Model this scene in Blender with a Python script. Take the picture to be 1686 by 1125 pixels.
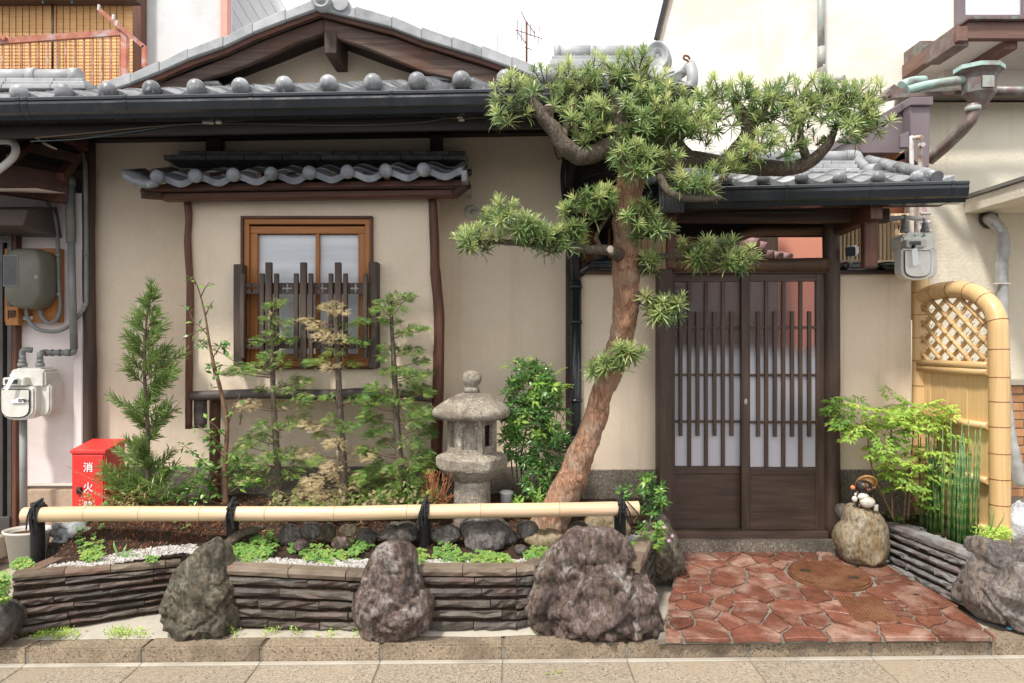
import bpy, bmesh, math, random
import numpy as np
from mathutils import Vector, Matrix, noise, Quaternion
for o in list(bpy.data.objects): bpy.data.objects.remove(o)
S = bpy.context.scene
C = S.collection
R = math.radians
PI = math.pi
rnd = random.Random(7)
U = rnd.uniform

# ---------------------------------------------------------------- camera, sky, sun, exposure
cam = bpy.data.cameras.new('camera'); camo = bpy.data.objects.new('camera', cam); C.objects.link(camo)
camo.location = (0, 0, 1.6); camo.rotation_euler = (R(90), 0, 0)
cam.sensor_width = 36; cam.lens = 36*1150/1686; cam.clip_start = .05; cam.clip_end = 900
S.camera = camo
w = bpy.data.worlds.new('World'); S.world = w; w.use_nodes = True
nt = w.node_tree; nt.nodes.clear()
def N(nt, t, **k):
    n = nt.nodes.new(t)
    for a, v in k.items(): setattr(n, a, v)
    return n
sky = N(nt, 'ShaderNodeTexSky', sky_type='NISHITA', sun_disc=False, sun_elevation=R(58), sun_rotation=R(205))
bg = N(nt, 'ShaderNodeBackground'); bg.inputs['Strength'].default_value = .13
wo = N(nt, 'ShaderNodeOutputWorld')
tc = N(nt, 'ShaderNodeTexCoord'); no = N(nt, 'ShaderNodeTexNoise'); no.inputs['Scale'].default_value = 2.1; no.inputs['Detail'].default_value = 7; no.inputs['Roughness'].default_value = .62
rp = N(nt, 'ShaderNodeValToRGB'); rp.color_ramp.elements[0].position = .36; rp.color_ramp.elements[1].position = .50
mx = N(nt, 'ShaderNodeMix', data_type='RGBA'); mx.inputs[7].default_value = (8.6, 8.6, 8.7, 1)
nt.links.new(tc.outputs['Generated'], no.inputs['Vector']); nt.links.new(no.outputs['Fac'], rp.inputs['Fac'])
nt.links.new(rp.outputs['Color'], mx.inputs[0]); nt.links.new(sky.outputs['Color'], mx.inputs[6])
nt.links.new(mx.outputs[2], bg.inputs['Color']); nt.links.new(bg.outputs[0], wo.inputs[0])
sun = bpy.data.lights.new('sun', 'SUN'); sun.energy = 3.1; sun.angle = R(6); sun.color = (1, .95, .87)
so = bpy.data.objects.new('sun', sun); C.objects.link(so)
sd = Vector((-.42, -.62, 1.15)).normalized()      # towards the sun
so.rotation_euler = sd.to_track_quat('Z', 'Y').to_euler()
S.render.engine = 'CYCLES'
S.view_settings.view_transform = 'Standard'; S.view_settings.look = 'None'; S.view_settings.gamma = 1
S.view_settings.use_curve_mapping = False; S.view_settings.exposure = .54

# ---------------------------------------------------------------- helpers
F = 1150.
def X(px, Y): return (px-843)*Y/F
def Z(py, Y): return 1.6+(562.5-py)*Y/F
def P(px, py, Y): return Vector((X(px, Y), Y, Z(py, Y)))
W = {}
class M:
    def __init__(s): s.v = []; s.f = []; s.sm = []; s.t = []
    def add(s, vs, fs, sm=False, t=0.):
        b = len(s.v); s.v.extend([tuple(v) for v in vs])
        s.f.extend([tuple(i+b for i in f) for f in fs]); s.sm.extend([sm]*len(fs)); s.t.extend([t]*len(fs)); return s
    def bb(s, x0, x1, y0, y1, z0, z1, t=0.):
        return s.add([(x0,y0,z0),(x1,y0,z0),(x1,y1,z0),(x0,y1,z0),(x0,y0,z1),(x1,y0,z1),(x1,y1,z1),(x0,y1,z1)],
              [(0,3,2,1),(4,5,6,7),(0,1,5,4),(1,2,6,5),(2,3,7,6),(3,0,4,7)], False, t)
    def bar(s, a, b, w, h, up=(0,0,1), t=0.):
        a = Vector(a); b = Vector(b); d = (b-a).normalized(); r = d.cross(Vector(up))
        if r.length < 1e-4: r = d.cross(Vector((0,1,0)))
        r.normalize(); u = r.cross(d).normalized(); r = r*w/2; u = u*h/2
        return s.add([a-r-u, a+r-u, a+r+u, a-r+u, b-r-u, b+r-u, b+r+u, b-r+u],
              [(0,1,2,3),(4,7,6,5),(0,4,5,1),(1,5,6,2),(2,6,7,3),(3,7,4,0)], False, t)
    def prism(s, poly, y0, y1, t=0.):           # poly: list of (x,z)
        n = len(poly); vs = [(x, y0, z) for x, z in poly]+[(x, y1, z) for x, z in poly]
        fs = [tuple(range(n)), tuple(range(2*n-1, n-1, -1))]+[(i, i+n, (i+1) % n+n, (i+1) % n) for i in range(n)]
        return s.add(vs, fs, False, t)
    def prismz(s, poly, z0, z1):
        n = len(poly); vs = [(x, y, z0) for x, y in poly]+[(x, y, z1) for x, y in poly]
        return s.add(vs, [tuple(range(n-1, -1, -1)), tuple(range(n, 2*n))]+[(i, (i+1) % n, (i+1) % n+n, i+n) for i in range(n)])
    def sweep(s, prof, a, b):                   # prof: (y,z) closed, swept from a to b
        n = len(prof); vs = [(a[0], a[1]+y, a[2]+z) for y, z in prof]+[(b[0], b[1]+y, b[2]+z) for y, z in prof]
        return s.add(vs, [tuple(range(n)), tuple(range(2*n-1, n-1, -1))]+[(i, i+n, (i+1) % n+n, (i+1) % n) for i in range(n)])
    def tube(s, pts, rad, n=8, caps=True, nz=0., ns=8., t=0., sq=1.):
        pts = [Vector(p) for p in pts]
        if not hasattr(rad, '__len__'): rad = [rad]*len(pts)
        vs = []; fs = []; up = None
        for i, p in enumerate(pts):
            d = (pts[min(i+1, len(pts)-1)]-pts[max(i-1, 0)])
            if d.length < 1e-9: d = Vector((0,0,1))
            d.normalize()
            if up is None:
                up = Vector((0,1,0)) if abs(d.y) < .9 else Vector((1,0,0))
            a = d.cross(up).normalized(); up = a.cross(d).normalized()
            for k in range(n):
                th = 2*PI*k/n; q = a*math.cos(th)+up*math.sin(th)*sq
                r = rad[i]
                if nz: r *= 1+nz*noise.noise((p+q*r)*ns)+nz*.5*noise.noise((p+q*r)*ns*2.7)
                vs.append(p+q*r)
        for i in range(len(pts)-1):
            for k in range(n):
                fs.append((i*n+k, i*n+(k+1) % n, (i+1)*n+(k+1) % n, (i+1)*n+k))
        s.add(vs, fs, True, t)
        if caps:
            b = len(s.v)-len(vs); m = len(pts)-1
            s.f.append(tuple(b+k for k in range(n-1, -1, -1))); s.f.append(tuple(b+m*n+k for k in range(n))); s.sm += [False]*2; s.t += [t]*2
        return s
    def lathe(s, prof, c, n=24, sm=True, ph=0., sx=1., sy=1.):   # prof (r,z)
        vs = []; fs = []
        for r, z in prof:
            for k in range(n):
                th = 2*PI*k/n+ph; vs.append((c[0]+r*math.cos(th)*sx, c[1]+r*math.sin(th)*sy, c[2]+z))
        for i in range(len(prof)-1):
            for k in range(n): fs.append((i*n+k, i*n+(k+1) % n, (i+1)*n+(k+1) % n, (i+1)*n+k))
        s.add(vs, fs, sm)
        b = len(s.v)-len(vs); m = len(prof)-1
        s.f.append(tuple(b+k for k in range(n-1, -1, -1))); s.f.append(tuple(b+m*n+k for k in range(n))); s.sm += [False]*2; s.t += [0]*2
        return s
    def ball(s, c, r, n=12, m=8, sx=1., sy=1., sz=1., rot=None, t=0.):
        vs = []; fs = []
        for i in range(m+1):
            ph = PI*i/m
            for k in range(n):
                th = 2*PI*k/n; q = Vector((math.sin(ph)*math.cos(th)*r*sx, math.sin(ph)*math.sin(th)*r*sy, math.cos(ph)*r*sz))
                if rot: q = rot @ q
                vs.append(Vector(c)+q)
        for i in range(m):
            for k in range(n): fs.append((i*n+k, (i+1)*n+k, (i+1)*n+(k+1) % n, i*n+(k+1) % n))
        return s.add(vs, fs, True, t)
    def leaf(s, p, d, nrm, L, w, t=0., bend=.15, fold=.12):
        d = d.normalized(); r = d.cross(nrm)
        if r.length < 1e-4: r = Vector((1,0,0))
        r.normalize(); n = r.cross(d).normalized()
        m = p+d*L*.5+n*fold*w; e = p+d*L-n*bend*L
        q = p+d*L*.45
        return s.add([p, q+r*w/2+n*bend*L*.2, e, q-r*w/2+n*bend*L*.2, m], [(0,1,4),(1,2,4),(2,3,4),(3,0,4)], False, t)
    def needle(s, p, d, nrm, L, w, t=0., bend=.2):
        d = d.normalized(); r = d.cross(nrm)
        if r.length < 1e-4: r = Vector((1,0,0))
        r.normalize(); n = r.cross(d).normalized()
        a = p+d*L*.35-n*bend*L*.04; b = p+d*L*.75-n*bend*L*.4; e = p+d*L*.97-n*bend*L
        return s.add([p-r*w*.2, p+r*w*.2, a+r*w*.5, a-r*w*.5, b+r*w*.42, b-r*w*.42, e], [(0,1,2,3),(3,2,4,5),(5,4,6)], False, t)
    def build(s, name, mat, parent=None, bevel=0., label=None, cat=None, kind=None, group=None, loc=None, local=False, seg=1, weld=False):
        me = bpy.data.meshes.new(name)
        vs = np.array(s.v, dtype=float)
        if parent is not None: off = Vector((0,0,0)) if local else W[parent]
        elif loc is not None: off = Vector(loc)
        else:
            lo = vs.min(0); hi = vs.max(0); off = Vector(((lo[0]+hi[0])/2, (lo[1]+hi[1])/2, lo[2]))
        vs = vs-np.array(off)
        me.from_pydata(vs.tolist(), [], s.f)
        me.polygons.foreach_set('use_smooth', s.sm)
        if any(s.t):
            a = me.attributes.new('tint', 'FLOAT', 'FACE'); a.data.foreach_set('value', s.t)
        if bevel or weld:
            bm = bmesh.new(); bm.from_mesh(me)
            if weld: bmesh.ops.remove_doubles(bm, verts=bm.verts, dist=1e-5)
            if bevel:
                ed = [e for e in bm.edges if len(e.link_faces) == 2 and e.calc_face_angle(0) > .5]
                bmesh.ops.bevel(bm, geom=ed, offset=bevel, segments=seg, affect='EDGES', clamp_overlap=True)
            bm.to_mesh(me); bm.free()
        me.materials.append(mat)
        o = bpy.data.objects.new(name, me); C.objects.link(o)
        if parent is not None: o.parent = parent; W[o] = W[parent].copy()
        else: o.location = off; W[o] = Vector(off)
        tag(o, label, cat, group, kind); return o
def tag(o, label=None, cat=None, group=None, kind=None):
    for k, v in (('label', label), ('category', cat), ('group', group), ('kind', kind)):
        if v: o[k] = v
    return o
def thing(name, loc, label, cat, group=None):
    o = bpy.data.objects.new(name, None); C.objects.link(o); o.location = loc; o.empty_display_size = .1
    W[o] = Vector(loc); return tag(o, label, cat, group)
def inst(me, name, parent, loc, rot=(0,0,0), sc=(1,1,1)):
    o = bpy.data.objects.new(name, me); C.objects.link(o); o.parent = parent
    o.location = Vector(loc)-W[parent]; o.rotation_euler = rot; o.scale = sc; W[o] = Vector(loc); return o
def proto(m, name, mat, bevel=0):
    o = m.build(name, mat, None, loc=(0,0,0), bevel=bevel); me = o.data; bpy.data.objects.remove(o); return me
def crom(pts, k=6):
    pts = [np.array(p, float) for p in pts]; out = []
    q = [2*pts[0]-pts[1]]+pts+[2*pts[-1]-pts[-2]]
    for i in range(1, len(q)-2):
        for j in range(k):
            t = j/k; a, b, c, d = q[i-1:i+3]
            out.append(.5*((2*b)+(-a+c)*t+(2*a-5*b+4*c-d)*t*t+(-a+3*b-3*c+d)*t**3))
    out.append(pts[-1]); return out

# ---------------------------------------------------------------- materials
def rgb(c): return (*c, 1)
def base_mat(name):
    m = bpy.data.materials.new(name); m.use_nodes = True; nt = m.node_tree
    return m, nt, nt.nodes['Principled BSDF']
def coords(nt, sc=(1,1,1), world=False, rand=True):
    tc = N(nt, 'ShaderNodeTexCoord'); mp = N(nt, 'ShaderNodeMapping'); mp.inputs['Scale'].default_value = sc
    nt.links.new(tc.outputs['Object'], mp.inputs['Vector'])
    if rand:
        oi = N(nt, 'ShaderNodeObjectInfo'); mu = N(nt, 'ShaderNodeMath', operation='MULTIPLY'); mu.inputs[1].default_value = 37
        nt.links.new(oi.outputs['Random'], mu.inputs[0]); nt.links.new(mu.outputs[0], mp.inputs['Location'])
    return mp.outputs[0]
def noi(nt, vec, scale, det=5, ro=.6, dist=0):
    n = N(nt, 'ShaderNodeTexNoise'); n.inputs['Scale'].default_value = scale; n.inputs['Detail'].default_value = det
    n.inputs['Roughness'].default_value = ro; n.inputs['Distortion'].default_value = dist
    nt.links.new(vec, n.inputs['Vector']); return n.outputs['Fac']
def ramp(nt, fac, stops, interp='LINEAR'):
    r = N(nt, 'ShaderNodeValToRGB'); cr = r.color_ramp; cr.interpolation = interp
    while len(cr.elements) < len(stops): cr.elements.new(.5)
    for e, (p, c) in zip(cr.elements, stops):
        e.position = p; e.color = rgb(c) if hasattr(c, '__len__') else (c, c, c, 1)
    nt.links.new(fac, r.inputs['Fac']); return r.outputs['Color']
def mix(nt, f, a, b, mode='MIX'):
    m = N(nt, 'ShaderNodeMix', data_type='RGBA', blend_type=mode)
    for i, v in ((0, f), (6, a), (7, b)):
        if hasattr(v, 'is_linked') or hasattr(v, 'links'): nt.links.new(v, m.inputs[i])
        elif i == 0: m.inputs[0].default_value = v
        else: m.inputs[i].default_value = rgb(v)
    return m.outputs[2]
def bump(nt, b, h, strength, dist=.01, prev=None):
    n = N(nt, 'ShaderNodeBump'); n.inputs['Strength'].default_value = strength; n.inputs['Distance'].default_value = dist
    nt.links.new(h, n.inputs['Height'])
    if prev: nt.links.new(prev, n.inputs['Normal'])
    if b: nt.links.new(n.outputs[0], b.inputs['Normal'])
    return n.outputs[0]
def setr(b, rough, metal=0, spec=.5):
    b.inputs['Roughness'].default_value = rough; b.inputs['Metallic'].default_value = metal; b.inputs['Specular IOR Level'].default_value = spec
def mat(name, c1, c2, scale=4, sc=(1,1,1), rough=.7, bs=60, bst=.3, bd=.004, rv=.15, stain=None, stscale=1.5, metal=0, spec=.4, det=6, speck=None):
    m, nt, b = base_mat(name); v = coords(nt, sc)
    col = mix(nt, ramp(nt, noi(nt, v, scale, det), [(.3, 0.), (.7, 1.)]), c1, c2)
    if speck:                                   # (colour, scale, threshold)
        col = mix(nt, ramp(nt, noi(nt, v, speck[1], 2, .5), [(speck[2], 0.), (speck[2]+.06, 1.)]), col, speck[0])
    if stain:
        col = mix(nt, ramp(nt, noi(nt, v, stscale, 6, .65, .4), [(.48, 0.), (.72, 1.)]), col, stain)
    if rv:
        oi = N(nt, 'ShaderNodeObjectInfo'); mr = N(nt, 'ShaderNodeMapRange'); mr.inputs[3].default_value = 1-rv; mr.inputs[4].default_value = 1+rv
        nt.links.new(oi.outputs['Random'], mr.inputs[0]); hs = N(nt, 'ShaderNodeHueSaturation')
        nt.links.new(mr.outputs[0], hs.inputs['Value']); nt.links.new(col, hs.inputs['Color']); col = hs.outputs['Color']
    nt.links.new(col, b.inputs['Base Color']); setr(b, rough, metal, spec)
    rr = ramp(nt, noi(nt, v, scale*2.3, 4), [(.3, max(0, rough-.15)), (.7, min(1, rough+.12))]); nt.links.new(rr, b.inputs['Roughness'])
    if bst: bump(nt, b, noi(nt, v, bs, 5, .7), bst, bd)
    return m
def leafmat(name, stops, trans=.3, rough=.42):
    m, nt, b = base_mat(name); a = N(nt, 'ShaderNodeAttribute', attribute_name='tint')
    col = ramp(nt, a.outputs['Fac'], stops); nt.links.new(col, b.inputs['Base Color']); setr(b, rough, 0, .5)
    t = N(nt, 'ShaderNodeBsdfTranslucent'); g = N(nt, 'ShaderNodeGamma'); g.inputs[1].default_value = .8
    nt.links.new(col, g.inputs[0]); nt.links.new(g.outputs[0], t.inputs['Color'])
    ms = N(nt, 'ShaderNodeMixShader'); ms.inputs[0].default_value = trans
    nt.links.new(b.outputs[0], ms.inputs[1]); nt.links.new(t.outputs[0], ms.inputs[2])
    nt.links.new(ms.outputs[0], nt.nodes['Material Output'].inputs['Surface']); return m
def wood(name, c1, c2, sc=(18,18,1.5), rough=.6, rv=.12, bst=.5, c3=None):
    m, nt, b = base_mat(name); v = coords(nt, sc)
    n1 = noi(nt, v, 1.6, 8, .65, .6)
    col = ramp(nt, n1, [(.28, c1), (.72, c2)])
    if c3: col = mix(nt, ramp(nt, noi(nt, coords(nt), 2.2, 5), [(.45, 0.), (.7, 1.)]), col, c3)
    oi = N(nt, 'ShaderNodeObjectInfo'); mr = N(nt, 'ShaderNodeMapRange'); mr.inputs[3].default_value = 1-rv; mr.inputs[4].default_value = 1+rv
    nt.links.new(oi.outputs['Random'], mr.inputs[0]); hs = N(nt, 'ShaderNodeHueSaturation')
    nt.links.new(mr.outputs[0], hs.inputs['Value']); nt.links.new(col, hs.inputs['Color']); nt.links.new(hs.outputs[0], b.inputs['Base Color'])
    setr(b, rough, 0, .35); bump(nt, b, n1, bst, .004); return m
def rockmat(name, stops, s=2.5, rough=.42, sat=1, vein=None, bst=1.):
    m, nt, b = base_mat(name); v = coords(nt, (1.5,1.5,.7))
    n1 = noi(nt, v, s*1.2, 10, .72, 1.3); col = ramp(nt, n1, stops)
    col = mix(nt, ramp(nt, noi(nt, v, s*2.1, 6, .7, 1.2), [(.5, 0.), (.62, .8)]), col, vein or stops[-1][1])
    n2 = noi(nt, v, 38, 6, .75); col = mix(nt, ramp(nt, n2, [(.38, .75), (.55, 0.)]), col, tuple(c*.3 for c in stops[0][1]))
    nt.links.new(col, b.inputs['Base Color']); setr(b, rough, 0, .5)
    nt.links.new(ramp(nt, noi(nt, v, 9, 5), [(.35, rough-.2), (.65, rough+.25)]), b.inputs['Roughness'])
    vo = N(nt, 'ShaderNodeTexVoronoi', feature='DISTANCE_TO_EDGE'); vo.inputs['Scale'].default_value = 7
    dv = N(nt, 'ShaderNodeMix', data_type='VECTOR'); dv.inputs[0].default_value = .12
    nn = N(nt, 'ShaderNodeTexNoise'); nn.inputs['Scale'].default_value = 5; nt.links.new(v, nn.inputs['Vector'])
    nt.links.new(v, dv.inputs[4]); nt.links.new(nn.outputs['Color'], dv.inputs[5]); nt.links.new(dv.outputs[1], vo.inputs['Vector'])
    p = bump(nt, None, ramp(nt, vo.outputs['Distance'], [(0, 0.), (.09, 1.)]), bst*.5, .012)
    p = bump(nt, None, noi(nt, v, 12, 10, .8, .8), bst, .035, p); bump(nt, b, n2, bst*.8, .010, p); return m

MT = {}
def stucco(name, a, b_, st, bs=120, bd=.006, drip=.5):
    m, nt, b = base_mat(name); v = coords(nt, rand=False)
    col = mix(nt, ramp(nt, noi(nt, v, 1.1, 7, .6), [(.3, 0.), (.7, 1.)]), a, b_)
    col = mix(nt, ramp(nt, noi(nt, v, .8, 7, .68, .5), [(.50, 0.), (.8, .75)]), col, st)
    col = mix(nt, ramp(nt, noi(nt, coords(nt, (9,9,.55), rand=False), 1., 6, .6), [(.54, 0.), (.8, drip)]), col, st)
    col = mix(nt, ramp(nt, noi(nt, v, 130, 3, .6), [(.33, .25), (.46, 0.)]), col, tuple(c*.8 for c in st))
    nt.links.new(col, b.inputs['Base Color']); setr(b, .92, 0, .12)
    p = bump(nt, None, noi(nt, v, bs, 5, .75), .7, bd); bump(nt, b, noi(nt, v, 9, 4, .6, .4), .35, .012, p); return m
MT['stucco'] = stucco('cream stucco', (.78,.64,.485), (.83,.70,.55), (.60,.475,.35), drip=.5)
MT['pinkstucco'] = mat('pale pink plaster', (.74,.65,.62), (.80,.72,.69), 1.2, rough=.9, bs=150, bst=.25, rv=0, stain=(.62,.54,.50), stscale=1.3, spec=.15)
MT['whitewall'] = mat('white stucco', (.80,.775,.72), (.85,.825,.775), .8, rough=.9, bs=40, bst=.5, bd=.008, rv=0, stain=(.66,.58,.46), stscale=.5, spec=.15)
MT['grayplaster'] = mat('grey white plaster', (.60,.61,.62), (.70,.71,.72), 1, rough=.9, bs=60, bst=.2, rv=0, stain=(.5,.5,.48), spec=.15)
MT['salmon'] = mat('salmon plaster', (.62,.27,.19), (.72,.33,.24), 1, rough=.9, bs=120, bst=.4, rv=0, spec=.1)
MT['plinth'] = mat('washed aggregate plinth', (.10,.082,.064), (.25,.205,.155), 70, rough=.8, bs=150, bst=.9, bd=.006, rv=0, speck=((.50,.45,.37), 110, .60), stain=(.055,.05,.045), stscale=2.2, det=3)
MT['beigeplinth'] = mat('beige aggregate plinth', (.36,.27,.19), (.48,.37,.27), 60, rough=.85, bs=150, bst=.5, rv=0)
MT['tile'] = mat('smoked roof tile', (.12,.124,.132), (.245,.25,.26), 9, rough=.4, bs=70, bst=.3, rv=.22, speck=((.46,.46,.43), 38, .64), stain=(.42,.43,.44), stscale=5, spec=.5)
MT['darktile'] = mat('dark weathered ridge tile', (.13,.125,.125), (.28,.275,.275), 12, rough=.6, bs=70, bst=.3, rv=.2)
MT['ridge'] = mat('pale ridge tile', (.28,.29,.295), (.45,.455,.46), 7, rough=.5, bs=60, bst=.2, rv=.15, stain=(.22,.23,.24), stscale=4)
MT['darkwood'] = wood('dark stained timber', (.030,.018,.013), (.085,.052,.038))
MT['darkwoodx'] = wood('dark stained beam', (.030,.017,.012), (.10,.055,.038), sc=(1.5,18,18))
MT['rakewood'] = wood('weathered gable board', (.022,.013,.010), (.16,.105,.08), sc=(1.3,22,34), c3=(.085,.032,.02), bst=1.)
MT['redwood'] = wood('reddish timber post', (.055,.022,.013), (.16,.065,.038), rough=.5)
MT['redwoodx'] = wood('reddish timber beam', (.04,.016,.010), (.13,.05,.03), sc=(1.5,18,18), rough=.5)
MT['doorwood'] = wood('brown lattice timber', (.050,.030,.021), (.118,.076,.055), rough=.5)
MT['doorwoodx'] = wood('brown lattice rail', (.050,.030,.021), (.118,.076,.055), sc=(1.5,18,18), rough=.5)
MT['lattice'] = wood('grey brown lattice', (.048,.032,.024), (.108,.076,.058))
MT['logx'] = wood('peeled log', (.07,.035,.017), (.20,.10,.05), sc=(1.2,14,14), rough=.5, c3=(.07,.045,.03))
MT['graylog'] = wood('weathered grey log', (.055,.042,.038), (.15,.12,.11), sc=(1.4,16,16), bst=.9)
MT['orangewood'] = wood('honey timber frame', (.28,.10,.025), (.46,.19,.055), rough=.45)
MT['orangewoodx'] = wood('honey timber rail', (.28,.10,.025), (.46,.19,.055), sc=(1.5,18,18), rough=.45)
MT['soffit'] = wood('smoke dark soffit board', (.012,.008,.006), (.035,.024,.019), sc=(1.5,18,18))
MT['gutter'] = mat('black plastic gutter', (.016,.018,.021), (.024,.027,.031), 3, rough=.24, bst=.0, rv=.05, spec=.5)
MT['pipe'] = mat('grey plastic pipe', (.20,.21,.20), (.27,.28,.27), 6, rough=.5, bst=.05, stain=(.14,.14,.13))
MT['whitepipe'] = mat('off white rusty pipe', (.55,.53,.49), (.68,.66,.62), 6, rough=.55, bst=.1, stain=(.36,.19,.09), stscale=7)
MT['meter'] = mat('off white meter enamel', (.62,.60,.54), (.74,.72,.66), 4, rough=.4, bst=.03, stain=(.5,.47,.4), stscale=5)
MT['elec'] = mat('olive grey meter cover', (.13,.13,.10), (.17,.165,.13), 5, rough=.5, bst=.1, rv=0)
MT['glassdark'] = mat('dark dial glass', (.03,.03,.035), (.09,.095,.10), 6, rough=.12, bst=0)
MT['red'] = mat('red painted steel', (.68,.035,.03), (.78,.055,.045), 3, rough=.38, bst=.04, rv=0, stain=(.50,.05,.04), stscale=4)
MT['white'] = mat('white paint', (.78,.78,.78), (.82,.82,.82), 5, rough=.5, bst=0, rv=0)
MT['black'] = mat('black twine', (.010,.010,.011), (.03,.03,.03), 30, rough=.8, bs=200, bst=.5)
MT['burnt'] = mat('charred post', (.008,.008,.008), (.022,.020,.019), 20, rough=.7, bs=80, bst=.9, sc=(1,1,.3))
MT['granite'] = mat('lichened granite', (.19,.155,.115), (.43,.375,.30), 40, rough=.85, bs=140, bst=.9, bd=.006, rv=.06, speck=((.62,.59,.54), 120, .60), stain=(.12,.095,.075), stscale=5)
MT['frog'] = mat('grey carved stone', (.24,.25,.255), (.33,.34,.34), 8, rough=.8, bs=120, bst=.4, rv=0, stain=(.15,.155,.16), stscale=9)
MT['concrete'] = mat('pale concrete', (.36,.32,.26), (.46,.42,.35), 3, rough=.85, bs=90, bst=.4, rv=.06, stain=(.24,.20,.15), stscale=2)
MT['aggregate'] = mat('washed aggregate gutter', (.22,.18,.13), (.46,.385,.29), 75, rough=.85, bs=120, bst=.9, bd=.006, rv=.07, speck=((.09,.075,.06), 95, .60), stain=(.34,.27,.19), stscale=2.5, det=3)
MT['kerb'] = mat('kerb aggregate', (.20,.15,.10), (.38,.30,.21), 80, rough=.8, bs=120, bst=.8, bd=.006, rv=.1, speck=((.06,.05,.04), 100, .60), stain=(.12,.09,.06), stscale=3, det=3)
MT['asphalt'] = mat('asphalt', (.04,.04,.042), (.075,.075,.075), 60, rough=.85, bs=150, bst=.8, rv=0)
MT['slate'] = mat('split slate', (.034,.028,.023), (.125,.105,.085), 7, rough=.5, bs=32, bst=.9, bd=.01, rv=.35, stain=(.095,.045,.036), stscale=3, det=8)
MT['slatecap'] = mat('slate cap stone', (.13,.098,.068), (.23,.18,.135), 6, rough=.6, bs=30, bst=.6, bd=.006, rv=.25, stain=(.19,.085,.06), stscale=2)
MT['grayslate'] = mat('grey split slate', (.17,.165,.16), (.33,.32,.31), 7, rough=.6, bs=30, bst=.9, bd=.01, rv=.25, stain=(.17,.11,.10), stscale=3, det=8)
MT['paver'] = mat('red porphyry paver', (.118,.044,.029), (.235,.088,.055), 13, rough=.27, bs=45, bst=.8, bd=.006, rv=.25, stain=(.40,.27,.21), stscale=3.9, det=9)
MT['mortar'] = mat('grey mortar', (.17,.15,.12), (.27,.24,.195), 20, rough=.85, bs=90, bst=.6, rv=0, stain=(.14,.11,.08), stscale=3)
MT['rust'] = mat('rusty iron', (.11,.040,.020), (.235,.095,.045), 14, rough=.6, bs=80, bst=.5, stain=(.28,.15,.08), stscale=5, metal=.2)
MT['rustrail'] = mat('rusty painted railing', (.33,.085,.045), (.50,.20,.13), 12, rough=.6, bst=.2, stain=(.52,.48,.50), stscale=8)
MT['soil'] = mat('dark damp soil', (.018,.011,.007), (.075,.042,.024), 25, rough=.9, bs=60, bst=1, bd=.02, rv=0)
MT['moss'] = mat('rusty moss mound', (.035,.016,.008), (.17,.075,.03), 26, rough=.95, bs=70, bst=1, bd=.02, rv=0, stain=(.15,.10,.02), stscale=4)
MT['gravel'] = mat('white gravel', (.46,.43,.40), (.70,.68,.65), 30, rough=.8, bs=60, bst=.3, rv=.2, stain=(.36,.30,.25), stscale=20)
MT['brick'] = mat('tan facing brick', (.36,.17,.075), (.50,.27,.13), 8, rough=.7, bs=60, bst=.3, rv=.2)
MT['copper'] = mat('verdigris copper', (.26,.42,.37), (.42,.55,.50), 9, rough=.6, bst=.1, stain=(.22,.15,.13), stscale=6)
MT['copperbrown'] = mat('brown copper', (.13,.085,.075), (.21,.15,.135), 8, rough=.45, bst=.1, stain=(.22,.30,.27), stscale=7, metal=.3)
MT['purple'] = mat('brown purple sheet metal', (.155,.12,.13), (.20,.16,.17), 3, rough=.45, bst=.05, rv=.05)
MT['orangebeam'] = wood('orange brown rafters', (.22,.07,.025), (.40,.15,.06), sc=(2,14,14))
MT['reed'] = wood('reed blind', (.55,.29,.11), (.84,.52,.24), sc=(3,3,90), rough=.8, bst=.8)
MT['duct'] = mat('foil duct', (.34,.34,.33), (.46,.46,.45), 14, rough=.45, bst=.3, stain=(.25,.25,.24), metal=.3)
MT['bag'] = mat('translucent rubbish bag', (.55,.58,.63), (.78,.79,.82), 9, rough=.25, bs=20, bst=1, bd=.03, stain=(.30,.30,.36), stscale=6)
MT['pot'] = mat('cream plastic pot', (.60,.56,.49), (.70,.66,.58), 4, rough=.45, bst=.02)
def barkmat(name, a, b_, c3, s=1):
    m, nt, b = base_mat(name); v = coords(nt, (1,1,.32)); v2 = coords(nt, (1,1,.22))
    n1 = noi(nt, v, 34*s, 8, .7, 1.4); col = ramp(nt, n1, [(.3, a), (.5, tuple((x+y)/2 for x, y in zip(a, b_))), (.68, b_)])
    col = mix(nt, ramp(nt, noi(nt, coords(nt), 7, 5, .6), [(.45, 0.), (.65, 1.)]), col, c3)
    nt.links.new(col, b.inputs['Base Color']); setr(b, .75, 0, .3)
    vo = N(nt, 'ShaderNodeTexVoronoi', feature='DISTANCE_TO_EDGE'); vo.inputs['Scale'].default_value = 42*s; nt.links.new(v2, vo.inputs['Vector'])
    p = bump(nt, None, ramp(nt, vo.outputs['Distance'], [(0, 0.), (.2, 1.)]), .5, .012)
    bump(nt, b, n1, 1., .02, p); return m
MT['bark'] = barkmat('flaking red bark', (.17,.080,.046), (.68,.38,.235), (.42,.29,.21))
MT['graybark'] = barkmat('grey brown bark', (.055,.042,.03), (.27,.21,.155), (.15,.12,.09), 1.3)
MT['twig'] = mat('brown twig', (.12,.065,.035), (.26,.15,.09), 20, rough=.8, bst=.4)
MT['mesh'] = mat('white frosted plastic', (.66,.66,.66), (.74,.74,.74), 4, rough=.4, bst=0)
def bamboo(name, c1, c2, ax=0, c3=None):
    sc = [30, 30, 30]; sc[ax] = 1.2
    m = wood(name, c1, c2, sc=tuple(sc), rough=.36, rv=.10, bst=.10, c3=c3); return m
MT['bamboo'] = bamboo('pale bamboo', (.58,.37,.22), (.80,.60,.42), 0, (.60,.47,.26))
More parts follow.
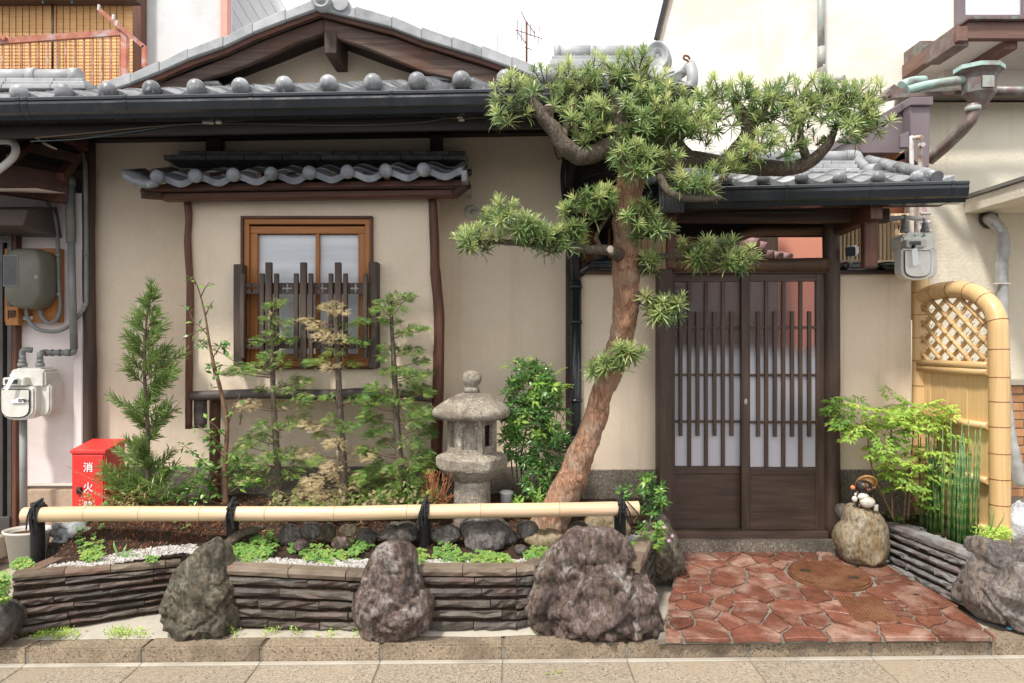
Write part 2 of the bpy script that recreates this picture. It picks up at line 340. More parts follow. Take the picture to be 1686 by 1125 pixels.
MT['bambooz'] = bamboo('yellow bamboo', (.58,.36,.155), (.74,.51,.26), 2)
MT['bambooy'] = bamboo('yellow bamboo rail', (.58,.36,.155), (.74,.51,.26), 1)
MT['oldbamboo'] = bamboo('old bamboo', (.40,.28,.15), (.58,.45,.28), 2)
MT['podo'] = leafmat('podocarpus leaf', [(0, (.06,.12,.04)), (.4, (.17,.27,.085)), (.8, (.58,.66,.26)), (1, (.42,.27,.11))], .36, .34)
MT['podoyoung'] = leafmat('young podocarpus leaf', [(0, (.08,.15,.035)), (.5, (.19,.30,.07)), (1, (.42,.50,.14))])
MT['cyp'] = leafmat('cypress spray', [(0, (.055,.13,.025)), (.35, (.13,.25,.045)), (.7, (.33,.42,.09)), (.82, (.42,.33,.16)), (1, (.62,.50,.31))], .3, .55)
MT['pieris'] = leafmat('glossy shrub leaf', [(0, (.04,.10,.022)), (.5, (.10,.24,.045)), (.8, (.30,.50,.08)), (1, (.38,.52,.09))], .25, .3)
MT['nandina'] = leafmat('nandina leaf', [(0, (.12,.27,.045)), (.5, (.34,.54,.08)), (1, (.60,.74,.15))], .4, .45)
MT['clover'] = leafmat('clover leaf', [(0, (.10,.24,.055)), (.5, (.20,.38,.09)), (1, (.42,.50,.12))], .35, .5)
MT['deadleaf'] = leafmat('dead leaf', [(0, (.14,.045,.02)), (.5, (.28,.10,.045)), (1, (.42,.25,.12))], .1, .8)
MT['rock_red'] = rockmat('reddish wet rock', [(.36, (.055,.040,.034)), (.46, (.17,.118,.10)), (.53, (.27,.185,.155)), (.62, (.50,.44,.40))], 3.2, .34, vein=(.16,.115,.07))
MT['rock_green'] = rockmat('greenish wet rock', [(.34, (.05,.046,.034)), (.45, (.13,.115,.08)), (.54, (.22,.195,.135)), (.64, (.40,.36,.27))], 3.4, .36, vein=(.17,.105,.055))
MT['rock_tan'] = rockmat('tan smooth rock', [(.25, (.17,.115,.055)), (.45, (.28,.21,.12)), (.6, (.38,.33,.24)), (.8, (.52,.47,.38))], 2.2, .55, bst=.4, vein=(.26,.16,.06))
MT['rock_gray'] = rockmat('grey rock', [(.33, (.08,.07,.065)), (.45, (.18,.16,.145)), (.55, (.28,.25,.23)), (.68, (.44,.40,.37))], 3, .5, vein=(.17,.13,.09))
MT['rock_violet'] = rockmat('violet grey rock', [(.33, (.07,.058,.054)), (.45, (.155,.13,.12)), (.56, (.25,.215,.195)), (.7, (.36,.31,.27))], 2.2, .5, vein=(.27,.20,.15), bst=.55)
MT['rock_dark'] = rockmat('dark rock', [(.33, (.045,.038,.033)), (.5, (.125,.105,.090)), (.65, (.27,.23,.195))], 3, .4)
def flat_mat(name, c, rough, trans=0, spec=.5):
    m, nt, b = base_mat(name); b.inputs['Base Color'].default_value = rgb(c); setr(b, rough, 0, spec); b.inputs['Transmission Weight'].default_value = trans; return m
def door_glass():
    m, nt, b = base_mat('half frosted door glass'); g = N(nt, 'ShaderNodeNewGeometry'); sp = N(nt, 'ShaderNodeSeparateXYZ')
    nt.links.new(g.outputs['Position'], sp.inputs[0])
    mr = N(nt, 'ShaderNodeMapRange', interpolation_type='SMOOTHSTEP'); nt.links.new(sp.outputs[2], mr.inputs[0])
    mr.inputs[1].default_value = 1.46; mr.inputs[2].default_value = 1.60; mr.inputs[3].default_value = .04; mr.inputs[4].default_value = .86
    b.inputs['Base Color'].default_value = (.55,.54,.57,1); setr(b, .22, 0, .5)
    t = N(nt, 'ShaderNodeBsdfTransparent'); t.inputs[0].default_value = (.80,.72,.70,1)
    ms = N(nt, 'ShaderNodeMixShader'); nt.links.new(mr.outputs[0], ms.inputs[0]); nt.links.new(b.outputs[0], ms.inputs[1]); nt.links.new(t.outputs[0], ms.inputs[2])
    nt.links.new(ms.outputs[0], nt.nodes['Material Output'].inputs['Surface']); return m
MT['doorglass'] = door_glass()
MT['winglass'] = mat('frosted window glass', (.56,.57,.60), (.78,.79,.81), 1.1, sc=(.5,1,10), rough=.2, bst=0, rv=0)
# ================================================================ STREET AND GROUND
def gs(x): return .0088*x
def sheet(name, x0, x1, y0, y1, z, mat, kind='structure', thick=0):
    m = M(); b = thick
    vs = [(x0,y0,z+gs(x0)),(x1,y0,z+gs(x1)),(x1,y1,z+gs(x1)),(x0,y1,z+gs(x0))]
    if b:
        vs += [(x,y,zz-b) for x,y,zz in vs]
        m.add(vs, [(0,1,2,3),(7,6,5,4),(0,4,5,1),(1,5,6,2),(2,6,7,3),(3,7,4,0)])
    else: m.add(vs, [(0,1,2,3)])
    return m.build(name, mat, loc=(0,0,0), kind=kind)
sheet('ground', -150, 150, -150, 250, -.006, MT['asphalt'])
JX = [X(p, 3.5) for p in (-150,44,235,430,627,828,1032,1232,1433,1630,1827)]
gut = sheet('street_gutter', -4, 4, 3.2, 3.5, -.002, MT['mortar'])
def slopebox(m, x0, x1, y0, y1, z0, z1):
    m.add([(x,y,z+gs(x)) for z in (z0,z1) for x,y in ((x0,y0),(x1,y0),(x1,y1),(x0,y1))],
          [(0,3,2,1),(4,5,6,7),(0,1,5,4),(1,2,6,5),(2,3,7,6),(3,0,4,7)])
for a, b in zip(JX[:-1], JX[1:]):
    m = M(); d = U(-.01,.01); slopebox(m, a+.003, b-.003, 3.22, 3.462, -.1, .004+U(0,.001)); m.build('gutter_slab', MT['aggregate'], gut, bevel=.004)
    m = M(); slopebox(m, a+.001, b-.001, 3.464, 3.497, -.1, .010); m.build('mortar_line', MT['concrete'], gut, bevel=.003)
kerb = sheet('kerb', -4, 4, 3.505, 3.70, .06, MT['mortar'], thick=.2)
for a, b in zip(JX[:-1], JX[1:]):
    m = M(); slopebox(m, a+.0015, b-.0015, 3.5, 3.655, -.1, .083+U(-.002,.002)); m.build('kerb_stone', MT['kerb'], kerb, bevel=.009, seg=2)
sheet('pavement', -8, 9, 3.66, 14, .078, MT['concrete'], thick=.2)
# uneven concrete fillet at the foot of the planter
m = M(); n = 60
for i in range(n+1):
    x = -3.2+i*3.95/n; y1 = 3.95 if x < -1.6 else 3.75
    yy = (3.60+.02*noise.noise((x*3,0,0)), 3.66, y1); zz = (.083, .100+.008*noise.noise((x*4,1,0)), .125 if x < -1.6 else .112)
    m.v += [(x, y, z+gs(x)) for y, z in zip(yy, zz)]
for i in range(n):
    for k in range(2):
        m.f.append((i*3+k, i*3+3+k, i*3+4+k, i*3+1+k)); m.sm.append(True); m.t.append(0)
m.build('concrete_apron', MT['concrete'], loc=(0,0,0), kind='structure')

# ---------------------------------------------------------------- rocks shaped from outlines
def rock_bm(poly, Y, dep, sub=5, amp=.10, ns=5., seed=0, sharp=.8):
    pts = [P(px, py, Y) for px, py in poly]
    cx = sum(p.x for p in pts)/len(pts); cz = sum(p.z for p in pts)/len(pts)
    an = sorted((math.atan2(p.z-cz, p.x-cx), math.hypot(p.x-cx, p.z-cz)) for p in pts)
    A = np.array([a for a, r in an]); Rr = np.array([r for a, r in an]); A = np.concatenate([A-2*PI, A, A+2*PI]); Rr = np.concatenate([Rr]*3)
    bm = bmesh.new(); bmesh.ops.create_icosphere(bm, subdivisions=sub, radius=1)
    rq = random.Random(seed*7+1); planes = []
    for i in range(16):
        a = rq.uniform(0, 2*PI); e = rq.uniform(.25, 1.0); planes.append((Vector((math.cos(a)*math.sqrt(1-e*e), -e, math.sin(a)*math.sqrt(1-e*e))), rq.uniform(.70,.90)))
    m = M(); Rm = Rr.mean(); so = Vector((seed*3.1, seed*1.7, seed*2.3))
    for v in bm.verts:
        c = v.co.copy(); sc0 = 1
        for pn, pd in planes:
            t_ = c.dot(pn)
            if t_ > pd: sc0 = min(sc0, pd/t_)
        c = Vector((c.x*(sc0*.25+.75), c.y*sc0, c.z*(sc0*.25+.75))); rho = math.hypot(c.x, c.z); th = math.atan2(c.z, c.x); r = float(np.interp(th, A, Rr))
        q = Vector((cx+r*rho**sharp*math.cos(th), Y+dep*c.y*(1-.25*max(0, c.z)), cz+r*rho**sharp*math.sin(th)))
        wq = q+Vector((noise.noise(q*4+so), noise.noise(q*4-so), noise.noise(q*4+so*3)))*.05
        k = noise.noise(wq*ns*.55+so*2)
        cd = noise.voronoi(wq*ns*.9+so)[0]; facet = cd[0]; ck = cd[1]-cd[0]
        rm = noise.ridged_multi_fractal(wq*ns*.9+so, 1.0, 2.1, 6, 1., 2.)
        cr = abs(noise.noise(wq*ns*.8-so)); cr2 = abs(noise.noise(Vector((wq.x, wq.y, wq.z*1.8+wq.x*.6))*ns*1.4+so*4))
        dv = amp*Rm*(.45*k-.03/amp*0+.5*(facet-.45)+.50*(rm-1.)-.55*max(0, .10-cr)*10*.6-.35*max(0, .07-cr2)*14*.5-.6*max(0, .12-ck)*3)
        if sub >= 5: dv += amp*Rm*.10*(noise.ridged_multi_fractal(wq*ns*4+so, 1., 2., 4, 1., 2.)-1)
        n = Vector((c.x, c.y*1.2, c.z)).normalized()
        edge = .3+.7*max(0, min(1, (1-rho)*4))
        m.v.append(tuple(q+n*dv*edge))
    m.f = [tuple(v.index for v in f.verts) for f in bm.faces]; m.sm = [True]*len(m.f); m.t = [0]*len(m.f); bm.free(); return m
def rock(poly, Y, dep, mt, label, name='rock', **k):
    g = k.pop('group', None)
    return rock_bm(poly, Y, dep, **k).build(name, MT[mt], label=label, cat='rock', group=g)
rock([(352,888),(370,900),(378,950),(385,990),(400,1030),(392,1049),(345,1046),(300,1052),(278,1025),(272,985),(285,950),(315,915)], 3.68, .15, 'rock_green', 'tall pointed greenish boulder set in the planter front, furthest left of the three', 'boulder', amp=.26, ns=6, seed=1, sharp=.55, sub=6)
rock([(618,900),(645,893),(682,897),(690,930),(700,965),(714,1000),(708,1030),(680,1048),(640,1060),(600,1054),(586,1030),(580,1005),(595,960),(605,920)], 3.60, .16, 'rock_red', 'reddish brown bell shaped boulder in the middle of the planter front', 'boulder', amp=.24, ns=5.5, seed=2, sharp=.6, sub=6)
rock([(922,886),(972,868),(1015,875),(1044,898),(1052,930),(1068,955),(1080,1000),(1088,1030),(1064,1060),(1000,1066),(905,1062),(886,1040),(862,1012),(868,975),(888,925)], 3.68, .22, 'rock_red', 'largest rugged purple brown boulder at the corner beside the red paving', 'boulder', amp=.30, ns=5, seed=4, sharp=.6, sub=6)
rock([(1400,830),(1425,830),(1455,858),(1462,890),(1457,930),(1430,940),(1400,932),(1382,908),(1377,880),(1390,858)], 4.50, .16, 'rock_tan', 'smooth tan boulder right of the gate, carrying the figurine', 'boulder', amp=.16, ns=3.2, seed=5, sharp=.65)
rock([(1618,888),(1650,895),(1686,898),(1760,905),(1760,1030),(1686,1036),(1640,1030),(1590,990),(1596,950),(1612,920)], 3.72, .24, 'rock_violet', 'grey violet boulder at the right edge ending the low slate wall', 'boulder', amp=.42, ns=3.2, seed=6, sharp=.45, sub=6)
rock([(1072,845),(1090,842),(1106,870),(1117,900),(1120,942),(1095,958),(1080,952),(1073,900)], 4.30, .10, 'rock_green', 'narrow mossy upright stone between planter corner and gate step', 'standing_stone', amp=.14, ns=7, seed=7)
rock([(-40,985),(5,988),(25,1000),(31,1025),(15,1052),(-40,1058)], 3.52, .14, 'rock_dark', 'round black boulder cut by the left edge of the photo', 'boulder', amp=.08, ns=4, seed=8)
rock([(1378,832),(1398,834),(1402,850),(1384,856),(1376,845)], 4.62, .06, 'rock_dark', 'small dark stone wedged between gate post and tan boulder', 'stone', amp=.1, sub=3, seed=9)
row = [(478,882,20,20,'rock_gray','grey stone behind the clover, leftmost of the edging stones'),
 (512,874,16,15,'rock_dark','dark slanted edging stone left of the tan pointed one'),
 (541,878,13,17,'rock_green','upright brown edging stone beside the small pinkish one'),
 (573,873,14,13,'rock_tan','small pinkish pointed edging stone on top of the row'),
 (604,887,21,17,'rock_gray','pale blue green round edging stone above the bell shaped boulder'),
 (655,881,38,13,'rock_dark','long flat edging stone with brown top, left of the third rail post'),
 (560,893,16,11,'rock_red','low reddish edging stone under the pinkish pointed one'),
 (735,882,26,17,'rock_dark','rounded dark edging stone right of the third rail post'),
 (805,882,50,28,'rock_gray','widest grey edging stone with hollow face below the lantern'),
 (868,873,20,16,'rock_dark','dark rough edging stone under the leaning trunk'),
 (895,887,35,14,'rock_tan','flat pale edging stone with dark top, behind the largest boulder'),
 (958,872,20,14,'rock_dark','small black lumpy stone behind the largest boulder'),
 (1000,871,40,26,'rock_tan','big smooth beige stone behind the last rail post'),
 (856,905,10,9,'rock_gray','little grey pebble stone on the white gravel'),
 (495,897,12,8,'rock_red','small brown stone at the edge of the white gravel')]
for i, (cx, cy, rx, ry, mt, lb) in enumerate(row):
    if cx in (512,735,868): mt = 'rock_gray'
    ry *= .92; a0 = U(0, 1); poly = [(cx+rx*math.cos(a)*U(.8,1.15), cy+ry*math.sin(a)*U(.8,1.15)) for a in [a0+k*2*PI/7+U(-.2,.2) for k in range(7)]]
    Yr = 4.05+(.03 if ry > 20 else 0)+(.12 if cx == 1000 else 0)-(.12 if ry < 11 else 0)
    rock(poly, Yr, max(.04, rx*.0025), mt, lb, 'stone', amp=.46, ns=9, seed=20+i, sub=4, sharp=.55, group='stones edging the soil behind the gravel')
# grey driftwood
m = M(); m.tube(crom([P(368,905,4.0),P(388,885,4.02),P(410,874,4.05),P(436,868,4.1)],4), [.03,.032,.028,.03,.03,.028,.026,.024,.024,.022,.02,.018,.015], 10, nz=.35, ns=25)
m.build('driftwood', MT['graybark'], label='gnarled grey driftwood lying behind the second rail post', cat='driftwood')

# ---------------------------------------------------------------- slate walls
def slab(m, a, b, z0, z1, dep, jit=.006, side=1, dz=0):
    a = Vector(a); b = Vector(b); L = (b-a).length; d = (b-a)/L; nrm = Vector((d.y, -d.x))*side
    nx = 5; so = Vector((U(0,99), U(0,99), U(0,99))); vs = []
    for i in range(nx+1):
        t = i/nx; p = a+d*L*t
        def q(o, z, k):
            j = jit*noise.noise(Vector((t*L*22, k*2.7, 0))+so)*1.6; e = .22*jit*noise.noise(Vector((t*L*16, k*3.3, 5))+so)
            c = p+nrm*(o+j); return (c.x, c.y, z+e+dz*(t-.5))
        vs += [q(-.004, z0, 0), q(.003, (z0+z1)/2, 1), q(-.002, z1, 2), (p.x-nrm.x*dep, p.y-nrm.y*dep, z1+dz*(t-.5)), (p.x-nrm.x*dep, p.y-nrm.y*dep, z0+dz*(t-.5))]
    fs = []
    for i in range(nx):
        for k in range(5): fs.append((i*5+k, (i+1)*5+k, (i+1)*5+(k+1) % 5, i*5+(k+1) % 5))
    fs.append((4,3,2,1,0)); fs.append(tuple(nx*5+k for k in range(5))); m.add(vs, fs)
def slate_wall(root, path, zt0, zt1, zb0, zb1, cap, courses, mt, capmt, dep=.05, capdep=.085, lens=(.18,.46), side=1):
    # path: plan polyline; top and bottom heights interpolate from the first to the last point
    pts = [Vector(p) for p in path]; cum = [0]
    for p, q in zip(pts[:-1], pts[1:]): cum.append(cum[-1]+(q-p).length)
    T = cum[-1]
    def at(s):
        for i in range(len(pts)-1):
            if s <= cum[i+1]+1e-9: return pts[i].lerp(pts[i+1], (s-cum[i])/(cum[i+1]-cum[i]))
        return pts[-1]
    for c in range(courses+1):
        s = 0
        while s < T-.01:
            l = U(*lens); l = l if c else U(.2,.42)
            e = min(T, s+l)
            for kn in cum[1:-1]:
                if s+.02 < kn < e+.05: e = kn
            if T-e < .07: e = T
            mid = (s+e)/2/T; zt = zt0+(zt1-zt0)*mid; zb = zb0+(zb1-zb0)*mid
            if c == 0: z1 = zt; z0 = zt-cap
            else:
                h = (zt-cap-zb)/courses; z1 = zt-cap-(c-1)*h-.010+U(-.003,.003); z0 = z1-h+.019+U(-.004,.006)
            A = at(s+.0015); B = at(e-.0015)
            m = M(); off = (U(-.006,.006)*(1 if mt == 'slate' else .4)) if c else 0.004
            n = Vector(((B-A).y, -(B-A).x)).normalized()*side
            slab(m, A+n*off, B+n*off, z0, z1, capdep if c == 0 else dep, .012 if c else .005, side, ((zt1-zt0)*(1-c/(courses+1))+(zb1-zb0)*c/(courses+1))*(e-s)/T)
            m.build('slate', MT[capmt if c == 0 else mt], root, bevel=.0015)
            s = e
    for p, q in zip(pts[:-1], pts[1:]):                  # recessed core, its dark colour stands in for shade deep in the joints
        d = (q-p).normalized(); n = Vector((d.y, -d.x))*side
        m = M(); a = p-n*.022; b = q-n*.022; c_ = q-n*.075; e_ = p-n*.075
        m.prismz([tuple(a), tuple(b), tuple(c_), tuple(e_)] if side > 0 else [tuple(e_), tuple(c_), tuple(b), tuple(a)], min(zb0,zb1)-.1, min(zt0,zt1)-.03); m.build('core', MT['soil'], root)
pl = thing('stone_planter', (-1.1, 3.8, .08), 'long raised planter of stacked brown slate running along the street', 'planter')
slate_wall(pl, [(X(20,3.58),3.58),(X(295,3.86),3.88)], .405,.385,.085,.12, .034, 6, 'slate','slatecap')
slate_wall(pl, [(X(368,3.68),3.66),(X(608,3.62),3.63)], .425,.395,.09,.09, .045, 5, 'slate','slatecap')
slate_wall(pl, [(X(690,3.64),3.63),(X(850,3.63),3.63),(X(880,3.66),3.66),(X(900,3.72),3.76)], .425,.425,.09,.09, .045, 5, 'slate','slatecap')
slate_wall(pl, [(.66,3.62),(.86,4.22)], .45,.45,.09,.1, .05, 5, 'slate','slatecap', capdep=.075)
slate_wall(pl, [(X(30,3.58),4.3),(X(26,3.62),3.66)], .405,.405,.085,.085, .034, 7, 'slate','slatecap')
pr = thing('stone_planter', (2.5, 4.1, .12), 'low planter of stacked grey slate receding along the right of the paving', 'planter')
slate_wall(pr, [(2.475,4.62),(2.495,3.76)], .405,.455,.10,.13, .05, 5, 'grayslate','grayslate', capdep=.08, side=1, lens=(.2,.5))

# ---------------------------------------------------------------- soil
def hs(x, y):
    z = .375+.12*(y-3.7)
    z += .15*math.exp(-((x+2.28)/.55)**2-((y-4.28)/.26)**2)
    if y > 3.98: z += .025*noise.noise((x*6, y*6, 0))+.012*noise.noise((x*19, y*19, 3))
    return z
def grid(x0, x1, y0, y1, nx, ny, f, cond=None):
    m = M(); 
    for j in range(ny+1):
        for i in range(nx+1):
            x = x0+(x1-x0)*i/nx; y = y0+(y1-y0)*j/ny; m.v.append((x, y, f(x, y)))
    for j in range(ny):
        for i in range(nx):
            a = j*(nx+1)+i; xc = x0+(x1-x0)*(i+.5)/nx; yc = y0+(y1-y0)*(j+.5)/ny
            if cond is None or cond(xc, yc): m.f.append((a, a+1, a+nx+2, a+nx+1)); m.sm.append(True); m.t.append(0)
    return m
def front(x):  # y of the back of the planter wall
    if x < X(295,3.86): return np.interp(x, [X(20,3.58), X(295,3.86)], [3.64, 3.93])
    if x < -1.5: return np.interp(x, [X(295,3.86), -1.62, -1.5], [3.93, 3.86, 3.69])
    return 3.69
def inpl(x, y): return y > front(x)-.02 and x > -2.55 and x < .62+.2*(y-3.62)/.6*1.0
grid(-2.6, .9, 3.6, 4.95, 130, 60, hs, lambda x, y: inpl(x, y)).build('soil', MT['soil'], loc=(0,0,0), kind='structure')
def hr(x, y): return .37+.02*noise.noise((x*8, y*8, 0))+.02*(y-4.2)
grid(2.50, 2.93, 3.8, 4.93, 20, 40, lambda x, y: hr(x, y)+.012, None).build('soil', MT['soil'], loc=(0,0,0), kind='structure')
# moss mound: fibres over the soil
m = M()
for i in range(9000):
    x = -2.28+rnd.gauss(0,.42); y = 4.16+rnd.gauss(0,.17)
    if not inpl(x, y) or y < front(x)+.10 or x > -1.15 or y > 4.7: continue
    p = Vector((x, y, hs(x, y)-.004)); m.leaf(p, Vector((U(-1,1),U(-1,1),U(.2,1.1))), Vector((0,0,1)), U(.012,.034), U(.003,.007), U(.0,.62) if rnd.random()<.93 else U(.7,1))
m.build('moss_fibres', MT['deadleaf'], kind='stuff', label='rusty brown dried moss covering the mound behind the bamboo rail', cat='moss')
m = M()
for i in range(3800):
    x = U(-2.0,.85); y = U(4.0,4.85)
    if not inpl(x, y): continue
    p = Vector((x, y, hs(x, y)+.003)); m.leaf(p, Vector((U(-1,1),U(-1,1),U(-.1,.5))), Vector((0,0,1)), U(.012,.035), U(.005,.012), U(0,1))
m.build('leaf_litter', MT['deadleaf'], kind='stuff', label='brown leaf litter scattered on the planter soil', cat='litter')
# white gravel
def gw(x): return (.15 if x > -1.6 else .085)+.04*noise.noise((x*2.5, 7, 0))
grid(-2.55, .8, 3.6, 4.3, 160, 40, lambda x, y: hs(x, y)+.008, lambda x, y: inpl(x, y) and y < front(x)+gw(x)+(.35 if x > .45 else 0)).build('gravel_strip', MT['concrete'], loc=(0,0,0), kind='structure')
ico = [(0,0,1)]+[(.894*math.cos(k*2*PI/5), .894*math.sin(k*2*PI/5), .447) for k in range(5)]+[(.894*math.cos((k+.5)*2*PI/5), .894*math.sin((k+.5)*2*PI/5), -.447) for k in range(5)]+[(0,0,-1)]
icof = [(0,1+k,1+(k+1) % 5) for k in range(5)]+[(1+k,6+k,1+(k+1) % 5) for k in range(5)]+[(1+(k+1) % 5,6+k,6+(k+1) % 5) for k in range(5)]+[(6+k,11,6+(k+1) % 5) for k in range(5)]
def pebble(m, p, r, t=0):
    q = Quaternion((U(-1,1),U(-1,1),U(-1,1),U(-1,1))).normalized(); s = (U(.6,1.3),U(.6,1.3),U(.5,.9))
    m.add([Vector(p)+q @ Vector((v[0]*r*s[0]*U(.8,1.15), v[1]*r*s[1], v[2]*r*s[2])) for v in ico], icof, False, t)
m = M(); n = 0
while n < 8500:
    x = U(-2.55,.8); y = U(3.6,4.3)
    if not (inpl(x, y) and y < front(x)+gw(x)+(.35 if x > .45 else 0)): continue
    pebble(m, (x, y, hs(x, y)+.011), U(.004,.0095)); n += 1
for i in range(1100):
    x = 2.50+abs(rnd.gauss(0,.045)); y = U(3.8,4.6); pebble(m, (x+.06, y, hr(x, y)+.016), U(.003,.006))
m.build('gravel', MT['gravel'], kind='stuff', label='white gravel strewn along the front of the planter', cat='gravel')

# ---------------------------------------------------------------- crazy paving
FL = (X(1078,3.46),3.46); FR = (X(1652,3.46),3.46); BR = (2.44,4.60); BL = (X(1108,4.70),4.70); BR2 = (X(1390,4.7),4.70)
def zp(x, y): return .125+gs(x)*.5+.045*(y-3.46)
region = [FL, FR, (2.42,3.80), BR, BR2, BL, (X(1085,3.9)+.06,3.95)]
pav = M(); inner = [(x+(.02 if x < 1.5 else -.02), y+(.02 if y < 3.6 else 0)) for x, y in region]
n = len(region)
vs = [(x, y, zp(x, y)-.012) for x, y in inner]+[(x, y, .0845+gs(x)) for x, y in inner]
pav.add(vs, [tuple(range(n))]+[(i+n, (i+1) % n+n, (i+1) % n, i) for i in range(n)])
pavo = pav.build('paving', MT['mortar'], loc=(0,0,0), kind='structure')
def clip(poly, p, nrm):
    out = []; k = len(poly)
    for i in range(k):
        a = poly[i]; b = poly[(i+1) % k]; da = (a-p).dot(nrm); db = (b-p).dot(nrm)
        if da <= 0: out.append(a)
        if (da < 0) != (db < 0) and abs(da-db) > 1e-12: out.append(a+(b-a)*(da/(da-db)))
    return out
def pix(px, py, z=.15):
    Y = (1.6-z)*F/(py-562.5); return Vector((X(px, Y), Y))
mh = pix(1365,948,.165); MR = .235
holes = [[pix(1374,985), pix(1448,985), pix(1484,1021), pix(1410,1022)], [pix(1450,968), pix(1508,962), pix(1578,999), pix(1504,1004)]]
seeds = []
rs = random.Random(11)
for t in range(4000):
    q = Vector((rs.uniform(.66,2.6), rs.uniform(3.42,4.75)))
    dm = max(.075, .135+.16*noise.noise((q.x*4, q.y*4, 2))) if q.y > 3.62 else .17
    if q.y < 3.62: q.y = 3.545
    if (q-mh).length < MR+.03: continue
    if any((q-s).length < dm for s in seeds): continue
    seeds.append(q)
regc = [Vector(p) for p in region]
for q in seeds:
    poly = [q+Vector(v) for v in ((-.5,-.5),(.5,-.5),(.5,.5),(-.5,.5))]
    for s in seeds:
        if s is q or (s-q).length > 1: continue
        poly = clip(poly, (s+q)/2, (s-q).normalized())
        if len(poly) < 3: break
    for i in range(len(regc)):
        a = regc[i]; b = regc[(i+1) % len(regc)]; d = (b-a).normalized(); nn = Vector((d.y, -d.x))
        if len(poly) >= 3: poly = clip(poly, a, nn)
    if len(poly) < 3: continue
    d = (mh-q).normalized(); poly = clip(poly, mh-d*(MR+.012), d)
    for h in holes:
        k = len(h); best = None
        for i in range(k):
            a = h[i]; b = h[(i+1) % k]; d = (b-a).normalized(); nn = Vector((d.y, -d.x)); s_ = (q-a).dot(nn)
            if best is None or s_ > best[0]: best = (s_, a, nn)
        if best[0] < -.005: poly = []; break
        poly = clip(poly, best[1]+best[2]*.004, -best[2])
        if len(poly) < 3: break
    if len(poly) < 3: continue
    # inset for the joint
    c = sum(poly, Vector((0,0)))/len(poly); ins = []; k = len(poly)
    p2 = poly
    for i in range(k):
        a = poly[i]; b = poly[(i+1) % k]
        if (b-a).length < 1e-5: continue
        d = (b-a).normalized(); nn = Vector((d.y, -d.x)); onf = abs(a.y-3.46) < .01 and abs(b.y-3.46) < .01
        p2 = clip(p2, a-nn*(-.006 if onf else rs.uniform(.004,.010)), nn) if not onf else p2
        if len(p2) < 3: break
    if len(p2) < 3: continue
    ar = abs(sum(p2[i].x*p2[(i+1) % len(p2)].y-p2[(i+1) % len(p2)].x*p2[i].y for i in range(len(p2))))/2
    if ar < .0006: continue
    p2 = [p for i, p in enumerate(p2) if (p-p2[i-1]).length > .004]
    # soften corners, wobble
    out = []; k = len(p2)
    for i in range(k):
        a, b, e = p2[i-1], p2[i], p2[(i+1) % k]; r1 = min(.012, (a-b).length*.3); r2 = min(.012, (e-b).length*.3)
        out += [b+(a-b).normalized()*r1, b+(e-b).normalized()*r2]
        dd = (e-b); nn_ = Vector((dd.y, -dd.x)); out += [b+dd*.35+nn_*rs.uniform(-.05,.03), b+dd*.68+nn_*rs.uniform(-.05,.03)]
    if len(out) < 5: continue
    m = M(); dz = rs.uniform(-.0015,.003)
    k = len(out); m.add([(p.x, p.y, zp(p.x, p.y)-.022) for p in out]+[(p.x, p.y, zp(p.x, p.y)+dz) for p in out], [tuple(range(k-1,-1,-1)), tuple(range(k, 2*k))]+[(i, (i+1) % k, (i+1) % k+k, i+k) for i in range(k)])
    m.build('paving_stone', MT['paver'], pavo, bevel=.004)
mo = thing('manhole_cover', (mh.x, mh.y, zp(*mh)), 'round rusty iron manhole cover set in the red paving', 'manhole cover')
def tilt(m, c):       # lay a flat mesh built at z=0 on the sloping paving
    m.v = [(x, y, z+zp(x, y)) for x, y, z in m.v]; return m
m = M(); m.lathe([(.001,.004),(.20,.004),(.222,.006),(.224,-.02)], (mh.x, mh.y, 0), 48, False); tilt(m, mh).build('lid', MT['rust'], mo)
m = M(); 
for k in range(48):
    a = 2*PI*k/48; b = 2*PI*(k+1)/48; m.add([(mh.x+r*math.cos(t), mh.y+r*math.sin(t), z) for t in (a, b) for r, z in ((.227,-.02),(.227,.003),(.239,.003),(.239,-.02))], [(0,1,5,4),(1,2,6,5),(2,3,7,6)])
tilt(m, mh).build('rim', MT['rust'], mo)
m = M()
for i in range(-7, 8):
    for j in range(-7, 8):
        if math.hypot(i, j) < 6.8: m.bb(mh.x+i*.029-.009, mh.x+i*.029+.009, mh.y+j*.029-.003, mh.y+j*.029+.003, .004, .0065)
tilt(m, mh).build('tread', MT['rust'], mo)
for sx in (-1, 1):
    m = M(); m.lathe([(.001,.0075),(.018,.0075),(.024,.005)], (mh.x+sx*.12, mh.y-sx*.06, 0), 12, False, sx=1.5); tilt(m, mh).build('lifting_eye', MT['soil'], mo)
h = holes[0]; gr = thing('drain_grate', (*((h[0]+h[2])/2), zp(*((h[0]+h[2])/2))), 'small square brown drain grate in the red paving', 'drain grate')
def quad(h, u, v): return h[0].lerp(h[1], u).lerp(h[3].lerp(h[2], u), v)
m = M()
for i in range(13):
    u = i/12*.94+.01; a = quad(h,u,0.02); b = quad(h,u+.035,.02); c = quad(h,u+.035,.98); d = quad(h,u,.98); m.prismz([tuple(p) for p in (a,b,c,d)][::-1], -.01, .004)
tilt(m, 0).build('bar', MT['rust'], gr)
m = M()
for i in range(13):
    u = i/12*.94+.01; a = quad(h,.02,u); b = quad(h,.98,u); c = quad(h,.98,u+.035); d = quad(h,.02,u+.035); m.prismz([tuple(p) for p in (a,b,c,d)][::-1], -.01, .0048)
tilt(m, 0).build('cross_bar', MT['rust'], gr)
m = M(); m.add([(*p, -.009) for p in h], [(0,1,2,3)]); tilt(m, 0).build('pit', MT['soil'], gr)
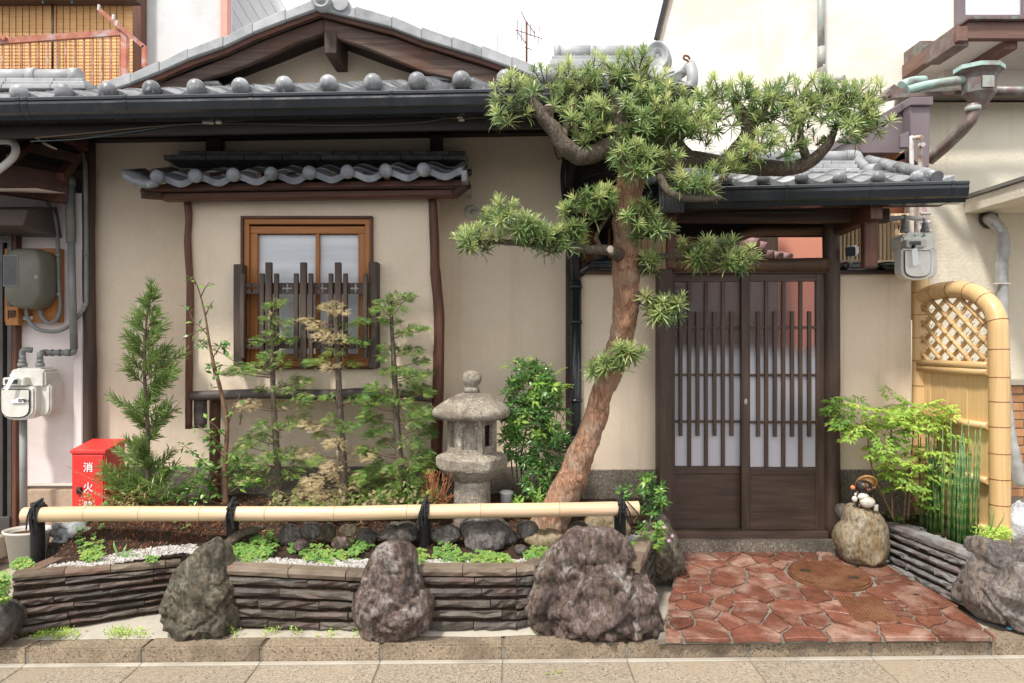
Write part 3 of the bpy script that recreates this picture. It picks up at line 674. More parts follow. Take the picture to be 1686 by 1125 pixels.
h = holes[1]; m = M(); m.prismz([tuple(p) for p in h][::-1], -.02, .003); hp = tilt(m, 0).build('hatch_plate', MT['paver'], label='flat pinkish square access plate beside the slate wall', cat='hatch plate', bevel=.002)
for u, v in ((.5,.5),(.72,.12),(.62,.86)):
    c = quad(h, u, v); m = M(); m.lathe([(.001,.0042),(.013,.0042),(.014,.002)], (c.x, c.y, 0), 7, False, sx=1.4 if u == .5 else .8); tilt(m, 0).build('finger_hole', MT['soil'], hp)
# ================================================================ HOUSE
house = thing('house', (-1.3, 5.0, .1), 'one storey cream plaster townhouse with grey tiled eaves, gable and projecting window bay', 'house')
YW = 4.95
m = M(); m.bb(X(150,YW), X(934,YW), YW, YW+.15, .68, 3.12); m.build('wall', MT['stucco'], house)
m = M(); m.bb(X(150,YW), X(934,YW), YW-.018, YW+.13, .0, .715); m.build('plinth', MT['plinth'], house, bevel=.004)
# corner posts and visible timbers
def post(name, px, w, py0, py1, Y, mt, par, dep=.09, label=None):
    m = M(); x = X(px, Y); m.bb(x-w/2, x+w/2, Y, Y+dep, Z(py1,Y), Z(py0,Y)); return m.build(name, MT[mt], par, bevel=.004, label=label)
pts = [P(148,900,4.88),P(149,700,4.88),P(148,560,4.88),P(146,430,4.88),P(146,330,4.88),P(147,235,4.88)]
m = M(); m.tube(crom(pts,4), .040, 10, nz=.1, ns=4); m.build('corner_post', MT['darkwood'], house)
post('post', 938, .05, 230, 830, 4.9, 'darkwood', house)
post('strut', 350, .10, 225, 262, 4.86, 'darkwood', house); post('strut', 718, .085, 212, 262, 4.86, 'darkwood', house)
# --- bay
YB = 4.62
def bx(a, b, c, d, y0, y1, Y=YB): return (X(a,Y), X(b,Y), y0, y1, Z(d,Y), Z(c,Y))
m = M(); x0 = X(312,YB); x1 = X(716,YB); z0 = Z(650,YB); z1 = Z(318,YB); wx0 = X(402,YB); wx1 = X(612,YB); wz0 = Z(606,YB); wz1 = Z(359,YB)
m.bb(x0, wx0, YB, YB+.04, z0, z1); m.bb(wx1, x1, YB, YB+.04, z0, z1); m.bb(wx0, wx1, YB, YB+.04, z0, wz0); m.bb(wx0, wx1, YB, YB+.04, wz1, z1)
m.bb(x0, x0+.04, YB+.04, YW, z0, z1); m.bb(x1-.04, x1, YB+.04, YW, z0, z1); m.bb(x0+.04, x1-.04, YB+.042, YW, z0, z0+.03); m.bb(x0+.04, x1-.04, YB+.3, YW, z0+.03, z1)
m.build('bay_wall', MT['stucco'], house, weld=True)
def pole(name, pts, r, mt, par, nz=.13, ns=5, k=5, n=12):
    m = M(); m.tube(crom(pts, k), r, n, nz=nz, ns=ns); return m.build(name, MT[mt], par)
pole('bay_post', [P(311,706,4.60),P(311,650,4.60),P(312,560,4.59),P(313,470,4.6),P(309,400,4.6),P(311,360,4.60),P(308,326,4.60)], .023, 'redwood', house)
pole('bay_post', [P(718,790,4.62),P(720,700,4.6),P(722,600,4.59),P(723,520,4.6),P(717,450,4.6),P(715,390,4.6),P(712,322,4.6)], [.038]*12+[.035]*9+[.03]*10, 'redwood', house)
pole('sill_log', [P(316,652,4.57),P(420,649,4.57),P(540,650,4.57),P(620,647,4.57),P(712,655,4.57)], [.032]*8+[.036]*8+[.033]*5, 'graylog', house, ns=6)
pole('post', [P(330,704,4.64),P(330,650,4.64)], .042, 'graylog', house)
pole('post', [P(355,830,4.74),P(354,740,4.74),P(354,650,4.74)], .036, 'redwood', house)
m = M(); m.bar((X(266,4.5),4.52,Z(325,4.52)), (X(756,4.52),4.52,Z(319,4.52)), .09, .055); m.build('bay_beam', MT['redwoodx'], house, bevel=.012)
m = M(); m.bar((X(238,4.42),4.45,Z(309,4.42)), (X(768,4.42),4.45,Z(300,4.42)), .06, .04); m.build('eave_board', MT['redwoodx'], house, bevel=.004)
pole('eave_purlin', [P(232,318,4.44),P(268,320,4.50)], .035, 'darkwoodx', house)
pole('eave_purlin', [P(750,318,4.50),P(769,303,4.44)], .035, 'darkwoodx', house)
for i in range(11):
    x = -1.9+i*.16; m = M(); m.bar((x,4.36,2.63),(x,4.95,2.80),.03,.04); m.build('rafter', MT['darkwoodx'], house)

# --- pantile meshes
def tile_mesh(name, w, L, r=0, amp=.02, lip=.045, mt='tile', nx=10):
    m = M(); th = .016; vs = []; 
    def zf(u): return amp*math.cos(2*PI*u**1.15)
    for i in range(nx+1):
        u = i/nx; x = u*w*1.02; z = zf(u)
        vs += [(x,0,z),(x,L*1.12,z),(x,L*1.12,z-th),(x,.018,z-th),(x,.014,z-lip),(x,-.002,z-lip)]
    fs = []
    for i in range(nx):
        for k in range(6): fs.append((i*6+k, i*6+(k+1) % 6, (i+1)*6+(k+1) % 6, (i+1)*6+k))
    fs += [(0,1,2,3,4,5)[::-1], tuple(nx*6+k for k in range(6))]
    m.add(vs, fs); m.sm = [True]*len(m.f)
    if r: m.ball((.0, -.012, amp*.2+.004), r, 16, 10, sy=.8)
    me = proto(m, name, MT[mt])
    me.set_sharp_from_angle(angle=R(40)); return me
def tile_field(par, e0, e1, w, n, slope, rows, L, me0, me1, first=0):
    # e0,e1: ends of the eave line; rows go back up the slope
    e0 = Vector(e0); e1 = Vector(e1); d = (e1-e0).normalized(); tl = -math.atan2(d.z, d.x)
    for j in range(rows):
        for i in range(n):
            p = e0+d*(i*w)+Vector((0, math.cos(slope), math.sin(slope)))*(j*L)+Vector((0,0,.014+.0))
            me = me0 if j == 0 else me1
            o = inst(me, 'eave_tile' if j == 0 else 'tile', par, p+Vector((U(-.002,.002),0,U(-.0015,.0015))), (slope-.05+U(-.008,.008), tl, U(-.012,.012)))
def deck(name, e0, e1, slope, dist, mt, par, th=.03, dz=-.045):
    e0 = Vector(e0); e1 = Vector(e1); u = Vector((0, math.cos(slope), math.sin(slope)))*dist
    m = M(); k = Vector((0,.03,dz)); t = Vector((0,0,-th))
    m.add([e0+k, e1+k, e1+u+k, e0+u+k, e0+k+t, e1+k+t, e1+u+k+t, e0+u+k+t], [(0,1,2,3),(7,6,5,4),(0,4,5,1),(1,5,6,2),(2,6,7,3),(3,7,4,0)])
    return m.build(name, MT[mt], par)
# main eave : balls every 72-75 px at Y 4.1
YE = 4.12; SL = R(21)
e0 = P(35-4*72.5, 162, YE); e1 = P(1130, 118, YE)
w = X(763,YE)-X(687,YE); w = (X(833,YE)-X(35,YE))/11
e0 = P(35, 155, YE)-Vector((w*4,0,-(-.010)*4)); e1 = e0+Vector((w*19,0,.0105*w*19*4))
e1 = P(1135, 127, YE); e0 = P(35,160,YE)+(P(35,160,YE)-P(833,132.5,YE))*(4/11)
roof = deck('roof', e0-Vector((.1,0,0)), e1, SL, 1.25, 'soffit', house)
tm0 = tile_mesh('eave_tile', w, .26, .054, .021, .048); tm1 = tile_mesh('tile', w, .26, 0, .021, .02)
nb = int((e1-e0).length/w)
tile_field(roof, e0, e1, w, nb, SL, 5, .24, tm0, tm1)
# gutter of the main eave
def gutter(par, a, b, h, dep, straps, mt='gutter'):
    prof = [(-dep*.46,0),(-dep*.52,-.006),(-dep*.52,-.020),(-dep*.47,-.024),(-dep*.50,-h*.35),(-dep*.42,-h*.72),(-dep*.30,-h*.80),(-dep*.2,-h),(dep*.35,-h),(dep*.5,-h*.2),(dep*.5,0),(dep*.46,0),(dep*.44,-h*.2),(dep*.3,-h*.93),(-dep*.15,-h*.93),(-dep*.38,-h*.7),(-dep*.45,-h*.33),(-dep*.43,-.02),(-dep*.43,0)]
    m = M(); m.sweep(prof, a, b); g = m.build('gutter', MT[mt], par)
    a = Vector(a); b = Vector(b)
    for s in straps:
        p = a.lerp(b, s); m = M(); pr = [(y*1.035, z*1.03+.002) for y, z in prof[:10]]; k = len(pr); q = [(y*.99, z*.99) for y, z in prof[:10]][::-1]
        m.sweep(pr+q, p, p+(b-a).normalized()*.022); m.build('gutter_strap', MT[mt], g)
    return g
ga = P(-260,176,4.0); gb = P(1142,147,4.0)
ga = P(0,166,4.0)+(P(0,166,4.0)-P(880,145,4.0))*.3; gb = P(1142,147,4.0)
gl = gb.x-ga.x
gutter(house, ga, gb, .118, .14, [(X(p,4.0)-ga.x)/gl for p in (40,52,213,417,645,875)])
m = M(); m.sweep([(0,0),(.03,0),(.03,-.16),(0,-.16)], ga+Vector((0,.09,-.02)), gb+Vector((-.1,.09,-.02))); m.build('fascia', MT['soffit'], house)
# soffit boards and wall plate
m = M(); m.add([(-4.6,4.12,2.875),(1.05,4.12,2.99),(1.05,4.97,3.16),(-4.6,4.97,3.05),(-4.6,4.12,2.90),(1.05,4.12,3.02),(1.05,4.97,3.20),(-4.6,4.97,3.09)], [(3,2,1,0),(4,5,6,7),(0,1,5,4),(1,2,6,5),(2,3,7,6),(3,0,4,7)]); m.build('soffit', MT['soffit'], house)
m = M(); m.bar((-3.0,4.90,3.03),(.42,4.90,3.085),.08,.06); m.build('wall_plate', MT['soffit'], house)
for i in range(14):
    x = -2.9+i*.27; m = M(); m.bar((x,4.14,2.90+(x+4.6)*.02),(x,4.93,3.03+(x+4.6)*.02),.035,.04); m.build('rafter', MT['darkwoodx'], house)
# --- bay roof
YR = 4.34; wb = (X(698,YR)-X(261,YR))/7
bp = [(261,290),(323,289),(381,287),(444,285),(506,283),(572,281),(631,281),(698,279)]
f0 = P(203,299,YR); f1 = P(760,290,YR)
bay_roof = deck('bay_roof', f0+Vector((.05,.07,0.01)), f1+Vector((0,.07,.01)), R(20), .48, 'darkwood', house, th=.012)
tb0 = tile_mesh('bay_eave_tile', wb, .22, .044, .019, .040); tb1 = tile_mesh('bay_tile', wb, .22, 0, .019, .02, 'darktile')
MT['baytile'] = mat('blue grey eave tile', (.11,.118,.135), (.24,.25,.275), 9, rough=.4, bs=90, bst=.15, rv=.25, stain=(.34,.35,.37), stscale=6); tb0.materials[0] = MT['baytile']
b0 = P(261,295,YR)-Vector((wb,0,0))
for j in range(3):
    for i in range(9):
        if i == 0 and j == 0: continue
        p = b0+Vector((i*wb, 0, .0115*i*.55))+Vector((0,math.cos(R(20)),math.sin(R(20))))*(j*.2)
        inst(tb0 if j == 0 else tb1, 'eave_tile' if j == 0 else 'tile', bay_roof, p, (R(17)+U(-.01,.01), -.012, U(-.01,.01)))
# left end tile, curling up
m = M(); vs = []; 
for i in range(9):
    u = i/8; x = X(203,YR)+u*(X(262,YR)-X(203,YR)); z = Z(281,YR)+(-.075*math.sin(min(1,u*1.35)*PI/2)+.02*u**3)
    vs += [(x,YR-.02,z),(x,YR+.26,z+.08),(x,YR+.26,z+.06),(x,YR-.0,z-.02),(x,YR-.0,z-.045),(x,YR-.02,z-.045)]
fs = []
for i in range(8):
    for k in range(6): fs.append((i*6+k, i*6+(k+1) % 6, (i+1)*6+(k+1) % 6, (i+1)*6+k))
fs += [(5,4,3,2,1,0), tuple(48+k for k in range(6))]; m.add(vs, fs, True); m.build('end_tile', MT['tile'], bay_roof)
m = M(); m.bb(X(760,YR)+.0, X(768,YR)+.005, YR-.02, YR+.5, Z(300,YR), Z(281,YR)); m.build('end_tile', MT['tile'], bay_roof, bevel=.006)
for r_ in range(2):
    x = X(278 if r_ == 0 else 300, 4.78)
    while x < X(762,4.78):
        l = U(.24,.3); m = M(); m.bb(x, min(x+l-.004, X(768,4.78)), 4.70+r_*.03, 4.94, 2.828+r_*.034-.002, 2.858+r_*.034); m.build('flat_ridge_tile', MT['darktile'], bay_roof, bevel=.005); x += l
# --- gable
YG = 4.86
top = [(160,139),(215,122),(262,103),(309,82),(367,62),(416,39),(470,18),(525,-2)]
topr = [(525,-2),(585,13),(645,28),(694,47),(744,62),(793,77),(843,94),(885,110)]
gab = M(); gab.prism([(X(px,5.28), Z(py,5.28)) for px, py in ((330,150),(430,118),(525,58),(600,58),(700,120),(800,150))], 5.28, 5.36)
gab = M(); gab.prism([(X(px,5.28), Z(py,5.28)) for px, py in ((180,175),(525,20),(880,175))], 5.28, 5.36)
gable = gab.build('gable_wall', MT['stucco'], house)
def rake(pl, name, off0, off1, y0, y1, mt, par, split=False, step=0):
    n = len(pl)
    def pt(i, o): return (X(pl[i][0], YG), Z(pl[i][1]+o, YG))
    if not split:
        m = M(); m.prism([pt(i, off0) for i in range(n)]+[pt(i, off1) for i in range(n-1,-1,-1)], y0, y1); return m.build(name, MT[mt], par)
    for i in range(n-1):
        a = pt(i, off0); b = pt(i+1, off0); c = pt(i+1, off1); d = pt(i, off1); s = .012
        up = b[1] > a[1]
        a2 = (a[0], a[1]+(0 if up else s)); b2 = (b[0], b[1]+(s if up else 0))
        m = M(); m.prism([a2 if not up else a, b2 if up else b, c, d], y0-.004*(i % 2), y1); m.build(name, MT[mt], par, bevel=.005)
rake(top, 'rake_tile', 0, 15, YG, 6.4, 'ridge', house, True); rake(topr, 'rake_tile', 0, 17, YG, 6.4, 'ridge', house, True)
rake(top, 'verge_board', 15.5, 24, YG+.03, YG+.06, 'redwoodx', house); rake(topr, 'verge_board', 17.5, 25, YG+.03, YG+.06, 'redwoodx', house)
def barge(pts_t, pts_b, y0, y1):
    m = M(); m.prism([(X(a,YG), Z(b,YG)) for a, b in pts_t]+[(X(a,YG), Z(b,YG)) for a, b in pts_b], y0, y1); return m.build('bargeboard', MT['rakewood'], house, bevel=.006)
barge([(195,152),(262,127),(367,86),(416,63),(470,42),(528,22)], [(528,46),(480,62),(430,86),(370,110),(310,128),(270,152)], YG+.08, YG+.13)
barge([(528,22),(585,38),(645,53),(694,71),(744,87),(793,102),(860,124)], [(820,140),(760,125),(700,112),(650,92),(600,71),(560,58),(528,46)], YG+.08, YG+.131)
for s_, pp in ((0, [(240,168),(430,95),(528,56)]), (1, [(528,56),(640,98),(830,158)])):
    m = M(); q = [(X(a,5.05), Z(b-26,5.05)) for a, b in pp]+[(X(a,5.05), Z(b-6,5.05)) for a, b in pp[::-1]]; m.prism(q, YG+.14, 5.30); m.build('verge_soffit', MT['soffit'], house)
m = M(); m.bar((X(545,4.95), 4.93, Z(71,4.95)), (X(545,4.95), 5.3, Z(71,4.95)), .085, .16); m.build('ridge_beam_end', MT['darkwood'], house, bevel=.004)
# apex tile
m = M(); m.lathe([(.001,0),(.03,.0),(.035,-.01),(.052,-.01),(.066,0),(.066,-.16)], (0,0,0), 20)
m.v = [(x+X(527,4.8), 4.80-z, y+Z(-4,4.8)) for x, y, z in m.v]; m.build('apex_tile', MT['ridge'], house)
m = M(); m.tube([P(560,4,4.84),P(560,4,4.84)+Vector((.07,1.2,.0))], .055, 12); m.build('ridge_roll', MT['ridge'], house)
# flat course joining skirt roof and gable
for a, b, py, dz in ((170,305,132,0),(700,885,124,0),(715,885,117,.0)):
    x = X(a,5.0)
    while x < X(b,5.0):
        l = U(.26,.32); m = M(); m.bb(x, x+l-.004, 4.98, 5.28, Z(py+7,4.98), Z(py,4.98)-.004); m.build('flat_ridge_tile', MT['ridge'], house, bevel=.005); x += l
# hip ridge right of the gable with its round end tile
for k, (py, a, b) in enumerate(((112,900,1072),(103,905,1070),(95,908,1066))):
    x = X(a,5.2)
    while x < X(b,5.2)-.05:
        l = min(U(.3,.36), X(b,5.2)-x); m = M(); m.bb(x, x+l-.003, 5.12+.02*k, 5.4-.02*k, Z(py+8.4,5.2), Z(py,5.2)); m.build('flat_ridge_tile', MT['ridge'], house, bevel=.005); x += l
for a, b in ((912,975),(970,1030),(1024,1064)):
    m = M(); m.tube([P(a,90,5.24),P(b,88,5.24)], .062, 14); m.tube([P(a,90,5.24),P(a+9,90,5.24)], .07, 14); m.build('ridge_roll', MT['ridge'], house)
m = M(); m.lathe([(.001,.02),(.03,.0),(.045,.03),(.075,.01),(.09,.03),(.10,.03),(.115,0),(.115,-.10)], (0,0,0), 24)
m.v = [(X(1083,5.1)+x*.8-z*.35, 5.10-z*.95, Z(93,5.1)+y) for x, y, z in m.v]; m.build('round_end_tile', MT['ridge'], house)
m = M(); m.lathe([(.001,.01),(.02,.0),(.034,.02),(.044,.01),(.044,-.10)], (0,0,0), 18); m.v = [(X(1055,5.02)+x*.9-z*.3, 5.02-z, Z(90,5.02)+y) for x, y, z in m.v]; m.build('round_end_tile', MT['ridge'], house)
m = M(); c = crom([P(1070,120,4.7),P(1095,126,4.55),P(1120,122,4.4),P(1134,110,4.28)],5); m.tube(c, [.075-.0015*i for i in range(len(c))], 12, sq=.5); m.build('corner_tile', MT['ridge'], house)
m = M(); c = crom([P(1136,108,4.25),P(1140,122,4.23),P(1139,138,4.22),P(1132,146,4.22)],4); m.tube(c, .035, 10); m.build('corner_tile', MT['ridge'], house)
m = M(); c = crom([P(1131,109,4.26),P(1133,101,4.26),P(1126,97,4.26),P(1127,92,4.26),P(1133,93,4.26),P(1136,98,4.26)],4); m.tube(c, .007, 6); m.build('hook', MT['rust'], house)
# hip roof surface beneath that ridge, and the wall behind
m = M(); m.add([P(885,118,5.0), P(1140,140,4.15), P(1090,118,5.2), P(900,112,5.3), P(885,150,5.0)+Vector((0,0,-.1)), P(1140,150,4.15), P(1090,150,5.2), P(900,150,5.3)], [(0,1,2,3),(7,6,5,4),(0,4,5,1),(1,5,6,2),(2,6,7,3),(3,7,4,0)]); m.build('hip_roof', MT['ridge'], house)
m = M(); m.bb(.40,1.05,4.99,5.6,2.5,3.2); m.build('eave_end_wall', MT['soffit'], house)
m = M(); m.bb(.42,1.16,4.3,5.9,2.96,3.0); m.build('soffit', MT['soffit'], house)
m = M(); m.bb(.44,.50,5.0,6.2,1.2,2.98); m.build('wall', MT['darkwood'], house)
# hanging wires and clips under the gutter
def wire(pl, Y, r, mt, par, name='wire', dy=0):
    m = M(); m.tube(crom([P(a, b+(5 if Y == 4.08 else 0), Y) for a, b in pl], 5), r, 5); return m.build(name, MT[mt], par)
MT['tanwire'] = mat('tan cable', (.17,.12,.07), (.24,.17,.10), 5, rough=.5, bst=0); MT['teal'] = mat('grey cable', (.05,.07,.07), (.08,.10,.10), 5, rough=.5, bst=0)
wire([(60,222),(150,214),(260,203),(340,198),(430,192),(560,190),(700,187),(760,191),(820,186)], 4.08, .0035, 'tanwire', house)
wire([(50,228),(130,224),(220,212),(300,201),(420,199),(560,202),(680,198),(760,188),(830,192),(900,186)], 4.08, .0035, 'teal', house)
wire([(40,222),(60,228),(82,240),(94,246),(84,243),(70,236)], 4.1, .003, 'tanwire', house)
for a, b in ((338,197),(347,198),(360,197),(757,188),(760,193)):
    m = M(); c = P(a, b+5, 4.07); m.bb(c.x-.016, c.x+.016, 4.06, 4.08, c.z-.007, c.z+.007); m.build('wire_clip', MT['whitepipe'], house, bevel=.003)
# downpipe at the right corner with cables
YD = 4.84
m = M(); m.tube([P(948,300,YD),P(948,470,YD)], .036, 14); m.tube([P(948,464,YD),P(948,860,YD)], .040, 14); dp = m.build('downpipe', MT['gutter'], house)
for y in (470, 528, 657):
    m = M(); m.tube([P(948,y,YD),P(948,y+5,YD)], .046, 14); m.build('pipe_collar', MT['gutter'], dp)
m = M(); m.tube([P(948,455,YD),P(975,436,YD),P(1012,432,YD),P(1060,430,YD)], .03, 10); m.build('branch_pipe', MT['gutter'], dp)
wire([(925,216),(930,250),(926,290),(930,330),(942,360),(944,420)], 4.86, .018, 'black', house, 'cable')
wire([(938,230),(944,270),(940,300),(936,345)], 4.86, .014, 'black', house, 'cable')
wire([(950,300),(975,288),(1000,284),(1018,298),(1026,330)], 4.9, .012, 'black', house, 'cable')
wire([(942,360),(960,310),(985,295),(1005,270),(1030,262)], 4.9, .008, 'black', house, 'cable')
wire([(912,225),(914,250),(920,262),(930,256)], 4.9, .004, 'black', house, 'cable')
# vent pipe stub on the wall
m = M(); c = P(776,350,YW); m.ball(c, .055, 16, 8, sy=.35); m.tube(crom([c+Vector((.01,-.01,0)), P(795,354,4.87), P(830,366,4.84), P(846,372,4.84)],4), .024, 12); m.build('vent_pipe', MT['pot'], house)

# --- window in the bay
win = M(); win.bb(*bx(424,592,386,584,YB+.035,YB+.042)); window = win.build('window', MT['winglass'], house)
def fr(name, a, b, c, d, t, y0, y1, mts, par=window):
    m = M(); m.bb(*bx(a,b,c,c+t,y0,y1)); m.build(name, MT[mts[1]], par, bevel=.003)
    m = M(); m.bb(*bx(a,b,d-t,d,y0,y1)); m.build(name, MT[mts[1]], par, bevel=.003)
    m = M(); m.bb(*bx(a,a+t,c+t,d-t,y0,y1)); m.build(name, MT[mts[0]], par, bevel=.003)
    m = M(); m.bb(*bx(b-t,b,c+t,d-t,y0,y1)); m.build(name, MT[mts[0]], par, bevel=.003)
fr('frame', 399,615,357,608,4.5,YB-.035,YB+.02,('redwood','redwoodx'))
fr('frame', 403.5,610.5,361.5,603.5,8.5,YB-.022,YB+.03,('orangewood','orangewoodx'))
fr('sash', 412,602,373,596,12,YB-.004,YB+.04,('orangewood','orangewoodx'))
m = M(); m.bb(*bx(519.5,525.5,385,584,YB+.0,YB+.034)); m.build('mullion', MT['orangewood'], window, bevel=.002)
m = M(); m.bb(*bx(412,602,583,596,YB-.006,YB+.034)); m.build('rail', MT['orangewoodx'], window, bevel=.003)
YL = 4.52
lat = M(); lat.bb(X(384,YL), X(399,YL), YL, YL+.10, Z(604,YL), Z(435,YL)); lattice = lat.build('window_lattice', MT['lattice'], house, bevel=.004)
m = M(); m.bb(X(607,YL), X(621,YL), YL, YL+.10, Z(607,YL), Z(431,YL)); m.build('post', MT['lattice'], lattice, bevel=.004)
for px, tall in ((443,1),(500,1),(557,1),(399.5,0),(432,0),(455.5,0),(488,0),(512,0),(545,0),(569,0),(602,0)):
    wd = .020 if tall else .0135; x = X(px, YL-.02)
    m = M(); m.bb(x-wd, x+wd, YL-.035, YL-.005, Z(606 if tall else 590, YL), Z(433 if tall else 451, YL)); m.build('bar', MT['lattice'], lattice, bevel=.003)
def flower_board(py0, py1, px0, px1, cs):
    z0 = Z(py1,YL); z1 = Z(py0,YL); x0 = X(px0,YL); x1 = X(px1,YL)
    cu = bpy.data.curves.new('board', 'CURVE'); cu.dimensions = '2D'; cu.fill_mode = 'BOTH'; cu.extrude = .011
    def spl(pts):
        s = cu.splines.new('POLY'); s.points.add(len(pts)-1)
        for p, q in zip(s.points, pts): p.co = (q[0], q[1], 0, 1)
        s.use_cyclic_u = True
    spl([(x0,z0),(x1,z0),(x1,z1),(x0,z1)])
    for c in cs:
        cx = X(c,YL); cz = (z0+z1)/2; q = []
        for k in range(4):
            a = k*PI/2
            for t in (-.50,-.34,-.2,0,.2,.34,.50):
                r = .036-.010*abs(t)/.5 if abs(t) < .35 else .0125
                r = {0:.037,.2:.034,.34:.026,.5:.013}[abs(t)]
                q.append((cx+r*math.cos(a+t*.9), cz+r*.85*math.sin(a+t*.9)))
        spl(q)
    o = bpy.data.objects.new('tmp', cu); C.objects.link(o); dg = bpy.context.evaluated_depsgraph_get(); me = bpy.data.meshes.new_from_object(o.evaluated_get(dg)); bpy.data.objects.remove(o)
    m = M(); m.add([(v.co.x, YL+.006-v.co.z, v.co.y) for v in me.vertices], [tuple(p.vertices) for p in me.polygons]); m.build('flower_board', MT['lattice'], lattice)
flower_board(466,484,396,610,(415,472,530,585)); flower_board(557,574,396,610,(415,477,530,587))

# ================================================================ GATE
gate = thing('gate', (1.7, 4.8, .2), 'wooden lattice sliding gate with log lintel under a small tiled roof', 'gate')
YT = 4.82
def gb_(a, b, c, d, y0, y1, Y=YT): return (X(a,Y), X(b,Y), y0, y1, Z(d,Y), Z(c,Y))
def gp(name, a, b, c, d, y0, y1, mt, par=None, bev=.003, label=None):
    m = M(); m.bb(*gb_(a,b,c,d,y0,y1)); return m.build(name, MT[mt], par or gate, bevel=bev, label=label)
gp('post', 1081,1103,445,886,YT-.08,YT+.06,'doorwood',bev=.006); 
pole('post', [P(1369,886,YT-.02),P(1369,760,YT-.02),P(1369,600,YT-.02),P(1369,480,YT-.02),P(1367,340,YT-.02)], .056, 'doorwood', gate, nz=.06)
gp('jamb', 1103,1110,450,880,YT-.03,YT+.06,'doorwood'); gp('jamb', 1353,1357,450,880,YT-.03,YT+.06,'doorwood')
gp('threshold', 1099,1357,871,887,YT-.07,YT+.06,'doorwoodx')
gp('head_rail', 1100,1357,446,451,YT-.05,YT+.05,'doorwoodx')
pole('lintel_log', [P(1104,437,YT-.04),P(1190,436,YT-.04),P(1280,437,YT-.04),P(1362,436,YT-.04)], .049, 'logx', gate, nz=.08)
pole('curved_beam', [P(1104,402,YT),P(1160,400,YT),P(1205,396,YT),P(1232,384,YT),P(1262,381,YT),P(1310,381,YT),P(1358,378,YT)], .034, 'logx', gate, nz=.12)
def gate_leaf(a, b, y, stile_l, stile_r, shorts, longs):
    m = M(); m.bb(X(a+stile_l,YT)+.001, X(b-stile_r,YT)-.001, y+.012, y+.016, Z(770,YT), Z(462,YT)); d = m.build('gate_leaf', MT['doorglass'], gate)
    gp('stile', a, a+stile_l, 450, 871, y, y+.034, 'doorwood', d); gp('stile', b-stile_r, b, 450, 871, y, y+.034, 'doorwood', d)
    l = a+stile_l; r = b-stile_r
    gp('rail', l, r, 450, 464, y+.002, y+.032, 'doorwoodx', d); gp('rail', l, r, 768, 781, y+.002, y+.032, 'doorwoodx', d); gp('rail', l, r, 848, 871, y+.002, y+.032, 'doorwoodx', d)
    gp('panel', l, r, 781, 848, y+.012, y+.022, 'doorwoodx', d, 0)
    for c in (539.5,617.5,694.5): gp('thin_rail', l, r, c-2, c+2, y-.004, y+.011, 'doorwoodx', d, .001)
    for c in shorts: gp('bar', c-2.9, c+2.9, 513, 718, y-.014, y+.006, 'doorwood', d, .002)
    for c in longs: gp('bar', c-2.9, c+2.9, 464, 768, y-.010, y+.010, 'doorwood', d, .002)
    return d
gate_leaf(1105,1226,YT+.01,6,6,(1121,1149,1177,1205),(1135.5,1163,1191)).name = 'gate_leaf'
d2 = gate_leaf(1219,1354,YT-.028,14,13,(1245.5,1273,1301,1329),(1259,1287,1315))
m = M(); c = P(1228,662,YT-.03); m.lathe([(.001,.004),(.010,.004),(.012,0),(.012,-.01)], (0,0,0), 14, True, sy=1.9); m.v = [(c.x+x, c.y-z, c.z+y) for x, y, z in m.v]; lk = m.build('lock_plate', MT['duct'], d2)
# stone step
m = M(); m.bb(X(1100,4.7), X(1392,4.7), 4.69, 4.92, .05, .258); m.build('door_step', MT['plinth'], bevel=.008, seg=2, label='aggregate stone step under the gate', cat='step')
# low walls beside the gate
def lowwall(a, b, label, caps):
    m = M(); y = 4.86; m.bb(X(a,y), X(b,y), y, y+.14, .68, Z(452,y)); wl = m.build('garden_wall', MT['stucco'], label=label, cat='wall')
    m = M(); m.bb(X(a,y)-.002, X(b,y)+.002, y-.018, y+.12, .05, .71); m.build('plinth', MT['plinth'], wl, bevel=.004)
    m = M(); m.bb(X(a,y)-.01, X(b,y)+.01, y-.04, y+.18, Z(452,y), Z(446,y)); m.build('coping_board', MT['darkwoodx'], wl, bevel=.003)
    for p, q in caps:
        m = M(); m.bb(X(p,4.8), X(q,4.8), 4.78, 5.10, Z(445,4.8), Z(431,4.8)); m.build('coping_tile', MT['gutter'], wl, bevel=.02, seg=3)
    return wl
lowwall(957,1083,'cream garden wall between the corner downpipe and the gate',((968,1024),(1026,1080)))
lowwall(1381,1500,'cream garden wall between the gate and the bamboo screen',((1391,1449),(1452,1500)))
m = M(); m.bb(.385,.50,4.87,5.0,.1,Z(452,4.86)); m.build('filler_post', MT['darkwood'], house)
# gate roof
YQ = 4.36; wq = (X(1507,YQ)-X(1256,YQ))/4; SQ = R(18)
q0 = P(1256,300,YQ)-Vector((wq*3,0,0)); q1 = P(1548,298,YQ)
gr_ = deck('roof', q0+Vector((.05,0,0)), q1, SQ, .80, 'soffit', gate, dz=-.05)
tg0 = tile_mesh('gate_eave_tile', wq, .22, .042, .017, .04); tg1 = tile_mesh('gate_tile', wq, .22, 0, .017, .022)
tile_field(gr_, q0, q1, wq, 8, SQ, 4, .2, tg0, tg1)
m = M(); m.bb(q1.x-.02, q1.x+.015, YQ, 5.0, q1.z-.06, q1.z+.0); 
for k, (a, b, py) in enumerate(((1120,1412,279),(1130,1410,272),(1140,1408,265))):
    x = X(a,5.0)
    while x < X(b,5.0)-.04:
        l = min(U(.22,.27), X(b,5.0)-x); m = M(); m.bb(x, x+l-.003, 4.96+.015*k, 5.2-.015*k, Z(py+6.6,5.0), Z(py,5.0)); m.build('flat_ridge_tile', MT['ridge'], gr_, bevel=.004); x += l
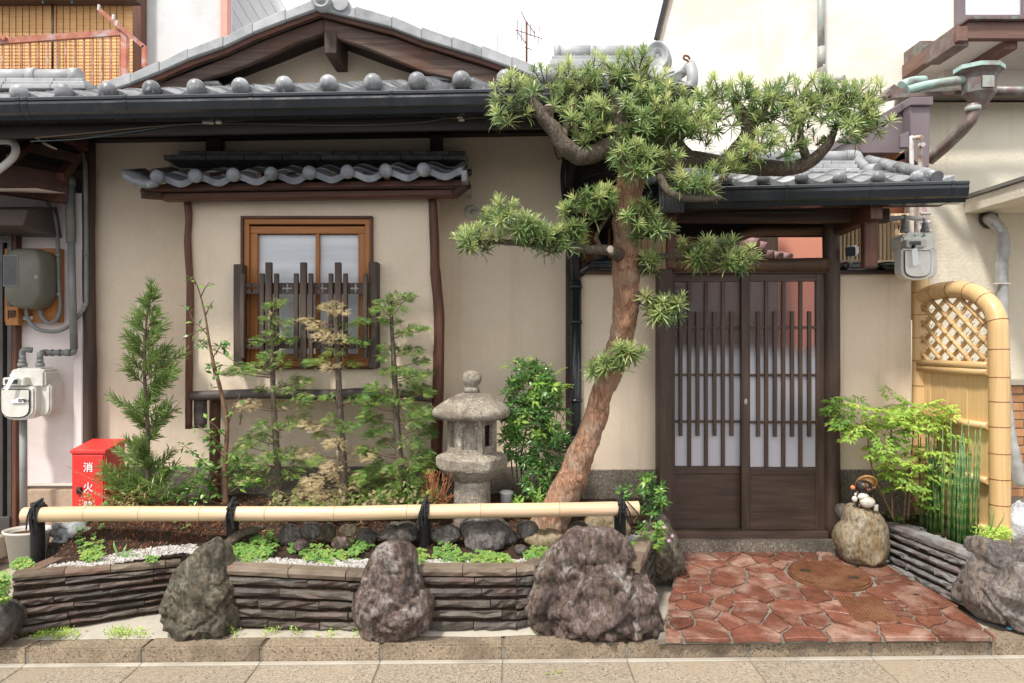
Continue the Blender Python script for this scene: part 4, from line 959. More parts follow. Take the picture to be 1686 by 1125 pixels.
for a, b in ((1160,1225),(1220,1290),(1284,1345),(1338,1400)):
    m = M(); m.tube([P(a,259,5.06),P(b,258,5.06)], .042, 12); m.tube([P(b-8,258,5.06),P(b,258,5.06)], .047, 12); m.build('ridge_roll', MT['ridge'], gr_)
m = M(); m.tube(crom([P(1396,256,5.04),P(1410,258,5.03),P(1414,268,5.02),P(1424,277,5.0)],4), .040, 12); m.build('end_tile', MT['ridge'], gr_)
m = M(); m.tube([P(1428,282,4.98),P(1445,281,4.9)], .05, 12); m.build('end_tile', MT['ridge'], gr_)
# right verge roll tiles
for k in range(4):
    m = M(); a = Vector((q1.x-.03, YQ-.02+.2*k, q1.z+.075*k+.02)); m.tube([a, a+Vector((0,.24,.095))], .040, 12); m.build('verge_tile', MT['tile'], gr_)
gutter(gate, P(1118,312,4.28), P(1585,301,4.28), .125, .13, [(p-1118)/467 for p in (1286,1424,1556)])
m = M(); m.bb(X(1082,4.28), X(1123,4.28), 4.22, 4.36, Z(353,4.28), Z(300,4.28)); hb = m.build('rain_hopper', MT['gutter'], gate, bevel=.004)
m = M(); m.bb(X(1080,4.28), X(1125,4.28), 4.215, 4.365, Z(304,4.28), Z(298,4.28)); m.build('rim', MT['gutter'], hb, bevel=.003)
for k in range(7):
    m = M(); x = X(1087+k*5.2,4.28); m.bb(x-.004,x+.004,4.214,4.222,Z(350,4.28),Z(307,4.28)); m.build('rib', MT['gutter'], hb)
m = M(); m.tube([P(1062,318,4.5),P(1082,318,4.3)], .035, 12); m.build('gutter_pipe', MT['gutter'], gate)
# timbers under the gate roof
def tb(name, a, b, w_, h_, mt, par=gate, bev=.004):
    m = M(); m.bar(a, b, w_, h_); return m.build(name, MT[mt], par, bevel=bev)
zq = Z(345,4.36)
tb('eave_beam', (X(1105,4.36),4.40,Z(341,4.36)+.01), (X(1555,4.36),4.40,Z(336,4.36)+.01), .05, .035, 'redwoodx')
tb('purlin', (.95,4.56,2.42),(2.45,4.56,2.42), .07, .09, 'darkwoodx'); tb('purlin', (.95,4.84,2.50),(2.45,4.84,2.50), .09, .11, 'darkwoodx')
tb('board', (.95,5.02,2.5),(2.35,5.02,2.5), .03, .30, 'soffit')
for i in range(9): tb('rafter', (1.05+i*.17,4.36,2.50),(1.05+i*.17,5.15,2.80), .03,.035,'redwoodx')
tb('bracket_arm', (X(1368,4.86),4.90,2.37),(X(1438,4.36),4.32,2.405), .08, .095, 'redwood')
tb('bracket_arm', (X(1106,4.86),4.90,2.37),(X(1100,4.36),4.32,2.405), .08, .095, 'redwood')
tb('hanging_strut', (X(1431,4.42),4.42,Z(441,4.42)),(X(1431,4.42),4.42,Z(350,4.42)), .085, .06, 'redwood', bev=.006)
tb('hanging_strut', (X(1104,4.5),4.5,Z(442,4.5)),(X(1104,4.5),4.5,Z(350,4.5)), .05, .06, 'redwood')
tb('board', (X(1205,4.40),4.42,Z(402,4.8)+.15),(X(1345,4.40),4.42,Z(402,4.8)+.15), .02,.02,'soffit')

# ---------------------------------------------------------------- yard behind the walls
m = M(); m.bb(.5,2.40,6.3,6.4,.1,3.3); m.build('timber_house', MT['darkwood'], label='dark timber house front seen through the upper gate lattice', cat='house')
m = M(); m.bb(X(1180,6.8),3.2,6.8,6.9,.1,2.95); bhw = m.build('wall', MT['salmon'], label='sunlit salmon pink wall behind the right gate leaf', cat='wall')
pt = thing('tiled_roof', P(1270,420,5.6), 'small brown pink tiled roof corner above the gate lintel', 'roof')
for k, (a, b, py) in enumerate(((1235,1262,404),(1242,1272,418),(1268,1284,420),(1282,1300,422),(1222,1248,398))):
    m = M(); m.tube([P(a,py,5.6),P(b,py+4,5.5)], .045, 10, sq=.6); m.build('tile', MT['salmon_tile'] if 'salmon_tile' in MT else MT.setdefault('salmon_tile', mat('pink brown tile', (.22,.12,.12), (.32,.19,.18), 6, rough=.6)), pt)
bb_ = thing('board_fence', P(1000,450,5.85), 'beige upright board fence behind the tree trunk above the low wall', 'fence')
for i in range(16):
    x = X(930,5.85)+i*.058; m = M(); m.bb(x, x+.054, 5.85, 5.87, 1.2, Z(297,5.85)); m.build('board', MT['oldbamboo'], bb_, bevel=.003)
m = M(); m.bb(X(930,5.85), X(1115,5.85), 5.83, 5.86, Z(297,5.85), Z(288,5.85)); m.build('rail', MT['oldbamboo'], bb_)
wn = M(); wn.bb(X(975,5.7), X(1036,5.7), 5.72, 5.73, Z(446,5.7), Z(350,5.7)); wno = wn.build('window', MT['glassdark'], label='honey framed window behind the leaning tree trunk', cat='window')
for a, b, c, d in ((964,978,340,452),(1032,1046,340,452),(978,1032,340,350),(978,1032,444,452),(1000,1004,350,444)):
    m = M(); m.bb(X(a,5.7), X(b,5.7), 5.68, 5.74, Z(d,5.7), Z(c,5.7)); m.build('frame', MT['orangewood'], wno, bevel=.003)
bf = thing('bamboo_fence', P(1440,470,5.3), 'old bamboo pole fence glimpsed behind the wall camera and right meter', 'fence')
for i in range(22):
    px = 1376+i*6.6; m = M(); m.tube([P(px,462,5.3)+Vector((0,U(-.01,.01),-.3)), P(px,352,5.3)], .0145, 7); m.build('pole', MT['oldbamboo'], bf)
for py in (433, 358):
    m = M(); m.tube([P(1380,py,5.26),P(1515,py,5.26)], .022 if py > 400 else .016, 8); m.build('rail', MT['oldbamboo'], bf)
# ================================================================ LEFT NEIGHBOUR
nl = thing('neighbour_house', (-3.5, 4.95, .1), 'pale pink plastered neighbour house at the left edge with dark door frame', 'house')
Yn = 4.93
m = M(); m.bb(X(-500,Yn), X(128,Yn), Yn, Yn+.14, .60, Z(322,Yn)); m.build('wall', MT['pinkstucco'], nl)
m = M(); m.bb(X(-500,Yn), X(128,Yn), Yn-.015, Yn+.13, .0, Z(806,Yn)); m.build('plinth', MT['beigeplinth'], nl, bevel=.004)
m = M(); m.bb(X(126,4.9), X(141,4.9), 4.86, 5.0, .1, Z(320,4.9)); m.build('pilaster', MT['pinkstucco'], nl, bevel=.006)
m = M(); m.bb(X(22,4.9), X(29,4.9)+.01, 4.87, 4.93, .1, Z(380,4.9)); m.build('door_post', MT['redwood'], nl, bevel=.003)
dr = M(); dr.bb(X(-260,4.9), X(16,4.9), 4.91, 4.93, .1, Z(400,4.9)); dr = dr.build('door', MT['glassdark'], nl)
MT['alu'] = mat('dark aluminium', (.075,.065,.06), (.11,.10,.095), 5, rough=.4, bst=.02, metal=.3)
for i_, (a, b, c, d) in enumerate(((-1,6,399,895),(14,21,399,895),(-260,22,392,400),(-260,20,655,668),(-260,20,850,898),(-60,-50,400,850))):
    m = M(); m.bb(X(a,4.88), X(b,4.88), 4.87-.004*i_, 4.905, Z(d,4.88), Z(c,4.88)); m.build('frame', MT['alu'], dr, bevel=.002)
m = M(); m.bb(X(-260,4.86), X(10,4.86), 4.6, 4.9, .1, .26); m.build('door_step', MT['concrete'], nl, bevel=.01)
# name board, meter board
m = M(); c = (12,33,505,536); m.bb(X(c[0],4.82), X(c[1],4.82), 4.80, 4.84, Z(c[3],4.82), Z(c[2],4.82)); m.build('name_board', MT['orangewood'], nl, bevel=.003)
def text(s, size, loc, mt, par, name='lettering', rz=0, font=None):
    cu = bpy.data.curves.new('t', 'FONT'); cu.body = s; cu.size = size; cu.align_x = 'CENTER'; cu.align_y = 'CENTER'; cu.extrude = .0008; cu.offset = size*.012
    o = bpy.data.objects.new('t', cu); C.objects.link(o); dg = bpy.context.evaluated_depsgraph_get(); me = bpy.data.meshes.new_from_object(o.evaluated_get(dg)); bpy.data.objects.remove(o)
    m = M(); l = Vector(loc)
    for v in me.vertices:
        q = Vector((v.co.x, -v.co.z, v.co.y)); q = Matrix.Rotation(rz, 3, 'Z') @ q; m.v.append(tuple(l+q))
    m.f = [tuple(p.vertices) for p in me.polygons]; m.sm = [False]*len(m.f); m.t = [0]*len(m.f)
    if m.f: return m.build(name, MT[mt], par)
text('岡', .065, (X(20,4.80),4.796,Z(519,4.8)), 'black', nl)
# canopy box over the door
m = M()
vs = [(X(-120,4.5),4.45,Z(371,4.45)),(X(38,4.45),4.45,Z(371,4.45)),(X(92,4.85),4.92,Z(392,4.92)),(X(-120,4.5),4.92,Z(388,4.92)),
      (X(-120,4.5),4.52,Z(345,4.52)),(X(46,4.52),4.52,Z(345,4.52)),(X(94,4.92),4.92,Z(341,4.92)),(X(-120,4.5),4.92,Z(341,4.92))]
m.add(vs, [(0,3,2,1),(4,5,6,7),(0,1,5,4),(1,2,6,5),(2,3,7,6),(3,0,4,7)]); MT['canopybrown'] = mat('dark brown canopy metal', (.07,.055,.05), (.10,.08,.072), 3, rough=.5, bst=.02); m.build('door_canopy', MT['canopybrown'], nl, bevel=.004)
# eave of the neighbour: white soffit, brown beams
m = M(); m.add([(X(-500,4.4),4.3,Z(316,4.3)),(X(60,4.3),4.3,Z(310,4.3)),(X(128,4.93),4.93,Z(322,4.93)),(X(-500,4.93),4.93,Z(322,4.93))], [(0,1,2,3)]); m.build('soffit', MT['pinkstucco'], nl)
def nb(a, b, w_, h_, mt='redwoodx', name='eave_beam'):
    m = M(); m.bar(a, b, w_, h_); return m.build(name, MT[mt], nl, bevel=.004)
nb(P(-200,262,4.25), P(112,312,4.78), .06, .20); nb(P(-60,216,4.4), P(130,262,4.7), .05, .06, 'darkwoodx'); nb(P(18,262,4.3), P(75,218,4.8), .05, .05); nb(P(100,292,4.6), P(135,250,4.85), .05, .06)
nb(P(-100,240,4.6), P(140,292,4.9), .05, .07, 'darkwoodx'); nb(P(84,212,4.5), P(140,240,4.8), .06, .08)
m = M(); m.add([P(-500,200,4.3),P(148,205,4.3),P(148,235,5.0),P(-500,235,5.0)], [(0,1,2,3)]); m.build('roof_boards', MT['soffit'], nl)
m = M(); m.bb(-6,X(150,5.0),4.98,5.02,Z(330,5),Z(215,5)); m.build('eave_wall', MT['soffit'], nl)
# electric meter
em = thing('electric_meter', P(45,508,4.72), 'olive grey electric meter cover with glass window on an orange board', 'meter')
m = M(); m.bb(X(12,4.9), X(103,4.9), 4.87, 4.92, Z(531,4.9), Z(410,4.9)); m.build('board', MT['orangewood'], em, bevel=.004)
cc = P(45,459,4.74); m = M()
prof = [(-.155,.20,.4),(-.152,.205,.7),(-.12,.21,1)]
vs = []; fs = []; n = 28
def sup(th, a, b, e=4.):
    c_, s_ = math.cos(th), math.sin(th); return (a*abs(c_)**(2/e)*(1 if c_ > 0 else -1), b*abs(s_)**(2/e)*(1 if s_ > 0 else -1))
lay = [(.0,.86,.86),(.015,.96,.96),(.05,1,1),(.12,1,1),(.17,.98,.98)]
ring = []
for dy, sx, sz in [(-.001,.01,.01)]+lay:
    for k in range(n):
        x, z = sup(2*PI*k/n, .128*sx, .205*sz)
        if z < -.12: x *= 1-(-.12-z)*2.5
        vs.append((cc.x+x, cc.y-.05+dy+.12, cc.z+z))
for i in range(len(lay)):
    for k in range(n): fs.append((i*n+k, i*n+(k+1) % n, (i+1)*n+(k+1) % n, (i+1)*n+k))
m.add([(x, y-.13, z) for x, y, z in vs], [f[::-1] for f in fs], True); m.build('cover', MT['elec'], em)
m = M(); m.bb(cc.x-.118, cc.x-.018, cc.y-.068, cc.y-.052, cc.z-.06, cc.z+.155); fr0 = m.build('window_frame', MT['pipe'], em, bevel=.004)
m = M(); m.bb(cc.x-.110, cc.x-.026, cc.y-.0705, cc.y-.068, cc.z-.05, cc.z+.145); m.build('glass', MT['glassdark'], fr0)
m = M(); m.lathe([(.001,.003),(.032,.003),(.034,0)], (0,0,0), 20, True, sy=.42); m.v = [(cc.x-.055+x, cc.y-.053-z, cc.z-.125+y) for x, y, z in m.v]; MT['yellow'] = mat('yellow sticker', (.6,.45,.08), (.7,.55,.15), 30, bst=0); m.build('sticker', MT['yellow'], em)
m = M(); m.ball((cc.x+.10, cc.y-.055, cc.z+.0), .010, 8, 6); m.bar((cc.x+.09,cc.y-.06,cc.z+.012),(cc.x+.11,cc.y-.06,cc.z-.0),.006,.02); m.build('latch', MT['pipe'], em)
m = M(); m.bb(X(37,4.86), X(53,4.86), 4.862, 4.868, Z(527,4.86), Z(521,4.86)); m.build('sticker', MT['white'], em)
# pipes
def pipe(name, pl, r, mt, label, cat='pipe', joints=(), ys=None):
    pts = [P(a, b, (y if ys is None else y)) for a, b, y in pl]
    m = M(); m.tube(crom(pts, 5), r, 10); o = m.build(name, MT[mt], label=label, cat=cat)
    for a, b, c, d, y in joints:
        m = M(); m.tube([P(a,b,y),P(c,d,y)], r*1.28, 10); m.build('collar', MT['pipe'], o)
    return o
pipe('conduit_pipe', [(70,322,4.86),(80,336,4.86),(90,360,4.86),(95,400,4.86),(97,470,4.86),(99,505,4.86),(94,525,4.85),(80,532,4.84),(68,520,4.84),(66,505,4.84)], .0125, 'pipe', 'thin grey conduit curving from the eave down under the electric meter', 'conduit', ((95,418,95,422,4.86),(97,483,97,487,4.86)))
pipe('conduit_pipe', [(100,228,4.7),(128,244,4.8),(139,265,4.82),(141,300,4.82),(142,400,4.83),(142,480,4.83),(141,503,4.83),(128,522,4.83),(112,538,4.83),(90,546,4.84),(62,542,4.84),(46,525,4.84),(44,508,4.84)], .0135, 'pipe', 'long grey conduit beside the dark corner post, looping under the electric meter', 'conduit', ((142,418,142,422,4.83),(139,505,141,500,4.83)))
pipe('loop_pipe', [(-30,236,4.3),(8,232,4.3),(24,238,4.3),(24,255,4.3),(8,272,4.3),(-20,292,4.3)], .022, 'whitepipe', 'white pipe curving out at the upper left edge under the eave', 'pipe')
gs_ = M(); gs_.tube([P(115,300,4.80),P(117,400,4.80)], .030, 12); gs_.tube([P(117,398,4.80),P(119,480,4.80),P(122,575,4.80)], .024, 12); gso = gs_.build('gas_pipe', MT['pipe'], label='thick grey vertical pipe left of the dark corner post, joining the gas meter', cat='pipe')
m = M(); m.tube([P(115,292,4.80),P(115,306,4.80)], .036, 12); m.build('collar', MT['pipe'], gso)
m = M(); m.tube(crom([P(122,568,4.8),P(121,580,4.8),P(108,581,4.8),P(70,581,4.78)],4), .019, 12); m.build('elbow', MT['pipe'], gso)
for a, b in ((116,108),(100,96),(88,84),(78,74)):
    m = M(); m.tube([P(a,581,4.79),P(b,581,4.79)], .024, 12); m.build('collar', MT['pipe'], gso)
# gas meters
def gas_meter(root, c, s, mt='meter', dial=None):
    """c: top centre of body; front faces -y; s: scale (body about .30 m tall)"""
    def outline(w_, h_, top, n=9, taper=.62):
        pts = [(-w_/2, top), (w_/2, top)]
        for k in range(n+1):
            a = k/n*PI; pts.append((w_/2*math.copysign(abs(math.cos(a))**.7, math.cos(a)), top-h_*.66-h_*.34*math.sin(a)**.9))
        return pts
    def pr(name, pl, y0, y1, bev=.008, mt_=mt, par=root):
        m = M(); m.prism([(c.x+x*s, c.z+z*s) for x, z in pl][::-1], c.y+y0*s, c.y+y1*s); return m.build(name, MT[mt_], par, bevel=bev*s, seg=2)
    pr('meter_case', [(-.10,-.13),(.14,-.13),(.14,-.02),(.11,0),(-.06,0),(-.10,-.03)], -.02, .14, .014)
    pr('bellows_case', outline(.13,.24,-.09), .06, .15, .01).location.x += .085*s
    pr('bellows_case', outline(.10,.21,-.11), .0, .07, .01).location.x += .115*s
    f = pr('diaphragm_case', outline(.225,.22,-.12), -.06, .05, .012); f.location.x -= .01*s
    f2 = pr('cover', outline(.19,.19,-.135), -.072, -.06, .006); f2.location.x -= .018*s
    cf = pr('counter_box', [(-.10,-.115),(.045,-.115),(.045,-.06),(-.10,-.06)], -.075, .0, .006)
    pr('counter_glass', [(-.08,-.10),(.0,-.10),(.0,-.073),(-.08,-.073)], -.078, -.074, 0, 'glassdark', cf)
    return f2
def knob(root, px, Y, py0, py1, r):
    m = M()
    for a, b, k in ((py1, py1-6, 1.5), (py1-6, py1-12, 1.15), (py1-10, py0, .95)):
        m.tube([P(px,a,Y),P(px,b,Y)], r*k, 12)
    m.build('union_nut', MT['pipe'], root)
g1 = thing('gas_meter', P(45,682,4.75), 'off white gas meter on the pink wall above a grey stand pipe', 'gas meter')
f2 = gas_meter(g1, P(42,606,4.72), 1.02)
text('0796±', .030, (X(38,4.60)-.0,4.635,Z(660,4.63)), 'black', f2); m = M(); m.bb(X(22,4.63),X(42,4.63),4.6375,4.642,Z(664,4.63),Z(656,4.63)); m.build('sticker', MT['white'], f2)
knob(g1, 37, 4.74, 585, 604, .020); knob(g1, 66, 4.74, 588, 604, .018)
m = M(); m.tube(crom([P(37,592,4.74),P(37,580,4.74),P(42,576,4.74),P(54,577,4.76)],4), .019, 12); m.build('elbow', MT['pipe'], g1)
m = M(); m.tube([P(66,592,4.74),P(66,583,4.74),P(72,580,4.77)], .019, 12); m.build('elbow', MT['pipe'], g1)
m = M(); m.tube([P(38,680,4.76),P(39,865,4.76)], .023, 14); m.build('stand_pipe', MT['pipe'], g1); m = M(); m.tube([P(38,682,4.76),P(38,690,4.76)], .027, 14); m.build('stand_collar', MT['whitepipe'], g1)
m = M(); m.add([P(20,612,4.62),P(28,617,4.62),P(13,642,4.60),P(7,642,4.60)], [(0,1,2,3)]); m.v += [(x,y+.002,z) for x,y,z in m.v]; m.f.append((7,6,5,4)); m.sm.append(False); m.t.append(0); m.build('paper_tag', MT['white'], g1)
g2 = thing('gas_meter', P(1508,452,4.6), 'off white gas meter with hanging paper tag at the end of the right garden wall', 'gas meter')
f2 = gas_meter(g2, P(1506,383,4.6), .93)
knob(g2, 1489, 4.6, 367, 383, .018); knob(g2, 1523, 4.6, 367, 383, .018)
m = M(); a = P(1501,408,4.5); m.add([a, a+Vector((.035,0,-.0)), a+Vector((.05,0,-.11)), a+Vector((.008,0,-.118)), a+Vector((0,.003,0)), a+Vector((.035,.003,-.0)), a+Vector((.05,.003,-.11)), a+Vector((.008,.003,-.118))], [(0,1,2,3),(7,6,5,4),(0,4,5,1),(1,5,6,2),(2,6,7,3),(3,7,4,0)]); m.build('paper_tag', MT['white'], g2)
m = M(); m.ball(P(1504,406,4.49), .014, 8, 6); m.build('tag_clip', MT['black'], g2)
MT['greenpaint'] = mat('green marking', (.10,.28,.12), (.15,.35,.15), 9, bst=0)
for a, r_ in ((1505,.007),(1510,.004),(1520,.010)):
    m = M(); m.ball(P(a,388,4.58)-Vector((0,.01,0)), r_, 8, 6, sy=.3); m.build('green_mark', MT['greenpaint'], g2)
m = M(); m.tube(crom([P(1489,380,4.6),P(1489,362,4.6),P(1489,357,4.62),P(1484,359,4.6),P(1452,362,4.55)],4), .017, 12); m.build('inlet_pipe', MT['pipe'], g2)
m = M(); m.tube([P(1488,358,4.6),P(1518,361,4.66)], .015, 12); m.build('inlet_pipe', MT['whitepipe'], g2)
m = M(); m.tube([P(1523,384,4.6),P(1523,360,4.62)], .014, 12); m.build('outlet_pipe', MT['whitepipe'], g2)
rp = thing('riser_pipes', P(1510,340,5.2), 'pair of white rusty riser pipes beside the purple sheet metal post', 'pipes')
for x_, t_, ex in ((1501,228,1518),(1515,240,1520)):
    m = M(); m.tube(crom([P(x_,400,5.1),P(x_,300,5.1),P(x_,t_+5,5.1),P(x_+2,t_,5.1),P(ex,t_-2,5.0)],5), .016, 10); m.build('riser', MT['whitepipe'], rp)
for py in (352,366,380,393):
    m = M(); m.tube([P(1515,py,5.05),P(1532,py,5.05)], .012, 8); m.build('branch', MT['whitepipe'], rp)
m = M(); m.tube([P(1517,340,5.15),P(1517,480,5.15)], .034, 12); MT['maroon'] = mat('maroon pipe', (.24,.15,.17), (.30,.20,.22), 5, bst=0, rough=.4); m.build('downpipe', MT['maroon'], label='maroon downpipe behind the right gas meter', cat='pipe')
# camera on the wall
cm = thing('security_camera', P(1400,432,4.75), 'small white security camera with black face on the right garden wall', 'camera')
c = P(1403,413,4.72); rot = Matrix.Rotation(R(-38),3,'Z') @ Matrix.Rotation(R(12),3,'X')
def cbox(sx, sy, sz, oy, mt, name, bev):
    m = M(); m.bb(-sx,sx,-sy+oy,sy+oy,-sz,sz); m.v = [tuple(c+rot @ Vector(v)) for v in m.v]; return m.build(name, MT[mt], cm, bevel=bev, seg=3)
cbox(.034,.05,.034,0,'white','body',.012); cbox(.031,.004,.031,-.052,'gutter','face',.008)
m = M(); m.tube([c+Vector((.01,.02,-.02)), c+Vector((.01,.04,-.08))], .010, 8); m.build('bracket', MT['whitepipe'], cm)

# ================================================================ FIRE EXTINGUISHER BOX
fb = thing('fire_extinguisher_box', P(148,890,4.66), 'red fire extinguisher box with white lettering between the pipe and the conifer', 'fire box')
x0 = X(118,4.55); x1 = X(173.5,4.55); zt = Z(741,4.55); zb = .24
m = M(); m.add([(x0,4.55,zb),(x1,4.55,zb),(x1,4.78,zb),(x0,4.78,zb),(x0,4.55,zt-.01),(x1,4.55,zt-.01),(x1,4.78,zt+.025),(x0,4.78,zt+.025)], [(0,3,2,1),(4,5,6,7),(0,1,5,4),(1,2,6,5),(2,3,7,6),(3,0,4,7)]); m.build('body', MT['red'], fb, bevel=.004)
m = M(); m.add([(x0-.006,4.54,zt-.022),(x1+.006,4.54,zt-.022),(x1+.006,4.79,zt+.016),(x0-.006,4.79,zt+.016),(x0-.006,4.54,zt),(x1+.006,4.54,zt),(x1+.006,4.79,zt+.04),(x0-.006,4.79,zt+.04)], [(0,3,2,1),(4,5,6,7),(0,1,5,4),(1,2,6,5),(2,3,7,6),(3,0,4,7)]); m.build('lid', MT['red'], fb, bevel=.002)
m = M(); m.bb(x0+.010,x1-.010,4.543,4.549,zb+.03,zt-.035); dd = m.build('door', MT['red'], fb, bevel=.002)
cx = X(146.5,4.55)
for s_, py in (('消',770.5),('火',803),('器',834)): text(s_, .066, (cx,4.541,Z(py,4.55)), 'white', dd)
m = M(); m.bb(X(127,4.54),X(135,4.54),4.528,4.543,Z(813,4.54),Z(802,4.54)); m.build('latch', MT['gutter'], dd, bevel=.002)
for py in (858,863.5):
    m = M(); m.bb(X(140,4.54),X(163,4.54),4.535,4.545,Z(py+2,4.54),Z(py-1,4.54)); m.build('louvre', MT['red'], dd, bevel=.002)
# ================================================================ TOP LEFT: BALCONY BEHIND
bh = thing('house', P(200,150,6.2), 'grey white rear house with reed blinds and pale siding above the left roof', 'house')
m = M(); m.bb(X(225,6.2), X(375,6.2), 6.2, 6.3, 2.9, 5.6); m.build('wall', MT['grayplaster'], bh)
m = M(); m.bb(X(-300,6.3), X(226,6.3), 6.28, 6.35, 2.9, 5.6); m.build('wall', MT['darkwood'], bh)
m = M(); m.bb(X(363,6.1), X(372,6.1)+.01, 6.1, 6.19, 2.9, 5.6); MT['pinkpaint'] = mat('salmon pink paint', (.60,.30,.24), (.66,.36,.30), 4, bst=0, rough=.5); m.build('corner_post', MT['pinkpaint'], bh)
m = M(); m.bb(X(218,6.1), X(234,6.1), 6.08, 6.18, 2.9, 5.6); m.build('post', MT['redwood'], bh, bevel=.004)
for i in range(16):
    x = X(374,6.6)+i*.10; m = M(); m.bar((x,6.6,4.2),(x-.9,6.6,6.2),.085,.02,up=(0,1,0)) if False else m.bar((x+.6,6.6,3.6),(x-.75,6.6,5.8),.082,.02,up=(0,1,0)); m.build('siding_board', MT['white_siding'] if 'white_siding' in MT else MT.setdefault('white_siding', mat('white siding', (.70,.71,.72), (.76,.77,.78), 3, bst=.02, rough=.5, rv=.04)), bh)
m = M(); m.bb(X(374,6.7), X(560,6.7), 6.68, 6.75, 2.9, 5.6); m.build('siding_wall', MT['grayplaster'], bh)
for a, b in ((-160,-3),(-1,85),(88,218)):
    bl = M(); n = 52; vs = []
    for i in range(n+1):
        z = Z(145,5.7)+i*(Z(2,5.7)-Z(145,5.7))/n; vs += [(X(a,5.7), 5.7+.006*math.sin(i*PI)+(.004 if i % 2 else 0), z), (X(b,5.7), 5.7+(.004 if i % 2 else 0), z)]
    bl.add(vs, [(2*i,2*i+1,2*i+3,2*i+2) for i in range(n)]); o = bl.build('reed_blind', MT['reed'], bh)
    for k in range(int((b-a)/11)):
        m = M(); x = X(a+5+k*11,5.69); m.bb(x-.0011,x+.0011,5.688,5.694,Z(145,5.7),Z(3,5.7)); m.build('cord', MT['darkwood'], o)
m = M(); m.bb(X(-300,5.6), X(225,5.6), 5.58, 5.68, Z(2,5.6), Z(-10,5.6)); m.build('curtain_rail', MT['darkwoodx'], bh)
m = M(); m.tube([P(86.5,0,5.66),P(86.5,130,5.66)], .010, 6); m.build('gap_post', MT['darkwood'], bh)
for a in (70,118):
    m = M(); m.tube([P(a,-4,5.6),P(a+.5,5,5.6)], .006, 6); MT['bluepeg'] = mat('blue peg', (.1,.4,.6), (.15,.45,.65), 5, bst=0); m.build('peg', MT['bluepeg'], bh)
bal = thing('balcony_railing', P(100,135,5.3), 'rusty red balcony railing in front of the reed blinds', 'railing')
a0 = P(-140,79,5.3); b0_ = P(202,54,5.3); m = M(); m.bar(a0, b0_, .03, .045); m.build('top_rail', MT['rustrail'], bal)
for i in range(23):
    px = -130+i*14.9; t = (px+140)/342; top_ = a0.lerp(b0_, t)
    m = M(); m.bb(top_.x-.004, top_.x+.004, 5.295, 5.305, Z(150,5.3), top_.z-.02); m.build('baluster', MT['rustrail'], bal)
m = M(); m.bb(X(201,5.3), X(210,5.3), 5.28, 5.33, Z(140,5.3), Z(53,5.3)); m.build('post', MT['rustrail'], bal)
for a, b, t in (((163,16),(238,78),.03),((238,76),(238,112),.03),((-40,40),(10,65),.03)):
    m = M(); m.bar(P(*a,5.28), P(*b,5.28), t, t); m.build('brace', MT['rustrail'], bal)
m = M()
for a in ((163,8),(187,24),(193,34)): m.bar(P(*a,5.27), P(a[0]-1,a[1]+9,5.27), .014, .014)
m.build('hook_plates', MT['whitepipe'], bal, kind='stuff')
# neighbour's ridge at upper left
nr = thing('neighbour_roof', P(50,150,4.8), 'pale tiled ridge of the neighbour roof under the reed blinds', 'roof')
for k, (py, b) in enumerate(((146,152),(139,148),(132,143))):
    x = X(-300,4.8)
    while x < X(b,4.8)-.03:
        l = min(.33, X(b,4.8)-x); m = M(); m.bb(x, x+l-.004, 4.72+.02*k, 5.05-.02*k, Z(py+6.5,4.8), Z(py,4.8)); m.build('flat_ridge_tile', MT['ridge'], nr, bevel=.004); x += l
for a, b in ((-200,-40),(-45,62),(55,132)):
    m = M(); m.tube([P(a,127,4.86),P(b,126,4.86)], .05, 12); m.tube([P(b-14,126,4.86),P(b,126,4.86)], .056, 12); m.build('ridge_roll', MT['ridge'], nr)
# antenna, rod
an = thing('tv_antenna', P(867,110,9), 'thin rusty television antenna on the skyline right of the gable', 'antenna')
m = M(); m.tube([P(867,112,9),P(867,36,9)], .014, 6); m.build('mast', MT['rust'], an)
for a, b in (((848,49),(893,64)),((858,19),(867,38)),((867,36),(880,55)),((864,78),(876,82)),((850,50),(866,72))):
    m = M(); m.tube([P(*a,9),P(*b,9)], .006, 5); m.build('element', MT['rust'], an)
for k in range(6):
    m = M(); c = P(852+k*7,50+k*2.4,9); m.tube([c+Vector((0,-.25,.02)), c+Vector((0,.25,-.02))], .004, 4); m.build('element', MT['rust'], an)
m = M(); m.tube([P(820,112,9),P(817,-20,9)], .004, 4); m.build('wire_pole', MT['pipe'], label='hair thin pole rising into the white sky left of the antenna', cat='pole')

# ================================================================ RIGHT NEIGHBOUR
rh = thing('neighbour_house', (4.2, 7.5, .1), 'tall cream stucco house on the right with hood over its upper window', 'house')
m = M(); m.prism([(X(1080,9),.0),(X(1080,9),Z(66,9)),(X(1101,9),Z(-20,9)),(X(1110,9),7.5),(4.6,7.5),(4.6,0)], 9, 9.2); m.build('wall', MT['whitewall'], rh)
m = M(); m.bar((X(1079,8.98),8.96,Z(66,8.98)),(X(1100,8.98),8.96,Z(-20,8.98)),.05,.05); m.build('verge_trim', MT['gutter'], rh)
m = M(); m.bar((X(1084,8.98),8.97,Z(66,8.98)),(X(1106,8.98),8.97,Z(-20,8.98)),.03,.03); m.build('verge_board', MT['tanwire'], rh)
m = M(); m.bb(X(1337,7.5), 9.5, 7.5, 8.99, 0, 8); m.build('wall', MT['whitewall'], rh)
m = M(); m.bb(X(1375,7.3)-.0, X(1345,7.3), 0,0,0,0) if False else m.bb(X(1552,7.4), 9.5, 7.38, 7.5, 3.9, 8); m.build('wall_panel', MT['whitewall'], rh)
